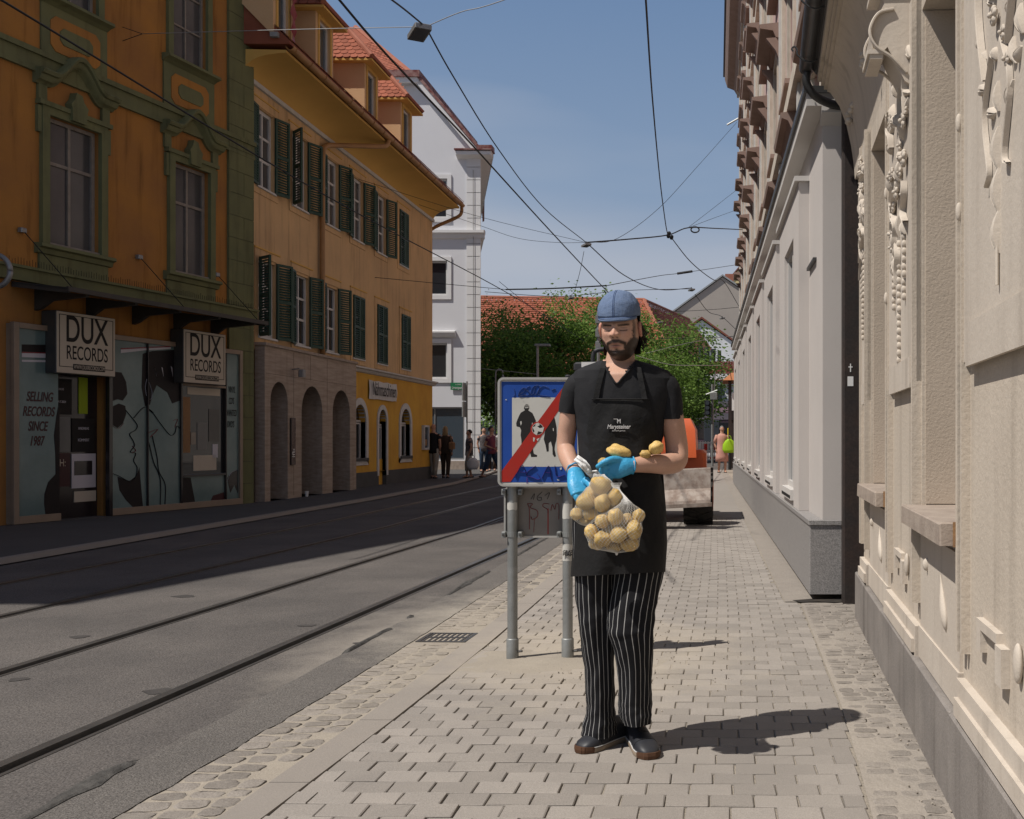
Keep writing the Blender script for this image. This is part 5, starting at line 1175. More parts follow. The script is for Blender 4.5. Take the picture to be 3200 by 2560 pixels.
box_lamp('box lamp hung beside the far corner of the annex', P(2257, 990, 58), .3, .6); box_lamp('box lamp hung over the dark roof right of the cap', P(2063, 1003, 60), .3, .65)
t = thing('wire_insulator', 'dark insulator knot where the feeder cables meet', 'insulator', P(2092, 736, 36))
for k in range(5): MB().ball((U(-.1, .1), U(-.1, .1), U(-.1, .1)), .07, 7, 5).build('clamp', 'cable', t)
t = thing('wire_coil', 'small coil of spare cable on the feeder wire by the pink house', 'coil', P(2172, 718, 40)); MB().tube([(.16*math.cos(a)+.0, 0, .11*math.sin(a)) for a in [2*PI*k/16 for k in range(17)]], .03, 6).build('coil', 'cable', t)
t = thing('turnbuckle', 'long turnbuckle on the rising span wire', 'turnbuckle', P(2140, 852, 40)); MB().tube([(-.3, 0, -.04), (.3, 0, .05)], .05, 6).build('body', 'cable', t)
# ================================================================ ROAD SIGN ON TWO POSTS
mat('signblue', (.012,.06,.30), .45, (.02,.075,.34), 5, .3); mat('signwhite', (.60,.58,.53), .6, (.54,.52,.47), 6, .3, streak=.15); mat('signred', (.42,.022,.012), .5, (.36,.03,.02), 12, .25)
mat('alu', (.50,.48,.44), .5, (.42,.40,.37), 6, .3, metal=.2); mat('signback', (.23,.205,.18), .6, (.30,.27,.24), 3, .3, streak=.5); mat('purple', (.10,.035,.20), .6); mat('graf', (.33,.31,.28), .6, (.2,.19,.2), 30, .3); mat('redpaint', (.38,.035,.025), .6, (.25,.03,.025), 20, .3)
YS_ = 5.95
rs = thing('road_sign', 'blue framed end of pedestrian zone sign with graffiti on two grey posts', 'road sign', (-1.04, YS_, 0), .02)
k_ = YS_/F
def sx(x): return (x-2240)*k_+1.04
def sz(y): return HC-(y-1375)*k_
for i, x in enumerate((1598, 1771)):
    X = sx(x); top = sz(1180) if i else sz(1185)
    MB().tube([(X, .04, 0), (X, .04, top)], .030, 16).build('post', 'galv', rs, smooth=50)
    MB().lathe([(.036, 0), (.036, .115), (.034, .12), (.03, .122)], (X, .04, 0), 16).build('socket', 'galv', rs, smooth=50)
    MB().tube([(X+.03, .03, .045), (X+.06, .015, .05)], .007, 6).build('bolt', 'steel', rs)
x0, x1, zb, zt = sx(1557), sx(1812), sz(1520), sz(1180)
def rrect(x0, x1, z0, z1, r, n=6):
    o = []
    for cx, cz, a0 in ((x1-r, z1-r, 0), (x0+r, z1-r, 90), (x0+r, z0+r, 180), (x1-r, z0+r, 270)):
        for k in range(n+1): a = RAD(a0+90*k/n); o.append((cx+r*math.cos(a), cz+r*math.sin(a)))
    return o
def rim(parent, name, mt, x0, x1, z0, z1, r, w, y0, y1):
    a, b = rrect(x0, x1, z0, z1, r), rrect(x0+w, x1-w, z0+w, z1-w, max(.004, r-w)); m = MB(); n = len(a)
    for i in range(n):
        j = (i+1) % n
        m.add([(a[i][0], y0, a[i][1]), (a[j][0], y0, a[j][1]), (b[j][0], y0, b[j][1]), (b[i][0], y0, b[i][1]), (a[i][0], y1, a[i][1]), (a[j][0], y1, a[j][1]), (b[j][0], y1, b[j][1]), (b[i][0], y1, b[i][1])], [(0,1,2,3),(4,5,6,7),(0,1,5,4),(2,3,7,6)])
    return m.build(name, mt, parent)
MB().prism(rrect(x0+.004, x1-.004, zb+.004, zt-.004, .03), 'y', -.006, .004).build('panel', 'signwhite', rs)
rim(rs, 'frame', 'alu', x0, x1, zb, zt, .034, .013, -.016, .012)
def pr(pts, mt, d, name): return MB().prism([(sx(x), sz(y)) for x, y in pts], 'y', -.0062-d*.3-.0003, -.006-d*.3).build(name, mt, rs)
def c7(p): return (1540+p[0]/3.194, 1160+p[1]/3.194)
pr([c7(p) for p in ((90,106),(842,106),(842,1110),(90,1110))], 'signblue', .0004, 'blue_field')
pr([c7(p) for p in ((195,266),(470,262),(745,266),(745,950),(520,955),(195,950))], 'signwhite', .0018, 'white_field')
man = [(318,345),(335,330),(355,333),(365,350),(366,372),(356,392),(372,402),(398,420),(415,455),(432,495),(428,520),(400,530),(395,505),(388,560),(382,600),(386,640),(392,700),(400,760),(412,825),(445,838),(442,856),(385,857),(372,800),(362,740),(345,690),(330,740),(318,800),(300,850),(288,830),(290,740),(287,680),(280,640),(286,590),(272,560),(240,552),(236,520),(250,480),(268,440),(282,415),(312,398),(322,392),(314,375)]
pr([c7(p) for p in man], 'ink', .0032, 'figure')
pr([c7((p[0]+.0, p[1])) for p in ((545,375),(560,370),(570,400),(600,430),(622,480),(638,560),(640,640),(635,690),(622,735),(618,780),(632,850),(615,858),(598,830),(596,760),(580,700),(560,720),(560,800),(540,805),(528,740),(510,680),(520,620),(530,540),(540,460))], 'ink', .0032, 'figure')
pr([c7(p) for p in ((275,505),(288,498),(292,520),(282,545))], 'signwhite', .0046, 'figure_gap'); pr([c7(p) for p in ((600,570),(608,568),(610,595),(603,600))], 'signwhite', .0046, 'figure_gap'); pr([c7(p) for p in ((325,362),(358,360),(358,368),(325,370))], 'signwhite', .0046, 'visor')
for q in range(4): pr([c7(p) for p in ((322+q*11,336),(326+q*11,334),(326+q*11,356),(322+q*11,357))], 'signwhite', .0046, 'helmet_stripe')
pr([c7(p) for p in ((90,1000),(700,165),(842,106),(842,120),(180,1105),(90,1108))], 'signred', .006, 'red_stripe')
cs = (451, 578); pr([c7((cs[0]+72*math.cos(a), cs[1]+72*math.sin(a))) for a in [2*PI*k/24 for k in range(24)]], 'signred', .0075, 'sticker'); pr([c7((cs[0]+58*math.cos(a), cs[1]+58*math.sin(a))) for a in [2*PI*k/24 for k in range(24)]], 'signwhite', .009, 'sticker_ring'); pr([c7((cs[0]+54*math.cos(a), cs[1]+54*math.sin(a))) for a in [2*PI*k/24 for k in range(24)]], 'ink', .0102, 'sticker_face')
for q in (((400,560),(420,600),(410,620),(440,640),(455,600),(500,610),(515,560),(470,570),(440,545)), ((425,545),(435,520),(460,515),(470,540),(450,550))): pr([c7(p) for p in q], 'signwhite', .0115, 'sticker_mark')
def graf(pts, mt, w, d=.0125, name='graffiti'):
    q = smooth_pts([(sx(c7(p)[0]), -.006-d*.3, sz(c7(p)[1])) for p in pts], 5); return MB().tube(q, w, 6, flat=.12).build(name, mt, rs)
graf([(205,245),(222,235),(215,175)], 'graf', .0022)
graf([(250,240),(300,215),(330,175),(300,170),(262,215),(270,250),(330,235)], 'graf', .0025); graf([(372,150),(345,165),(335,190),(365,205),(360,235),(325,245)], 'graf', .0025)
graf([(375,235),(395,170),(425,145),(410,215),(385,240)], 'graf', .0025); graf([(425,150),(450,140),(470,160),(440,220),(420,235)], 'graf', .0025); graf([(560,165),(500,150),(460,190),(455,230),(510,245),(570,250)], 'graf', .0025); graf([(585,188),(625,176)], 'graf', .003)
graf([(225,1060),(295,935),(345,1045)], 'purple', .0058); graf([(255,1005),(330,1010)], 'purple', .005); graf([(430,945),(355,1000),(340,1040),(400,1060),(445,1080),(480,1075)], 'purple', .0058); graf([(445,1020),(480,1070)], 'purple', .005); graf([(490,1070),(560,945),(585,1085)], 'purple', .0058); graf([(520,1010),(580,1015)], 'purple', .005); graf([(620,940),(640,1050),(720,1035)], 'purple', .0058); graf([(345,1060),(345,1125)], 'purple', .0025)
for q in (((300,290),(309,293),(306,300),(298,296)), ((128,283),(142,280),(145,291),(133,292)), ((670,965),(690,960),(688,982),(675,985)), ((640,1078),(670,1088),(650,1092)), ((575,300),(585,315),(578,316)), ((405,660),(425,668),(415,705),(405,700)), ((440,680),(470,665),(450,700))): pr([c7(p) for p in q], 'signwhite', .011, 'chipped_paint')
# lower plate seen from behind
xa, xb, za, zc = sx(1568), sx(1800), sz(1684), sz(1522)
MB().prism(rrect(xa+.003, xb-.003, za+.003, zc-.003, .03), 'y', .078, .086).build('back_plate', 'signback', rs); rim(rs, 'plate_frame', 'alu', xa, xb, za, zc, .032, .010, .070, .092)
for z in (sz(1672), sz(1538)):
    for i, x in enumerate((1598, 1771)):
        X = sx(x); MB().lathe([(.034, -.014), (.034, .014)], (X, .04, z), 16).build('clamp', 'galv', rs)
        for s in (-1, 1): MB().cbox(X+s*.048-.012, X+s*.048+.012, .01, .075, z-.017, z+.017, .003).build('clamp_lug', 'galv', rs); MB().tube([(X+s*.048, -.002, z), (X+s*.048, .012, z)], .007, 6).build('bolt', 'steel', rs)
def graf2(pts, mt, w, name='graffiti'):
    q = smooth_pts([(sx(c7(p)[0]), .0765, sz(c7(p)[1])) for p in pts], 5); return MB().tube(q, w, 6, flat=.25).build(name, mt, rs)
graf2([(360,1285),(395,1230),(385,1290)], 'ink', .004); graf2([(470,1215),(425,1260),(430,1295),(460,1300),(465,1270),(435,1270)], 'ink', .004); graf2([(500,1250),(545,1220),(525,1285)], 'ink', .004)
graf2([(325,1330),(345,1400),(345,1590)], 'redpaint', .0055); graf2([(330,1330),(375,1335),(350,1370),(420,1400),(425,1460),(375,1490),(360,1460)], 'redpaint', .0055); graf2([(395,1480),(388,1620)], 'redpaint', .003)
graf2([(545,1335),(490,1330),(480,1360),(525,1390),(530,1430)], 'redpaint', .005); graf2([(532,1380),(532,1640)], 'redpaint', .003); graf2([(560,1400),(575,1340),(600,1390),(610,1335),(640,1345),(640,1490)], 'redpaint', .005)
def post_sticker(i, y0, y1, mt, body=None):
    X = sx((1598, 1771)[i]); m = MB(); a = [RAD(200+140*k/8) for k in range(9)]
    m.loft([[(X+.0308*math.cos(t), .04+.0308*math.sin(t), sz(y)+U(-.004, .004)) for t in a] for y in (y0, y1)], False, False, closed=False); return m.build('sticker', mt, rs, smooth=True)
post_sticker(0, 1572, 1594, 'signwhite'); post_sticker(1, 1575, 1622, 'signwhite'); post_sticker(1, 1702, 1755, 'signwhite'); text('GRAZ\nBUAM', .022, 'sticker_text', 'ink', rs, (sx(1774), .006, sz(1730)), bold=.0008)
# ================================================================ ORANGE WHEEL LOADER
mat('loader_orange', (.62,.11,.025), .45, (.55,.10,.03), 2, .3, spec=.4); mat('bucket', (.20,.145,.115), .6, (.36,.31,.27), 9, .22, streak=.4, metal=.2); mat('tyre', (.018,.018,.018), .8, (.06,.052,.045), 8, .25, bump=.3, bs=40); mat('cabgrey', (.045,.045,.05), .5)
ld = thing('wheel_loader', 'small orange wheel loader with a scratched bucket parked on the pavement', 'loader', (-1.12, 15.6, 0), .0)
def wheel(x, y, lab=None):
    r, w = .40, .22; m = MB(); m.lathe([(r*.55, -w), (r*.93, -w), (r*.985, -w*.7), (r, 0), (r*.985, w*.7), (r*.93, w), (r*.55, w)], (x, y, r), 28, 'x'); o = m.build('wheel', 'tyre', ld, smooth=40)
    for k in range(18):
        for s in (-1, 1):
            a = 2*PI*(k+(.5 if s > 0 else 0))/18; b_ = a+.10
            pts = [(x+s*.01, a+.14), (x+s*w, a-.05), (x+s*w, a+.06), (x+s*.01, a+.25)]
            MB().loft([[(px, y+rr_*math.cos(aa), r+rr_*math.sin(aa)) for px, aa in pts] for rr_ in (r*.96, r*1.035)]).build('tread_lug', 'tyre', o)
    MB().lathe([(.0, -w-.005), (r*.5, -w-.005), (r*.56, -w*.8), (r*.56, w*.8), (r*.5, w+.005), (0, w+.005)], (x, y, r), 16, 'x').build('rim', 'loader_orange', o)
wheel(.84, .02); wheel(-.62, .02); wheel(.84, 1.75); wheel(-.62, 1.75)
bk = MB(); bp = [(-.55, .36), (-.52, .30), (-.30, .30), (-.12, .40), (-.06, .62), (-.14, .86), (-.18, .86), (-.11, .62), (-.17, .44), (-.32, .345)]
bk.prism([(-.62, .345), (-.60, .40), (-.46, .56), (-.40, .84), (-.36, .855), (-.30, .80), (-.24, .5), (-.38, .34)], 'x', -.80, 1.03)
for i in range(len(bk.v)): x, y, z = bk.v[i]; bk.v[i] = (x, y-.35, z+(x-.1)*.05-.02)
bk.build('bucket', 'bucket', ld)
e_ = MB().box(-.82, 1.05, -1.01, -.95, .305, .36); e_.v = [(x, y, z+(x-.1)*.05-.02) for x, y, z in e_.v]; e_.build('bucket_edge', 'bucket', ld)
for x in (-.2, .42): MB().tube([(x, -.6, .55), (x, .2, .75), (x, .8, 1.0)], .07, 6).build('lift_arm', 'cabgrey', ld)
MB().cbox(-.75, .95, .55, 2.3, .66, 1.12, .05).build('front_body', 'loader_orange', ld); MB().loft([[(-.45, .45, 1.0), (.80, .45, 1.0), (.80, 2.2, 1.0), (-.45, 2.2, 1.0)], [(-.40, .5, 1.45), (.78, .5, 1.45), (.78, 2.2, 1.45), (-.40, 2.2, 1.45)], [(-.3, .62, 1.62), (.70, .62, 1.62), (.70, 2.1, 1.62), (-.3, 2.1, 1.62)]]).build('bonnet', 'loader_orange', ld, smooth=30)
MB().cbox(-.5, .5, .2, .7, .45, .9, .04).build('front_frame', 'cabgrey', ld)
for x in (-1.05, -.28): MB().tube([(x, .75, 1.0), (x+.03, .8, 2.42)], .04, 6).build('cab_pillar', 'cabgrey', ld); MB().tube([(x, 1.9, 1.0), (x+.03, 1.85, 2.42)], .04, 6).build('cab_pillar', 'cabgrey', ld)
r_ = MB().cbox(-1.15, -.19, .6, 2.1, 2.42, 2.54, .03); r_.v = [(x, y, z+(x+.4)*.04) for x, y, z in r_.v]; r_.build('cab_roof', 'cabgrey', ld)
MB().box(-1.02, -.62, .585, .598, 2.43, 2.51).build('roof_plate', 'white_paint', ld); MB().tube(smooth_pts([(-.88, .9, 2.5), (-.86, .9, 2.68), (-.74, .9, 2.74), (-.45, .9, 2.73), (-.3, .9, 2.68)], 5), .035, 8).build('exhaust_hoop', 'cabgrey', ld, smooth=True)
MB().cbox(-1.30, -1.22, .7, .85, 2.15, 2.32, .02).build('mirror', 'cabgrey', ld); MB().tube([(-1.05, .75, 2.2), (-1.25, .75, 2.25)], .015, 5).build('mirror_arm', 'cabgrey', ld)
MB().box(-.98, -.28, .80, .82, 1.1, 2.4).build('windscreen', 'glass', ld)
for x in (.02, .3): MB().cbox(x, x+.16, .44, .5, 1.30, 1.4, .02).build('headlight', 'shopred', ld)
# ================================================================ PASSERS-BY
mat('skin', (.47,.27,.19), .55, (.42,.23,.16), 20, .35, spec=.3); mat('hair_dark', (.022,.016,.013), .6); mat('hair_grey', (.24,.235,.23), .7, (.14,.135,.13), 40, .3); mat('hair_blond', (.36,.25,.13), .6, (.24,.16,.08), 40, .3)
mat('cl_black', (.012,.012,.014), .8); mat('cl_beige', (.30,.27,.225), .85); mat('cl_brown', (.05,.032,.022), .85); mat('cl_floral', (.16,.14,.14), .85, (.06,.055,.06), 30, .15); mat('cl_jeans', (.03,.05,.085), .85); mat('cl_pinkred', (.28,.06,.07), .85, (.12,.05,.10), 6, .3); mat('cl_rose', (.56,.30,.24), .85, (.48,.25,.20), 6, .3); mat('cl_white', (.6,.6,.6), .8); mat('bag_green', (.30,.52,.02), .5); mat('bag_tan', (.25,.13,.06), .6); mat('shoe_dark', (.03,.026,.024), .6)
def ell(c, rx, ry, n=14, rot=0): return [(c[0]+rx*math.cos(a)*math.cos(rot)-ry*math.sin(a)*math.sin(rot), c[1]+rx*math.cos(a)*math.sin(rot)+ry*math.sin(a)*math.cos(rot), c[2]) for a in [2*PI*k/n for k in range(n)]]
def ped(label, x, Y, h, yaw, top, bottom, hair, stride=.12, dress=False, long_hair=False, armbend=(.1, .1), capri=0, sleeve=.5, bald=False, bulk=1.0):
    t = thing('person', label, 'person', (x, Y, 0.045 if x < -7 else 0), yaw, 'people walking in the street'); k = h/1.72; b = bulk
    body = MB(); hipz, shz = .88*k, 1.42*k
    def leg(s):
        hip = Vector((s*.095*k*b, 0, hipz)); ft = Vector((s*.10*k, -s*stride, .07*k)); kn = (hip+ft)/2+Vector((0, -.05*k, 0)); return hip, kn, ft
    for s in (-1, 1):
        hip, kn, ft = leg(s); body.tube([hip, hip.lerp(kn, .5), kn, kn.lerp(ft, .4), ft], [.085*k*b, .075*k*b, .055*k, .052*k, .036*k], 9)
        body.tube([ft+Vector((0, .05*k, -.02)), ft+Vector((0, -.05*k, -.025*k)), ft+Vector((0, -.15*k, -.045*k))], [.035*k, .042*k, .03*k], 8)
    body.loft([ell((0, 0, z*k), rx*k*b, ry*k*b) for z, rx, ry in ((.84, .13, .10), (.95, .16, .115), (1.08, .145, .105), (1.22, .165, .115), (1.36, .185, .105), (1.43, .14, .08), (1.47, .062, .06), (1.53, .055, .055), (1.56, .06, .065))])
    for s in (-1, 1):
        sh = Vector((s*.19*k*b, 0, 1.38*k)); el_ = sh+Vector((s*.05*k, .04*k+armbend[s > 0]*.1, -.28*k)); wr = el_+Vector((-s*.02*k-s*.12*k*armbend[s > 0], -.06*k-.2*k*armbend[s > 0], -.24*k*(1-armbend[s > 0]*.75)))
        body.tube([sh, sh.lerp(el_, .5), el_, el_.lerp(wr, .5), wr], [.052*k*b, .046*k*b, .04*k, .037*k, .026*k], 8); dv = (wr-el_).normalized()
        body.tube([wr, wr+dv*.05*k, wr+dv*.10*k, wr+dv*.16*k], [.026*k, .036*k, .034*k, .014*k], 8, flat=.55)
    body.ball((0, -.01*k, 1.625*k), (.074*k, .092*k, .108*k), 14, 12); body.ball((0, -.10*k, 1.605*k), (.014*k, .02*k, .022*k), 6, 5)
    for s in (-1, 1): body.ball((s*.076*k, 0, 1.62*k), (.012*k, .02*k, .03*k), 6, 5)
    body.build('body', 'skin', t, smooth=True)
    tp = MB(); lo = .80 if not dress else .42
    prof = [(1.36, .19, .112), (1.22, .176, .125), (1.08, .165, .12), (.95, .178, .13)]+([(lo, .185, .135)] if not dress else [(.8, .20, .15), (.6, .215, .165), (lo, .225, .175)])
    tp.loft([ell((0, 0, z*k), rx*k*b, ry*k*b, 18) for z, rx, ry in [(1.445, .10, .085)]+prof])
    for s in (-1, 1):
        sh = Vector((s*.18*k*b, 0, 1.385*k)); el_ = Vector((s*.24*k*b, .04*k+armbend[s > 0]*.1, 1.10*k)); e = sh.lerp(el_, sleeve)
        tp.tube([sh+Vector((-s*.03, 0, .01)), sh.lerp(e, .5), e], [.062*k*b, .06*k*b, .056*k*b], 10)
    tp.build('dress' if dress else 'top', top, t, smooth=True)
    if not dress:
        bt = MB()
        for s in (-1, 1):
            hip, kn, ft = leg(s); end = kn.lerp(ft, .55 if capri else .93)
            bt.tube([hip+Vector((-s*.02, 0, .06)), hip.lerp(kn, .5), kn, kn.lerp(end, .5), end], [.105*k*b, .095*k*b, .075*k*b, .068*k*b, .062*k*b], 12)
        bt.loft([ell((0, 0, z*k), rx*k*b, ry*k*b, 16) for z, rx, ry in ((.97, .168, .12), (.88, .18, .13), (.80, .15, .12))]); bt.build('trousers', bottom, t, smooth=True)
    for s in (-1, 1):
        hip, kn, ft = leg(s); sh = MB(); rings = []
        for u_, w_, hh in ((.09, .03, .05), (.05, .04, .07), (-.04, .046, .065), (-.11, .044, .045), (-.155, .03, .03)): rings.append([(ft.x+w_*k*math.cos(a), ft.y+u_*k, max(0, ft.z-.07*k)+ (hh*k*math.sin(a) if math.sin(a) > 0 else 0)) for a in [2*PI*q/10 for q in range(10)]])
        sh.loft(rings).build('shoe', 'shoe_dark', t, smooth=True)
    if hair:
        hr = MB(); c = Vector((0, .012*k, 1.645*k)); rings = []
        for i in range(9):
            th = PI*.62*i/8+.01; rings.append([c+Vector((.084*k*math.sin(th)*math.cos(a), .102*k*math.sin(th)*math.sin(a)+(.03*k if math.sin(a) < -.3 and i > 4 else 0), .108*k*math.cos(th)))*1 + Vector((0, 0, .004*k*noise.noise(Vector((a*3, i, yaw))))) for a in [2*PI*q/16 for q in range(16)]])
        hr.loft(rings)
        if long_hair: hr.loft([ell((0, .045*k, z*k), rx*k, ry*k, 12) for z, rx, ry in ((1.66, .085, .07), (1.56, .09, .06), (1.46, .10, .055), (1.40, .08, .035))])
        hr.build('hair', hair, t, smooth=True)
    return t
ped('bald man in black polo and beige trousers walking away by the yellow wall', P(1354, 0, 33).x, 33, 1.74, PI-.1, 'cl_black', 'cl_beige', None, .13)
ped('blond woman in dark brown walking away with a tan shoulder bag', P(1392, 0, 33.4).x, 33.4, 1.66, PI, 'cl_brown', 'cl_brown', 'hair_blond', .1, long_hair=True, sleeve=.95)
t = thing('shoulder_bag', 'tan leather shoulder bag on the blond woman', 'bag', (P(1405, 0, 33.2).x, 33.2, 0)); MB().cbox(-.03, .17, -.06, .08, .98, 1.22, .04).build('bag', 'bag_tan', t); MB().tube(smooth_pts([(.06, .0, 1.2), (.02, .05, 1.4), (-.02, .1, 1.48)], 4), .01, 5).build('strap', 'bag_tan', t)
ped('short haired woman in grey patterned blouse carrying a white bag', P(1466, 0, 33.5).x, 33.5, 1.55, -1.2, 'cl_floral', 'cl_beige', 'hair_dark', .08, bulk=1.08, capri=1)
t = thing('carrier_bag', 'white carrier bag in the hand of the short haired woman', 'bag', (P(1478, 0, 33.2).x, 33.2, 0.04)); MB().loft([ell((0, 0, z), rx, .09, 12) for z, rx in ((.28, .14), (.4, .2), (.55, .19), (.66, .08))]).build('bag', 'cl_white', t, smooth=True); MB().tube([(-.05, 0, .64), (0, 0, .78), (.05, 0, .64)], .01, 5).build('handle', 'cl_white', t)
ped('woman in dark top and blue capri jeans striding left beside the sign', P(1535, 0, 33.8).x, 33.8, 1.66, 1.35, 'cl_pinkred', 'cl_jeans', 'hair_dark', .30, bulk=1.12, capri=1, armbend=(.8, .8))
ped('person in striped shirt standing far behind the striding woman', P(1512, 0, 40).x, 40, 1.7, .4, 'cl_floral', 'cl_jeans', 'hair_dark', .05)
ped('grey haired person far behind in the shade of the trees', P(1538, 0, 41).x, 41, 1.72, .2, 'cl_white', 'cl_brown', 'hair_grey', .05)
ped('grey haired woman in a long rose dress walking up the far pavement', P(2256, 0, 40).x, 40, 1.80, .25, 'cl_rose', None, 'hair_grey', .1, dress=True, sleeve=.9, bulk=1.12)
t = thing('green_shopping_bag', 'lime green shopping bag carried by the woman in rose', 'bag', (P(2279, 0, 39.8).x, 39.8, 0)); MB().loft([ell((0, 0, z), rx, .10, 12) for z, rx in ((.78, .20), (.9, .27), (1.1, .25), (1.25, .16), (1.32, .05))]).build('bag', 'bag_green', t, smooth=True)
MB().tube(smooth_pts([(-.08, 0, 1.26), (-.05, 0, 1.42), (.05, 0, 1.42), (.08, 0, 1.26)], 4), .012, 5).build('handle', 'bag_green', t)
# ================================================================ THE MAN WITH THE POTATOES
YM = 4.25
mat('tee', (.016,.016,.018), .85, (.022,.022,.024), 30, .3, bump=.45, bs=9, dist=.012); mat('apron', (.011,.011,.0115), .8, (.017,.016,.016), 6, .22, bump=.6, bs=7, dist=.02, fine=.3, fs=500)
mat('denim', (.125,.18,.30), .85, (.165,.22,.335), 60, .3, bump=.7, bs=50, dist=.005, fine=.25, fs=700); mat('denim_seam', (.05,.085,.20), .8)
mat('glove', (.06,.38,.64), .38, (.05,.34,.60), 20, .3, spec=.45, bump=.5, bs=34, dist=.010)
mat('shoe_leather', (.018,.02,.027), .5, (.03,.03,.033), 14, .3, spec=.4); mat('sole', (.34,.27,.20), .8, (.24,.19,.14), 10, .3); mat('sole_brown', (.10,.05,.028), .7); mat('tan_tag', (.36,.14,.05), .6)
mat('manskin', (1,1,1), .5, attr='Col', spec=.35, fine=.10, fs=350, bump=.25, bs=220, dist=.002); MT['manskin'].node_tree.nodes['Principled BSDF'].inputs['Subsurface Weight'].default_value = .06; MT['manskin'].node_tree.nodes['Principled BSDF'].inputs['Subsurface Radius'].default_value = (.01, .004, .002); MT['manskin'].node_tree.nodes['Principled BSDF'].inputs['Subsurface Scale'].default_value = .6
mat('manhair', (.022,.013,.009), .55, (.035,.022,.015), 90, .3, spec=.3); mat('logo', (.55,.53,.52), .8)
m_ = bpy.data.materials.new('pinstripe'); m_.use_nodes = True; MT['pinstripe'] = m_; t_ = m_.node_tree; n_ = t_.nodes; b_ = n_['Principled BSDF']; b_.inputs['Roughness'].default_value = .85; b_.inputs['Specular IOR Level'].default_value = .2
uv = n_.new('ShaderNodeUVMap'); sp2 = n_.new('ShaderNodeSeparateXYZ'); fr = n_.new('ShaderNodeMath'); fr.operation = 'FRACT'; lt = n_.new('ShaderNodeMath'); lt.operation = 'LESS_THAN'; lt.inputs[1].default_value = .105
mxp = n_.new('ShaderNodeMixRGB'); mxp.inputs[1].default_value = (.011,.011,.013,1); mxp.inputs[2].default_value = (.38,.37,.355,1)
t_.links.new(uv.outputs[0], sp2.inputs[0]); t_.links.new(sp2.outputs[0], fr.inputs[0]); t_.links.new(fr.outputs[0], lt.inputs[0]); t_.links.new(lt.outputs[0], mxp.inputs[0]); t_.links.new(mxp.outputs[0], b_.inputs['Base Color'])
pm = thing('person', 'man in blue flat cap, black apron and pinstripe trousers holding bags of potatoes', 'person', (-.41, YM, 0))
ML = (.41, -YM, 0)
def W(x, y, d=0.0): return P(x, y, YM+d)
def seg(c, rx, rd, n, e=2.3):
    """superellipse ring, horizontal, centre c"""
    o = []
    for k in range(n):
        a = 2*PI*k/n; ca, sa = math.cos(a), math.sin(a)
        o.append(Vector((c.x+rx*math.copysign(abs(ca)**(2/e), ca), c.y+rd*math.copysign(abs(sa)**(2/e), sa), c.z)))
    return o
TOR = [(1126, 1884, 1992, .062, -.015), (1134, 1860, 2020, .078, -.012), (1145, 1828, 2055, .092, -.008), (1160, 1798, 2090, .103, -.004), (1185, 1783, 2108, .112, 0), (1225, 1782, 2110, .120, 0), (1275, 1790, 2098, .124, 0), (1330, 1802, 2080, .124, 0), (1400, 1810, 2064, .124, 0), (1480, 1806, 2067, .124, 0), (1560, 1797, 2074, .126, 0), (1640, 1793, 2078, .126, 0)]
def torrow(y):
    ys = [r[0] for r in TOR]
    return [interp([(r[0], r[i]) for r in TOR], y) for i in range(1, 5)]
def front(x, y, lift=0.0):
    xl, xr, d, dc = torrow(min(max(y, 1126), 1640)); u = (x-(xl+xr)/2)/((xr-xl)/2); u = max(-1, min(1, u))
    return dc-d*(1-abs(u)**2.3)**(1/2.3)-lift
# ---- shirt
def in_v(p):
    x = 2240+F*p.x/p.y; y = 1375-F*(p.z-HC)/p.y
    return p.y < YM+.02 and y < 1198-abs(x-1927)*(1.45 if x < 1927 else 1.18) and 1880 < x < 1996
sh = MB(); NT = 160; rings = []
ysamp = [1126+1.6*k for k in range(50)]+[1208+14*k for k in range(31)]
for y in ysamp:
    xl, xr, d, dc = torrow(y); a, b = W(xl, y, dc), W(xr, y, dc); ring = seg((a+b)/2, (b.x-a.x)/2, d, NT)
    for i, q in enumerate(ring):
        w_ = .0035*noise.noise(Vector((q.x*14, q.z*9, 3)))+(.004*noise.noise(Vector((q.x*40+q.z*25, q.z*12, 8))) if y > 1230 else 0); c = (a+b)/2; dv = Vector((q.x-c.x, q.y-c.y, 0)); ring[i] = q+(dv.normalized()*w_ if dv.length > 0 else dv)
    rings.append(ring)
for r in rings: sh.v += [tuple(q) for q in r]
for i in range(len(rings)-1):
    for j in range(NT):
        k = (j+1) % NT; f = (i*NT+j, i*NT+k, (i+1)*NT+k, (i+1)*NT+j)
        c = sum((Vector(sh.v[q]) for q in f), Vector())/4
        q_ = Vector((c.x, c.y, c.z-.007))
        if not in_v(q_): sh.f.append(f)
def sleeve(pts, rr):
    p = smooth_pts([W(*q) for q in pts], 5); n = len(p); r = [interp([(i/(len(rr)-1), v) for i, v in enumerate(rr)], k/(n-1)) for k in range(n)]
    st = len(sh.v); sh.tube(p, r, 28, caps=False)
    for i in range(st, len(sh.v)):
        q = Vector(sh.v[i]); sh.v[i] = tuple(q+Vector((1, 1, .3))*.003*noise.noise(Vector((q.x*30, q.y*30, q.z*16))))
sleeve([(1838, 1197, .0), (1806, 1212, -.01), (1787, 1248, -.012), (1779, 1292, -.01)], [.060, .058, .049, .0435])
sleeve([(2048, 1197, .0), (2078, 1212, -.01), (2093, 1248, -.012), (2096, 1310, -.01)], [.062, .060, .052, .0530])
o = sh.build('t_shirt', 'tee', pm, smooth=True, loc=ML)
# neckline rib
nk = [W(x, y, front(x, y, .006)) for x, y in ((1886, 1132), (1896, 1155), (1910, 1178), (1927, 1199), (1946, 1180), (1966, 1158), (1988, 1132))]
MB().tube(smooth_pts(nk, 5), .0042, 8).build('neckline', 'tee', pm, smooth=True, loc=ML)
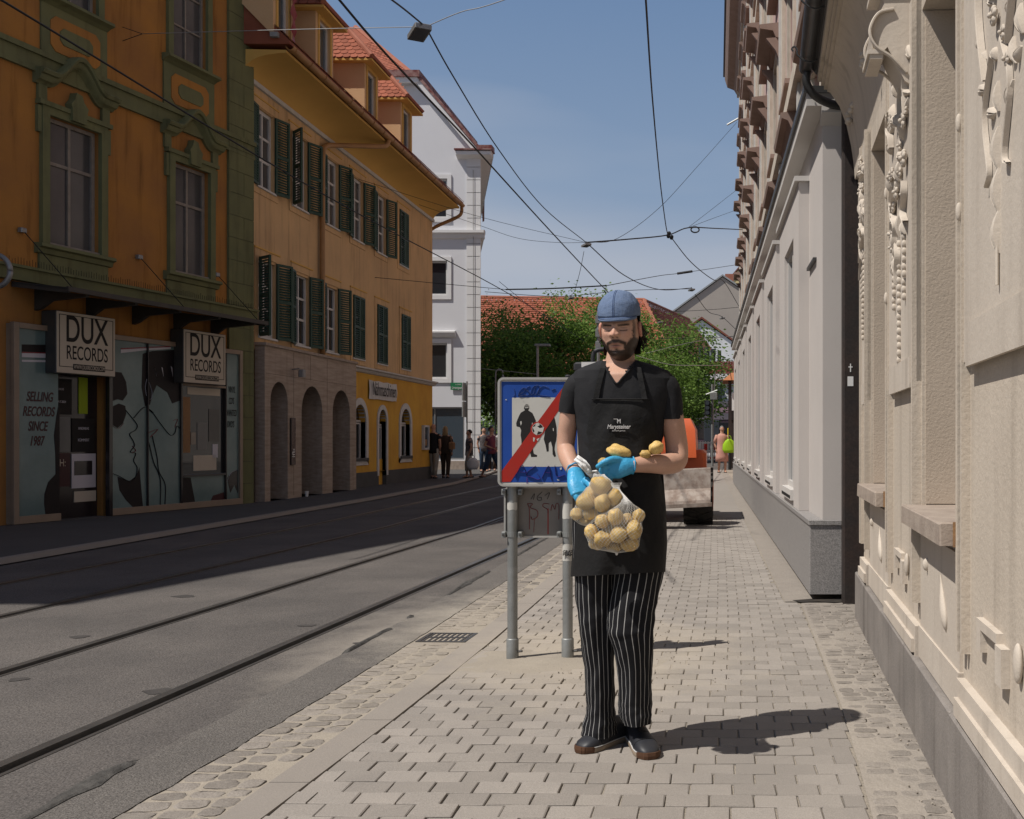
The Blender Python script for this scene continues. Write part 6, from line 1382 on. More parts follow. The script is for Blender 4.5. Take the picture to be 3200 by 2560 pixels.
# ---- body: head, neck, chest, arms
SK = np.array((.60,.36,.26)); SKR = np.array((.62,.30,.22)); BEARD = np.array((.028,.018,.013)); LIP = np.array((.33,.13,.105))
bv, bf, bc = [], [], []
def addpart(mb, colf):
    b = len(bv); bv.extend([Vector(p) for p in mb.v]); bf.extend([tuple(i+b for i in f) for f in mb.f]); bc.extend([colf(Vector(p)) for p in mb.v])
def skincol(p):
    k = .5+.5*noise.noise(p*18); return SK*(.94+.1*k)
def sm(a, b, x):
    t = max(0., min(1., (x-a)/(b-a))) if a != b else float(x > a); return t*t*(3-2*t)
def ga(x, s): return math.exp(-(x/s)**2)
HCN = W(1939, 1037, -.045)                                    # centre of the head
HR = Matrix.Rotation(RAD(-9), 4, 'Z') @ Matrix.Rotation(RAD(6), 4, 'X') @ Matrix.Rotation(RAD(-1), 4, 'Y')
NU, NV = 250, 180
hd = MB(); hcol = []
for i in range(NV+1):
    th = PI*(.004+.992*i/NV); row = []
    for j in range(NU):
        ph = 2*PI*j/NU-PI/2                                    # j=0 at the back? front is -y
        # denser sampling in front
        d = Vector((math.sin(th)*math.cos(ph), math.sin(th)*math.sin(ph), math.cos(th)))
        x, y, z = d.x*.0765, d.y*.098, d.z*.121
        fr_ = max(0., -d.y); low = max(0., -d.z)
        # jaw and chin
        x *= 1-.20*low**1.5-.02*ga(d.z-.1, .3); y += .012*low*(1 if d.y > 0 else -.35); 
        if d.y > 0: y *= 1-.30*low
        if d.y < 0 and abs(d.z) < .7: y *= .93+.07*abs(d.x)
        x = math.copysign(abs(x)**.93*(.0765**.07), x) if abs(x) > 1e-6 else x
        F_ = sm(.15, .5, fr_)
        ax_ = abs(x); out = 0.
        out += .0060*ga(z-.030, .009)*ga(ax_-.028, .026)                           # brow ridge
        out -= .0105*ga(z-.012, .0115)*ga(ax_-.033, .017)                          # sockets
        out += .0075*ga(z-.009, .0075)*ga(ax_-.0325, .0125)                        # lowered lids
        nz_ = sm(.030, -.010, z)*sm(-.026, -.014, z)                               # nose wedge
        out += (.007+.027*nz_)*ga(x, .0085+.006*nz_)*sm(-.028, -.016, z)*sm(.040, .024, z)
        out += .013*ga(z+.011, .009)*ga(ax_-.0150, .0065)                           # wings
        out += .005*ga(z+.006, .018)*ga(ax_-.046, .018)                            # cheeks
        out += .0045*ga(z+.046, .006)*ga(x, .022)-.0045*ga(z+.0545, .0024)*ga(x, .023)+.006*ga(z+.061, .006)*ga(x, .019)
        out -= .003*ga(z+.074, .006)*ga(x, .018); out += .008*ga(z+.098, .016)*ga(x, .020)
        # beard colour
        nzb = noise.noise(Vector((x*160, z*160, y*160)))*.5+noise.noise(Vector((x*60, z*60, 3)))*.5; e = .004*nzb
        cheek = -.026-.030*sm(.062, .030, ax_)+e
        jaw = sm(cheek+.006, cheek-.010, z)*sm(.024, .034, ax_+e)
        side = sm(.060, .068, ax_+e)*sm(.060, .050, z)*sm(.25, -.2, d.y+.35)
        mous = max(ga(z-(-.0375-.42*max(0., ax_-.013)), .0075)*sm(.042, .034, ax_)*1.3, ga(ax_-.036, .0065)*sm(-.036, -.046, z)*1.1)
        chn = sm(-.069, -.079, z+e-.08*max(0., ax_-.018))*sm(.05, .03, ax_); soul = ga(x, .007)*ga(z+.071, .006)
        gate = sm(.45, .05, d.y)*sm(-.124, -.112, z+.02*(1-fr_))
        bm = min(1., max(jaw*.95, min(1., mous)*.95, chn, soul*.8)*gate+side*.95*sm(-.1, -.02, z+.09))
        bm = max(0., min(1., bm*(1.15+.3*nzb)))
        out += .0032*bm
        y -= out*F_ if F_ > 0 else 0
        x += .0022*bm*math.copysign(1, x)*(1-fr_)
        c = SK*(1+.05*noise.noise(Vector((x*40, y*40, z*40))))
        c = c*(1-.35*ga(z+.008, .02)*ga(ax_-.045, .02)*F_)+SKR*(.35*ga(z+.008, .02)*ga(ax_-.045, .02)*F_)
        kn = .5*ga(z+.004, .012)*ga(x, .018)*F_; c = c*(1-kn)+SKR*kn
        lp = ga(x, .021)*max(ga(z+.0485, .0035), ga(z+.0605, .0050))*F_*.9; c = c*(1-lp)+LIP*lp
        ml = ga(z+.0545, .0017)*ga(x, .022)*F_; c = c*(1-ml*.85)
        br_ = 1.25*ga(z-(.0265+.06*(ax_-.03)), .0048)*sm(.009, .015, ax_)*sm(.060, .050, ax_)*F_*(.9+.4*nzb); br_ = max(0., min(1., br_)); c = c*(1-br_)+BEARD*br_
        la = 1.15*ga(z-(.0035-.0+.10*(ax_-.033)**2/.012), .0024)*sm(.017, .022, ax_)*sm(.051, .046, ax_)*F_; la = min(1, la); c = c*(1-.92*la)+BEARD*.6*la
        cr_ = ga(z-.0165, .0016)*sm(.018, .024, ax_)*sm(.050, .044, ax_)*F_; c = c*(1-.45*cr_)
        no = ga(z+.0225, .0032)*ga(ax_-.0090, .0045)*F_; c = c*(1-.85*no)
        c = c*(1-bm*.97)+BEARD*(bm*.97)
        row.append((x, y, z)); hcol.append(c)
    b = len(hd.v); hd.v += row
for i in range(NV):
    for j in range(NU):
        k = (j+1) % NU; hd.f.append((i*NU+j, i*NU+k, (i+1)*NU+k, (i+1)*NU+j))
HM = Matrix.Translation(HCN) @ HR
hd.xf(HM); b0 = len(bv); bv.extend([Vector(p) for p in hd.v]); bf.extend([tuple(i+b0 for i in f) for f in hd.f]); bc.extend(hcol)
# ears
for s in (-1, 1):
    er = MB(); rings = []
    for k, (u, sc) in enumerate(((0, .75), (.006, 1.0), (.012, 1.05), (.015, .95), (.013, .75), (.009, .5))):
        rings.append([(s*(.072+u+.004*math.cos(a)*-1), .012+.017*sc*math.cos(a)-.006*math.sin(a), .006+.033*sc*math.sin(a)*(1 if math.sin(a) > 0 else .9)) for a in [2*PI*q/16 for q in range(16)]])
    er.loft(rings).xf(HM); addpart(er, lambda p: SKR*.95)
# neck and chest
nm_ = MB(); rings = []
for x, y, rx, rd, d in ((1941, 1078, .052, .058, .012), (1940, 1100, .056, .06, .012), (1939, 1122, .0605, .062, .010), (1938, 1142, .066, .062, .004), (1938, 1160, .082, .068, -.004), (1939, 1180, .12, .088, -.006), (1942, 1205, .17, .106, -.002), (1942, 1260, .185, .112, 0), (1940, 1400, .155, .112, 0), (1936, 1560, .165, .112, 0)):
    rings.append(seg(W(x, y, d), rx, rd, 40))
nm_.loft(rings); addpart(nm_, skincol)
vp = MB(); vr = []
for k in range(30):
    y = 1124+74*k/29; hw = (1199-y)
    xl, xr = max(1887, 1927-hw/1.45), min(1989, 1927+hw/1.18); vr.append([W(x_, y, lerp(.012-.0605*math.sqrt(max(.02, 1-((x_-1938)/50)**2)), front(min(max(x_, 1888), 1988), max(y, 1132), .006), sm(1118, 1172, y))) for x_ in [lerp(xl-3, xr+3, q/20) for q in range(21)]])
vp.loft(vr, False, False, closed=False); addpart(vp, skincol)
def arm(pts, rr, fl=1.0):
    q = smooth_pts([W(*p) for p in pts], 6); n = len(q); r = [interp([(i/(len(rr)-1), v) for i, v in enumerate(rr)], k/(n-1)) for k in range(n)]
    m = MB().tube(q, r, 22); addpart(m, lambda p: SK*(.96+.08*noise.noise(p*14))*np.array((1, .985, .98)))
    return q
arm([(1838, 1200, 0), (1806, 1222, -.012), (1783, 1265, -.012), (1776, 1320, -.008), (1771, 1360, 0), (1768, 1398, -.005), (1774, 1425, -.04), (1785, 1452, -.085), (1797, 1478, -.13)], [.036, .037, .0375, .0385, .0385, .0365, .038, .034, .0265])
arm([(2048, 1200, 0), (2078, 1222, -.012), (2095, 1265, -.012), (2103, 1320, -.01), (2110, 1362, 0), (2115, 1405, .0), (2112, 1440, -.025), (2084, 1450, -.07), (2050, 1450, -.105), (2010, 1451, -.14), (1972, 1455, -.17)], [.042, .044, .046, .0475, .047, .0475, .046, .043, .039, .034, .0275])
me = bpy.data.meshes.new('body'); me.from_pydata([tuple(p) for p in bv], [], bf)
at = me.color_attributes.new('Col', 'FLOAT_COLOR', 'POINT'); at.data.foreach_set('color', [x for c in bc for x in (float(c[0]), float(c[1]), float(c[2]), 1.)])
bm_ = bmesh.new(); bm_.from_mesh(me); bmesh.ops.recalc_face_normals(bm_, faces=bm_.faces); bm_.to_mesh(me); bm_.free()
me.polygons.foreach_set('use_smooth', [True]*len(me.polygons)); me.materials.append(MT['manskin'])
bo = bpy.data.objects.new('body', me); COL.objects.link(bo); bo.parent = pm; bo.location = ML
# ---- hair: back cap of hair and loose locks
hr = MB(); rings = []
for i in range(16):
    t = i/15; z = .07-.165*t; ring = []
    for q in range(30):
        a = RAD(8+164*q/29); k = 1.035+.03*noise.noise(Vector((a*5, z*40, 2)))
        wz = 1-.45*max(0, -z-.02)/.08
        ring.append((.0765*k*math.cos(a)*(.97+.03*wz)*1.02, .004+.100*k*math.sin(a)*wz, z))
    rings.append(ring)
hr.loft(rings, False, False, closed=False)
rr = random.Random(3)
for k in range(64):
    a = RAD(rr.choice([rr.uniform(8, 60), rr.uniform(130, 170), rr.uniform(20, 160)])); L_ = rr.uniform(.04, .085) if a < 1 else rr.uniform(.02, .05)
    x0, y0, z0 = .083*math.cos(a), .012+.104*math.sin(a), rr.uniform(-.02, .045); s = 1 if x0 > 0 else -1; cu = rr.uniform(-.014, .014)
    pts = smooth_pts([(x0*.97, y0, z0), (x0*1.03+cu*.3, y0+.004, z0-L_*.35), (x0*1.02+s*.006+cu, y0+.003, z0-L_*.7), (x0*1.0+s*.008-cu, y0-.004, z0-L_)], 4)
    hr.tube(pts, [.0055*(1-.75*i/(len(pts)-1)) for i in range(len(pts))], 5)
hr.xf(HM); hr.build('hair', 'manhair', pm, smooth=True, loc=ML)
# ---- flat cap
cp2 = MB(); rings = []; NC = 56
CM = Matrix.Translation(HCN) @ HR
def capring(t):
    z = .064+.106*t; s = (1-t**2.5)**(1/2.1) if t < 1 else .02; ring = []
    for q in range(NC):
        a = 2*PI*q/NC; ca, sa = math.cos(a), math.sin(a)
        fx = .0860*s*math.copysign(abs(ca)**.93, ca)*(1+.025*math.sin(PI*min(1, t*1.4)))
        fy = -.006-.004*(1-t)+(.096 if sa < 0 else .108)*s*sa
        w_ = .0022*noise.noise(Vector((fx*34, fy*24, z*14)))+.0025*noise.noise(Vector((ca*5, sa*9, t*5+4)))*(.4+ (ca > .2)*.9)
        zz = z-.010*max(0, -sa)*(1-t)+(.006*(1-abs(ca))**3*(1 if sa < 0 else 0)*t*(1-t)*3)
        ring.append((fx*(1+w_*9), fy*(1+w_*7), zz+w_*.5))
    return ring
for k in range(19): rings.append(capring(min(.999, (k/18)**.85)))
cp2.loft([[(x*.965, y*.97, z+.004) for x, y, z in rings[0]]]+rings); cp2.xf(CM); cp2.build('cap', 'denim', pm, smooth=True, loc=ML)
# brim
bm2 = MB(); rows = []
for k in range(29):
    a = RAD(-90-72+144*k/28); ca, sa = math.cos(a), math.sin(a); f = math.cos((k-14)/14*PI/2)**.55
    ix, iy = .0845*ca, -.010+.096*sa; ox, oy = .0852*ca*(1+.03*f), iy-.009*f
    zi = .061-.009*(-sa); zo = zi-.009*f-.012*abs(ca)*.3
    rows.append([(ix, iy, zi+.004), (ox*.99, (iy+oy)/2, (zi+zo)/2+.006), (ox, oy, zo+.003), (ox, oy-.001, zo-.002), (ox*.99, (iy+oy)/2, (zi+zo)/2-.001), (ix, iy, zi-.003)])
bm2.loft(rows); bm2.xf(CM); bm2.build('brim', 'denim', pm, smooth=True, loc=ML)
def capline(a0, off=0, n=18):
    o = []
    for k in range(n):
        t = min(.999, (k/(n-1)*.96)**.85); r = capring(t); q = int(round(a0/(2*PI)*NC)) % NC; p = Vector(r[q]); c = Vector((0, -.012, .08)); o.append(CM @ (p+(p-c).normalized()*.0008+Vector((off, 0, 0))))
    return o
for off in (-.0025, .0030): MB().tube(capline(RAD(272), off), .0009, 4).build('cap_seam', 'denim_seam', pm, loc=ML)
e_ = [CM @ Vector((r[2][0], r[2][1]-.0008, r[2][2]+.007)) for r in rows]; MB().tube(e_, .0010, 4).build('brim_stitch', 'denim_seam', pm, loc=ML)
# ---- apron
APR = [(1245, 1850, 2026), (1275, 1846, 2036), (1320, 1838, 2048), (1380, 1825, 2060), (1440, 1812, 2070), (1500, 1806, 2074), (1600, 1798, 2082), (1700, 1790, 2085), (1795, 1783, 2079)]
ap = MB(); NX, NY = 44, 70; grid = []
for j in range(NY+1):
    y = 1245+(1795-1245)*j/NY; xl = interp([(r[0], r[1]) for r in APR], y); xr = interp([(r[0], r[2]) for r in APR], y); row = []
    for i in range(NX+1):
        u = i/NX; x = lerp(xl, xr, u); yy = y+(6*(u-.5)*-1.6 if j == NY else 0)
        t = sm(1480, 1640, y); dT = front(x, min(y, 1480), .010)
        uu = (u-.5)*2; dS = -.150*(1-abs(uu)**2.6)**(1/2.2)-.006 if abs(uu) < 1 else -.006
        dS += .012*math.sin(uu*5.2+1.2)*sm(1600, 1790, y)+.010*noise.noise(Vector((uu*2.2, y*.006, 5)))
        d = lerp(dT, dS, t)+.006*noise.noise(Vector((uu*2.5+y*.004, y*.012, 1)))*sm(1245, 1290, y)+.004*noise.noise(Vector((uu*3+y*.02, y*.03, 7)))*ga(y-1470, 60)
        row.append(W(x, yy+5*(.5-u)*sm(1700, 1795, y), d))
    grid.append(row)
for j in range(NY+1): ap.v += [tuple(p) for p in grid[j]]
for j in range(NY+1): ap.v += [tuple(p+Vector((0, .004, 0))) for p in grid[j]]
n1 = NX+1; off_ = (NY+1)*n1
for j in range(NY):
    for i in range(NX):
        a = j*n1+i; ap.f.append((a, a+1, a+n1+1, a+n1)); a += off_; ap.f.append((a+n1, a+n1+1, a+1, a))
for j in range(NY):
    for i in (0, NX): a = j*n1+i; ap.f.append((a, a+n1, a+n1+off_, a+off_))
for i in range(NX):
    for j in (0, NY): a = j*n1+i; ap.f.append((a, a+1, a+1+off_, a+off_))
ap.build('apron', 'apron', pm, smooth=60, loc=ML)
MB().tube(smooth_pts([W(x, 1247, front(x, 1247, .016)) for x in (1850, 1880, 1910, 1940, 1970, 2000, 2026)], 4), .0028, 5).build('apron_hem', 'apron', pm, smooth=True, loc=ML)
for pts in (((1862, 1248), (1868, 1215), (1876, 1180), (1884, 1150), (1888, 1128)), ((2014, 1248), (2008, 1215), (2001, 1180), (1995, 1150), (1991, 1128))):
    m = MB(); rings = []
    for x, y in pts:
        w_ = 8.5 if y > 1140 else 7; q = []
        for dx_, l_ in ((-w_, .007), (w_, .007), (w_, .011), (-w_, .011)): q.append(W(x+dx_, y, front(min(max(x+dx_, 1884), 1994), y, l_) if y > 1130 else front(x, 1132, l_)))
        rings.append(q)
    m.loft(rings).build('apron_strap', 'apron', pm, loc=ML)
# printed mark on the bib
def bib_text(s, x, y, size, **kw):
    p = W(x, y, front(x, y, .0165)); return text(s, size, 'apron_print', 'logo', pm, (p.x+ML[0], p.y+ML[1], p.z), **kw)
bib_text('M', 1934, 1317, .024, sx=.85, bold=.0006); bib_text('Marysteiner', 1933, 1334, .024, sx=.80, shear=.25, bold=.0005); bib_text('steirisch genuss', 1933, 1346, .0085, sx=1.0, shear=.2)
MB().box(*[v for v in (W(1928, 1310, 0).x, W(1940, 1310, 0).x)], W(1934, 1310, front(1934, 1310, .0168)).y, W(1934, 1310, front(1934, 1310, .0155)).y, W(0, 1310.5, -.13).z, W(0, 1309, -.13).z).build('apron_print', 'logo', pm, loc=ML)
# ---- trousers
tr = MB(); tr.uv = []; NL = 60
def leg(rows, seed):
    rings = []; ys = [r[0] for r in rows]; n = 90; b = len(tr.v)
    for k in range(n+1):
        y = lerp(ys[0], ys[-1], k/n); xl, xr, rd, d = [interp([(r[0], r[i]) for r in rows], y) for i in range(1, 5)]
        a, c = W(xl, y, d), W(xr, y, d); cc = (a+c)/2; ring = seg(cc, (c.x-a.x)/2, rd, NL, 2.15)
        for i, q in enumerate(ring):
            an = 2*PI*i/NL
            f = .010*noise.noise(Vector((math.cos(an)*1.6+seed, math.sin(an)*1.6, y*.0075)))+.004*noise.noise(Vector((math.cos(an)*3+y*.013, math.sin(an)*3, y*.02+seed)))
            lowk = sm(2120, 2250, y); f += lowk*.006*noise.noise(Vector((math.cos(an)*1.2, math.sin(an)*1.2, y*.07+seed)))+.004*ga(y-1960, 60)*noise.noise(Vector((math.cos(an)*1.5+y*.02, seed, y*.05)))
            ring[i] = q+(q-cc).normalized()*f
        rings.append(ring)
    for r in rings: tr.v += [tuple(q) for q in r]+[tuple(r[0])]
    for k in range(n+1):
        for i in range(NL+1): tr.uv.append((i/NL*21, k/n))
    m1 = NL+1
    for k in range(n):
        for i in range(NL): tr.f.append((b+k*m1+i, b+k*m1+i+1, b+(k+1)*m1+i+1, b+(k+1)*m1+i))
leg([(1620, 1792, 1940, .105, .005), (1740, 1791, 1935, .100, 0), (1805, 1795, 1929, .094, 0), (1870, 1800, 1925, .088, 0), (1931, 1806, 1923, .083, 0), (2008, 1816, 1921, .078, .005), (2084, 1829, 1920, .074, .015), (2161, 1831, 1922, .075, .03), (2205, 1833, 1920, .075, .04), (2235, 1829, 1922, .077, .045), (2262, 1820, 1925, .083, .045), (2292, 1817, 1927, .086, .045)], 1.3)
leg([(1620, 1928, 2080, .105, 0), (1740, 1922, 2077, .100, -.01), (1790, 1917, 2073, .096, -.02), (1850, 1908, 2061, .092, -.035), (1904, 1904, 2049, .090, -.05), (1970, 1900, 2042, .084, -.065), (2030, 1920, 2041, .077, -.055), (2084, 1931, 2039, .072, -.045), (2150, 1934, 2037, .068, -.035), (2199, 1931, 2038, .070, -.03), (2230, 1933, 2037, .072, -.03), (2258, 1944, 2031, .072, -.03)], 7.7)
st_ = len(tr.v); tr.build('trousers', 'pinstripe', pm, smooth=True, loc=ML)
# ---- shoes
def shoe(toe, heel, lab):
    toe, heel = Vector(toe), Vector(heel); ax_ = (toe-heel); L_ = ax_.length; ax_.normalize(); sd = Vector((ax_.y, -ax_.x, 0))
    def pt(s, w, z): return heel+ax_*(L_*s)+sd*w+Vector((0, 0, z))
    prof = [(.02, .026, .085, .0), (.08, .034, .098, 0), (.18, .037, .108, 0), (.30, .037, .112, 0), (.42, .039, .098, 0), (.55, .044, .082, 0), (.68, .049, .070, .0), (.80, .049, .060, .0), (.90, .043, .050, 0), (.965, .030, .038, 0), (.995, .012, .026, 0)]
    up = MB(); rings = []
    for s, w, h, _ in prof:
        ring = []
        for k in range(18):
            a = PI*k/17; ring.append(pt(s, w*math.copysign(abs(math.cos(a))**.75, math.cos(a)), .024+(h-.024)*math.sin(a)**.8))
        ring.append(pt(s, -w, .018)); ring.append(pt(s, w, .018)); rings.append(ring)
    up.loft(rings); t = up.build('shoe', 'shoe_leather', pm, smooth=60, loc=ML)
    def out(s0, s1, g, z0, z1, z1toe, mt, nm):
        m = MB(); pts = []
        ss = [lerp(s0, s1, k/22) for k in range(23)]; prw = [(p[0], p[1]) for p in prof]
        left = [(s, interp(prw, s)+g) for s in ss]; ring = [(s, w) for s, w in left]+[(s, -w) for s, w in reversed(left)]
        m.loft([[pt(s+(.012 if s > .97 else 0), w*.94, z0) for s, w in ring], [pt(s+(.02 if s > .97 else 0), w, lerp(z0, lerp(z1, z1toe, sm(.75, 1, s)), .5)) for s, w in ring], [pt(s+(.015 if s > .97 else 0), w, lerp(z1, z1toe, sm(.75, 1, s))) for s, w in ring]]); return m.build(nm, mt, t)
    out(.0, .86, .0045, .001, .020, .02, 'sole', 'sole'); out(.86, 1.0, .005, .003, .022, .030, 'sole_brown', 'toe_guard')
    out(.0, .86, .0035, .020, .025, .025, 'white_frame', 'sole_edge')
    # stitched panel lines
    for s in (.52, .70): MB().tube([pt(s+.05*math.sin(PI*k/12), interp([(p[0], p[1]) for p in prof], s)*math.cos(PI*k/12)*1.01, .026+(interp([(p[0], p[2]) for p in prof], s+.05*math.sin(PI*k/12))-.0235)*math.sin(PI*k/12)**.8) for k in range(13)], .0016, 4).build('seam', 'black_matte', t)
    return t, pt
shoe((-.562, 4.175, 0), (-.388, 4.405, 0), 'l'); s2, pt2 = shoe((-.262, 4.092, 0), (-.362, 4.375, 0), 'r')
MB().loft([[pt2(.43, w_, .105), pt2(.49, w_, .094), pt2(.49, w_, .098), pt2(.43, w_, .109)] for w_ in (-.014, 0, .014)]).build('heel_tab', 'tan_tag', s2)
# ---- gloves
def glove(chains, name, palm):
    m = MB()
    for pts, rr in chains:
        q = smooth_pts([W(*p) for p in pts], 5); n = len(q); r = [interp([(i/(len(rr)-1), v) for i, v in enumerate(rr)], k/(n-1)) for k in range(n)]; m.tube(q, r, 12); m.ball(q[-1], r[-1], 10, 8)
    for pts, rr, fl in palm:
        q = smooth_pts([W(*p) for p in pts], 5); n = len(q); rx = [interp([(i/(len(rr)-1), v[0]) for i, v in enumerate(rr)], k/(n-1)) for k in range(n)]; ry = [interp([(i/(len(rr)-1), v[1]) for i, v in enumerate(rr)], k/(n-1)) for k in range(n)]
        rings = []
        for k, p in enumerate(q):
            t = (q[min(k+1, n-1)]-q[max(k-1, 0)]).normalized(); dpt = Vector(fl); dpt = (dpt-t*dpt.dot(t)).normalized(); wd = t.cross(dpt)
            rings.append([p+wd*rx[k]*math.cos(a)+dpt*ry[k]*math.sin(a) for a in [2*PI*z/20 for z in range(20)]])
        m.loft(rings)
    o = m.build(name, 'glove', pm, smooth=True, loc=ML)
    md = o.modifiers.new('remesh', 'REMESH'); md.mode = 'VOXEL'; md.voxel_size = .0028; md.use_smooth_shade = True
    s_ = o.modifiers.new('smooth', 'SMOOTH'); s_.factor = .5; s_.iterations = 5
    return o
fg_ = []
for i, (y, l_) in enumerate(((1442, 1.0), (1458, 1.08), (1474, 1.0), (1489, .85))):
    x = 1905+i*2.5; fg_.append(([(x, y, -.195), (x-17*l_, y+3, -.205), (x-26*l_, y+15, -.190), (x-17*l_, y+25, -.168), (x-2, y+26, -.158)], [.0125, .0125, .0118, .0108, .009]))
fg_.append(([(1942, 1440, -.185), (1915, 1436, -.212), (1890, 1444, -.225), (1868, 1458, -.222)], [.017, .0145, .0125, .0098]))
glove(fg_, 'glove', [([(1978, 1454, -.165), (1955, 1456, -.180), (1930, 1461, -.190), (1905, 1464, -.193)], [(.0315, .027), (.040, .027), (.0455, .024), (.040, .020)], (0, -1, .15))])
fl_ = []
for i, (x, y) in enumerate(((1796, 1545), (1812, 1552), (1829, 1552), (1843, 1544))):
    fl_.append(([(x, y-12, -.205), (x+6, y+10, -.222), (x+18, y+24, -.216), (x+30, y+24, -.20)], [.0125, .0125, .0115, .0095]))
fl_.append(([(1828, 1500, -.19), (1842, 1512, -.215), (1850, 1528, -.235), (1856, 1540, -.245)], [.016, .014, .0125, .010]))
glove(fl_, 'glove', [([(1796, 1472, -.125), (1801, 1492, -.15), (1808, 1518, -.182), (1818, 1546, -.208)], [(.0295, .026), (.038, .028), (.046, .027), (.044, .021)], (.5, -1, .1))])
for pts, r in ((((1976, 1454, -.165), (1984, 1454, -.160)), .0325), (((1795, 1467, -.118), (1793, 1462, -.110)), .0305)):
    a, b = W(*pts[0]), W(*pts[1]); d = (b-a).normalized(); u = d.orthogonal().normalized(); v = d.cross(u); ring = [a+(u*math.cos(t)+v*math.sin(t))*(r+.0018*math.sin(t*7)) for t in [2*PI*k/28 for k in range(29)]]; MB().tube(ring, .0032, 6).build('glove_cuff', 'glove', pm, smooth=True, loc=ML)
# ================================================================ POTATOES, NETS, PAPER
mat('potato', (.74,.52,.19), .55, (.58,.37,.12), 30, .22, vary=.16, bump=.25, bs=70, dist=.003, fine=.22, fs=190, spec=.3)
def potato(x, y, a, b, d, label, grp, rot=0, seed=0):
    c = W(x, y, d); k = (YM+d)/F; m = MB(); R3 = Euler((U(-.3, .3), rot, U(-.4, .4))).to_matrix()
    m.ball((0, 0, 0), (a*k, (a+b)*.5*k*.95, b*k), 24, 18, .20, seed, R3)
    for q in range(5):
        n_v = RND.randrange(len(m.v)); p = Vector(m.v[n_v])
    o = m.build('potato', 'potato', None, smooth=True, loc=c); tag(o, label, 'potato', grp); return (c, a*k, (a+b)*.5*k*.95, b*k)
UL = ['broad potato at the top of the upper net bag', 'large potato at the left front of the upper net bag', 'round potato in the front middle of the upper net bag', 'potato at the right of the upper net bag', 'small potato at the far left corner of the upper net bag', 'flat potato low in the upper net bag', 'lowest small potato of the upper net bag', 'half hidden potato by the glove in the upper net bag', 'hidden back potato of the upper net bag']
LL = ['upright potato at the top middle of the lower net bag', 'potato at the top left of the lower net bag', 'potato at the far left of the lower net bag', 'wide potato at the front left of the lower net bag', 'slanting potato in the front centre of the lower net bag', 'largest potato at the right of the lower net bag', 'potato at the top right corner of the lower net bag', 'potato at the bottom right of the lower net bag', 'flat potato at the bottom above the knot', 'potato at the bottom left of the lower net bag', 'small potato behind the top middle of the lower net bag', 'back potato high in the lower net bag', 'back potato left in the lower net bag', 'back potato right in the lower net bag']
UP = [(1879, 1518, 36, 27, -.285, .3), (1832, 1568, 30, 27, -.30, -.3), (1882, 1573, 26, 29, -.315, .1), (1920, 1554, 23, 26, -.295, .2), (1802, 1606, 20, 19, -.275, 0), (1846, 1608, 26, 18, -.295, .1), (1832, 1630, 19, 13, -.265, 0), (1850, 1545, 26, 25, -.245, 0), (1900, 1590, 24, 22, -.25, 0)]
LO = [(1923, 1615, 24, 27, -.335, .1), (1882, 1629, 23, 24, -.325, .4), (1848, 1661, 21, 25, -.31, -.1), (1884, 1684, 28, 25, -.335, .1), (1933, 1671, 28, 25, -.345, -.4), (1981, 1655, 26, 29, -.33, .3), (1995, 1611, 20, 21, -.30, 0), (1968, 1701, 29, 22, -.315, -.2), (1920, 1710, 27, 16, -.30, 0), (1861, 1702, 22, 16, -.29, .3), (1958, 1624, 20, 21, -.30, 0), (1930, 1640, 26, 26, -.26, 0), (1905, 1668, 28, 26, -.25, 0), (1965, 1670, 26, 26, -.25, 0)]
ue = [potato(*p[:5], UL[i], 'potatoes in the upper net bag', p[5], i) for i, p in enumerate(UP)]
le = [potato(*p[:5], LL[i], 'potatoes in the lower net bag', p[5], 20+i) for i, p in enumerate(LO)]
potato(1934, 1411, 37, 22, -.165, 'large loose potato lying on top of the blue gloved hand', None, .25, 50); potato(2051, 1399, 24, 21, -.145, 'round loose potato against the bent elbow', None, -.4, 51); potato(2016, 1421, 18, 14, -.15, 'small loose potato low between arm and apron', None, 0, 52); potato(1884, 1444, 16, 14, -.185, 'loose potato peeping out above the thumb of the glove', None, 0, 53)
mat('net', (.62,.60,.56), .6)
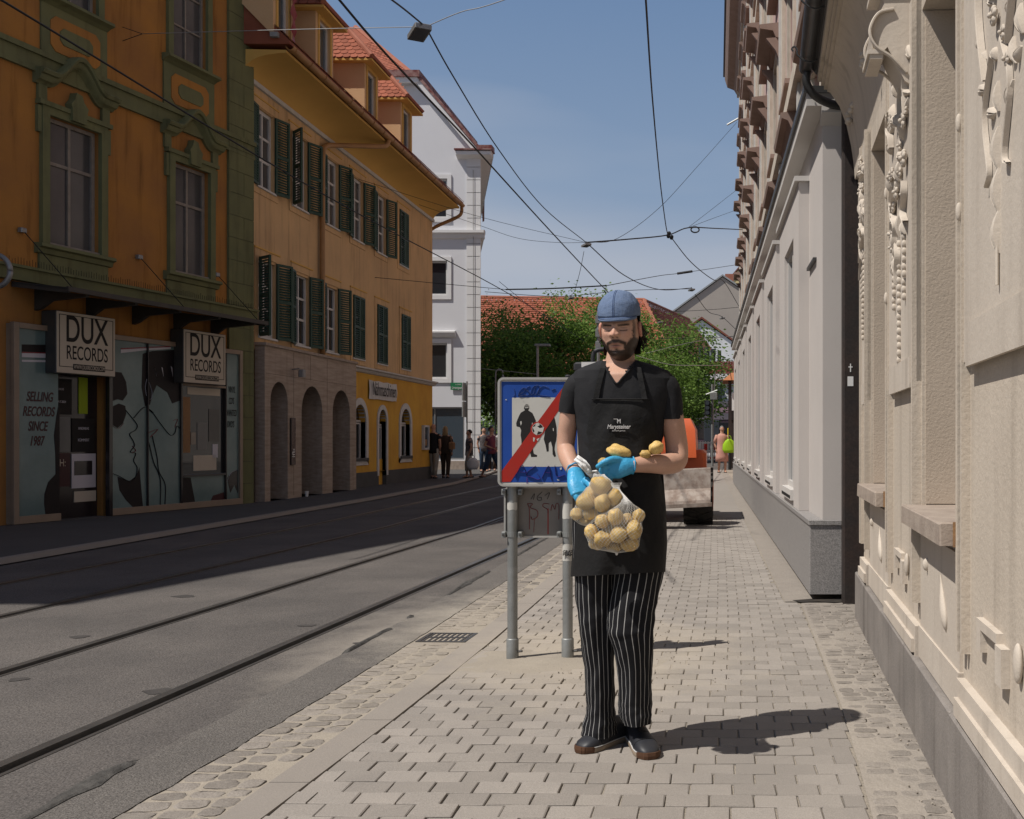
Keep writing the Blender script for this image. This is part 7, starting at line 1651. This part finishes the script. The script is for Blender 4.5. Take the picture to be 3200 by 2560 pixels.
def net(label, els, top, bot, neck, M_=34, K_=34, extra=None):
    top, bot = Vector(top), Vector(bot); t = thing('net_bag', label, 'bag', (bot.x, bot.y, bot.z)); R_ = np.zeros((K_+1, M_)); cs = []
    for j in range(K_+1):
        z = lerp(top.z, bot.z, j/K_); wsum = 0; c = Vector((0, 0, 0))
        for e, a, b, h in els:
            w_ = math.exp(-((z-e.z)/.035)**2)+1e-4; c += Vector((e.x, e.y, 0))*w_; wsum += w_
        c /= wsum; ax0 = top.lerp(bot, j/K_); f = sm(.0, .30, j/K_)*sm(1.0, .93, j/K_)
        cx = lerp(ax0.x, c.x, f); cy = lerp(ax0.y, c.y, f); cs.append(Vector((cx, cy, z)))
        for q in range(M_):
            th = 2*PI*q/M_; dx_, dy_ = math.cos(th), math.sin(th); best = 0
            for e, a, b, h in els:
                kz = (z-e.z)/h
                if abs(kz) >= 1: continue
                s = math.sqrt(1-kz*kz); A, B = a*s*1.03, b*s*1.03; ox, oy = cx-e.x, cy-e.y
                qa = (dx_/A)**2+(dy_/B)**2; qb = 2*(ox*dx_/A**2+oy*dy_/B**2); qc = (ox/A)**2+(oy/B)**2-1; D = qb*qb-4*qa*qc
                if D > 0: best = max(best, (-qb+math.sqrt(D))/(2*qa))
            R_[j, q] = best
        if j == 0: R_[j, :] = neck
        if j == K_: R_[j, :] = .004
    R_ = np.maximum(R_, .004)
    for it in range(10):
        av = (np.roll(R_, 1, 1)+np.roll(R_, -1, 1))/2; R_ = np.maximum(R_, av*.995)
        v = R_.copy(); v[1:-1] = (R_[:-2]+R_[2:])/2; v[0] = neck; v[-1] = .004
        R_ = np.where(R_ >= v, R_, v); R_[0] = neck; R_[-1] = .004
    R_ += .0012
    m = MB(); org = bot
    for sgn in (1, -1):
        for s in range(0, M_):
            pts = []
            for j in range(K_+1):
                q = (s+sgn*j*.5) % M_; q0 = int(q); fq = q-q0; r = R_[j, q0]*(1-fq)+R_[j, (q0+1) % M_]*fq; th = 2*PI*q/M_
                pts.append(cs[j]+Vector((r*math.cos(th), r*math.sin(th), 0))-org)
            m.tube(pts, .00055, 4, caps=False)
    stuff(m.build('net', 'net', t))
    MB().ball((0, 0, 0), (.006, .006, .010), 8, 6).build('knot', 'net', t)
    return t
net('white net bag of potatoes hanging from the left glove, upper of two', ue, W(1872, 1482, -.235), W(1845, 1647, -.27), .02)
net('white net bag of potatoes hanging in front, lower of two', le, W(1925, 1508, -.20), W(1927, 1728, -.31), .022)
# crumpled white paper tag
pa = MB(); ed1 = [(1807, 1422), (1832, 1440), (1845, 1457), (1849, 1472), (1866, 1469), (1876, 1482)]; ed2 = [(1793, 1438), (1806, 1452), (1818, 1466), (1832, 1480), (1846, 1494), (1862, 1500)]
rings = []
for k in range(26):
    t = k/25*5; i = min(4, int(t)); f = t-i; a = Vector((lerp(ed1[i][0], ed1[i+1][0], f), lerp(ed1[i][1], ed1[i+1][1], f), 0)); b = Vector((lerp(ed2[i][0], ed2[i+1][0], f), lerp(ed2[i][1], ed2[i+1][1], f), 0)); row = []
    for q in range(9):
        c = a.lerp(b, q/8); row.append(W(c.x, c.y, -.225-.018*math.sin(k*.22)+.014*noise.noise(Vector((k*.25, q*.35, 2)))+.006*math.sin(q*1.4+k*.5)))
    rings.append(row)
pa.loft(rings, False, False, closed=False); o = pa.build('paper_tag', 'white_paint', None, smooth=25); tag(o, 'crumpled white paper tag between the two gloves', 'paper')
md = o.modifiers.new('thick', 'SOLIDIFY'); md.thickness = .0012
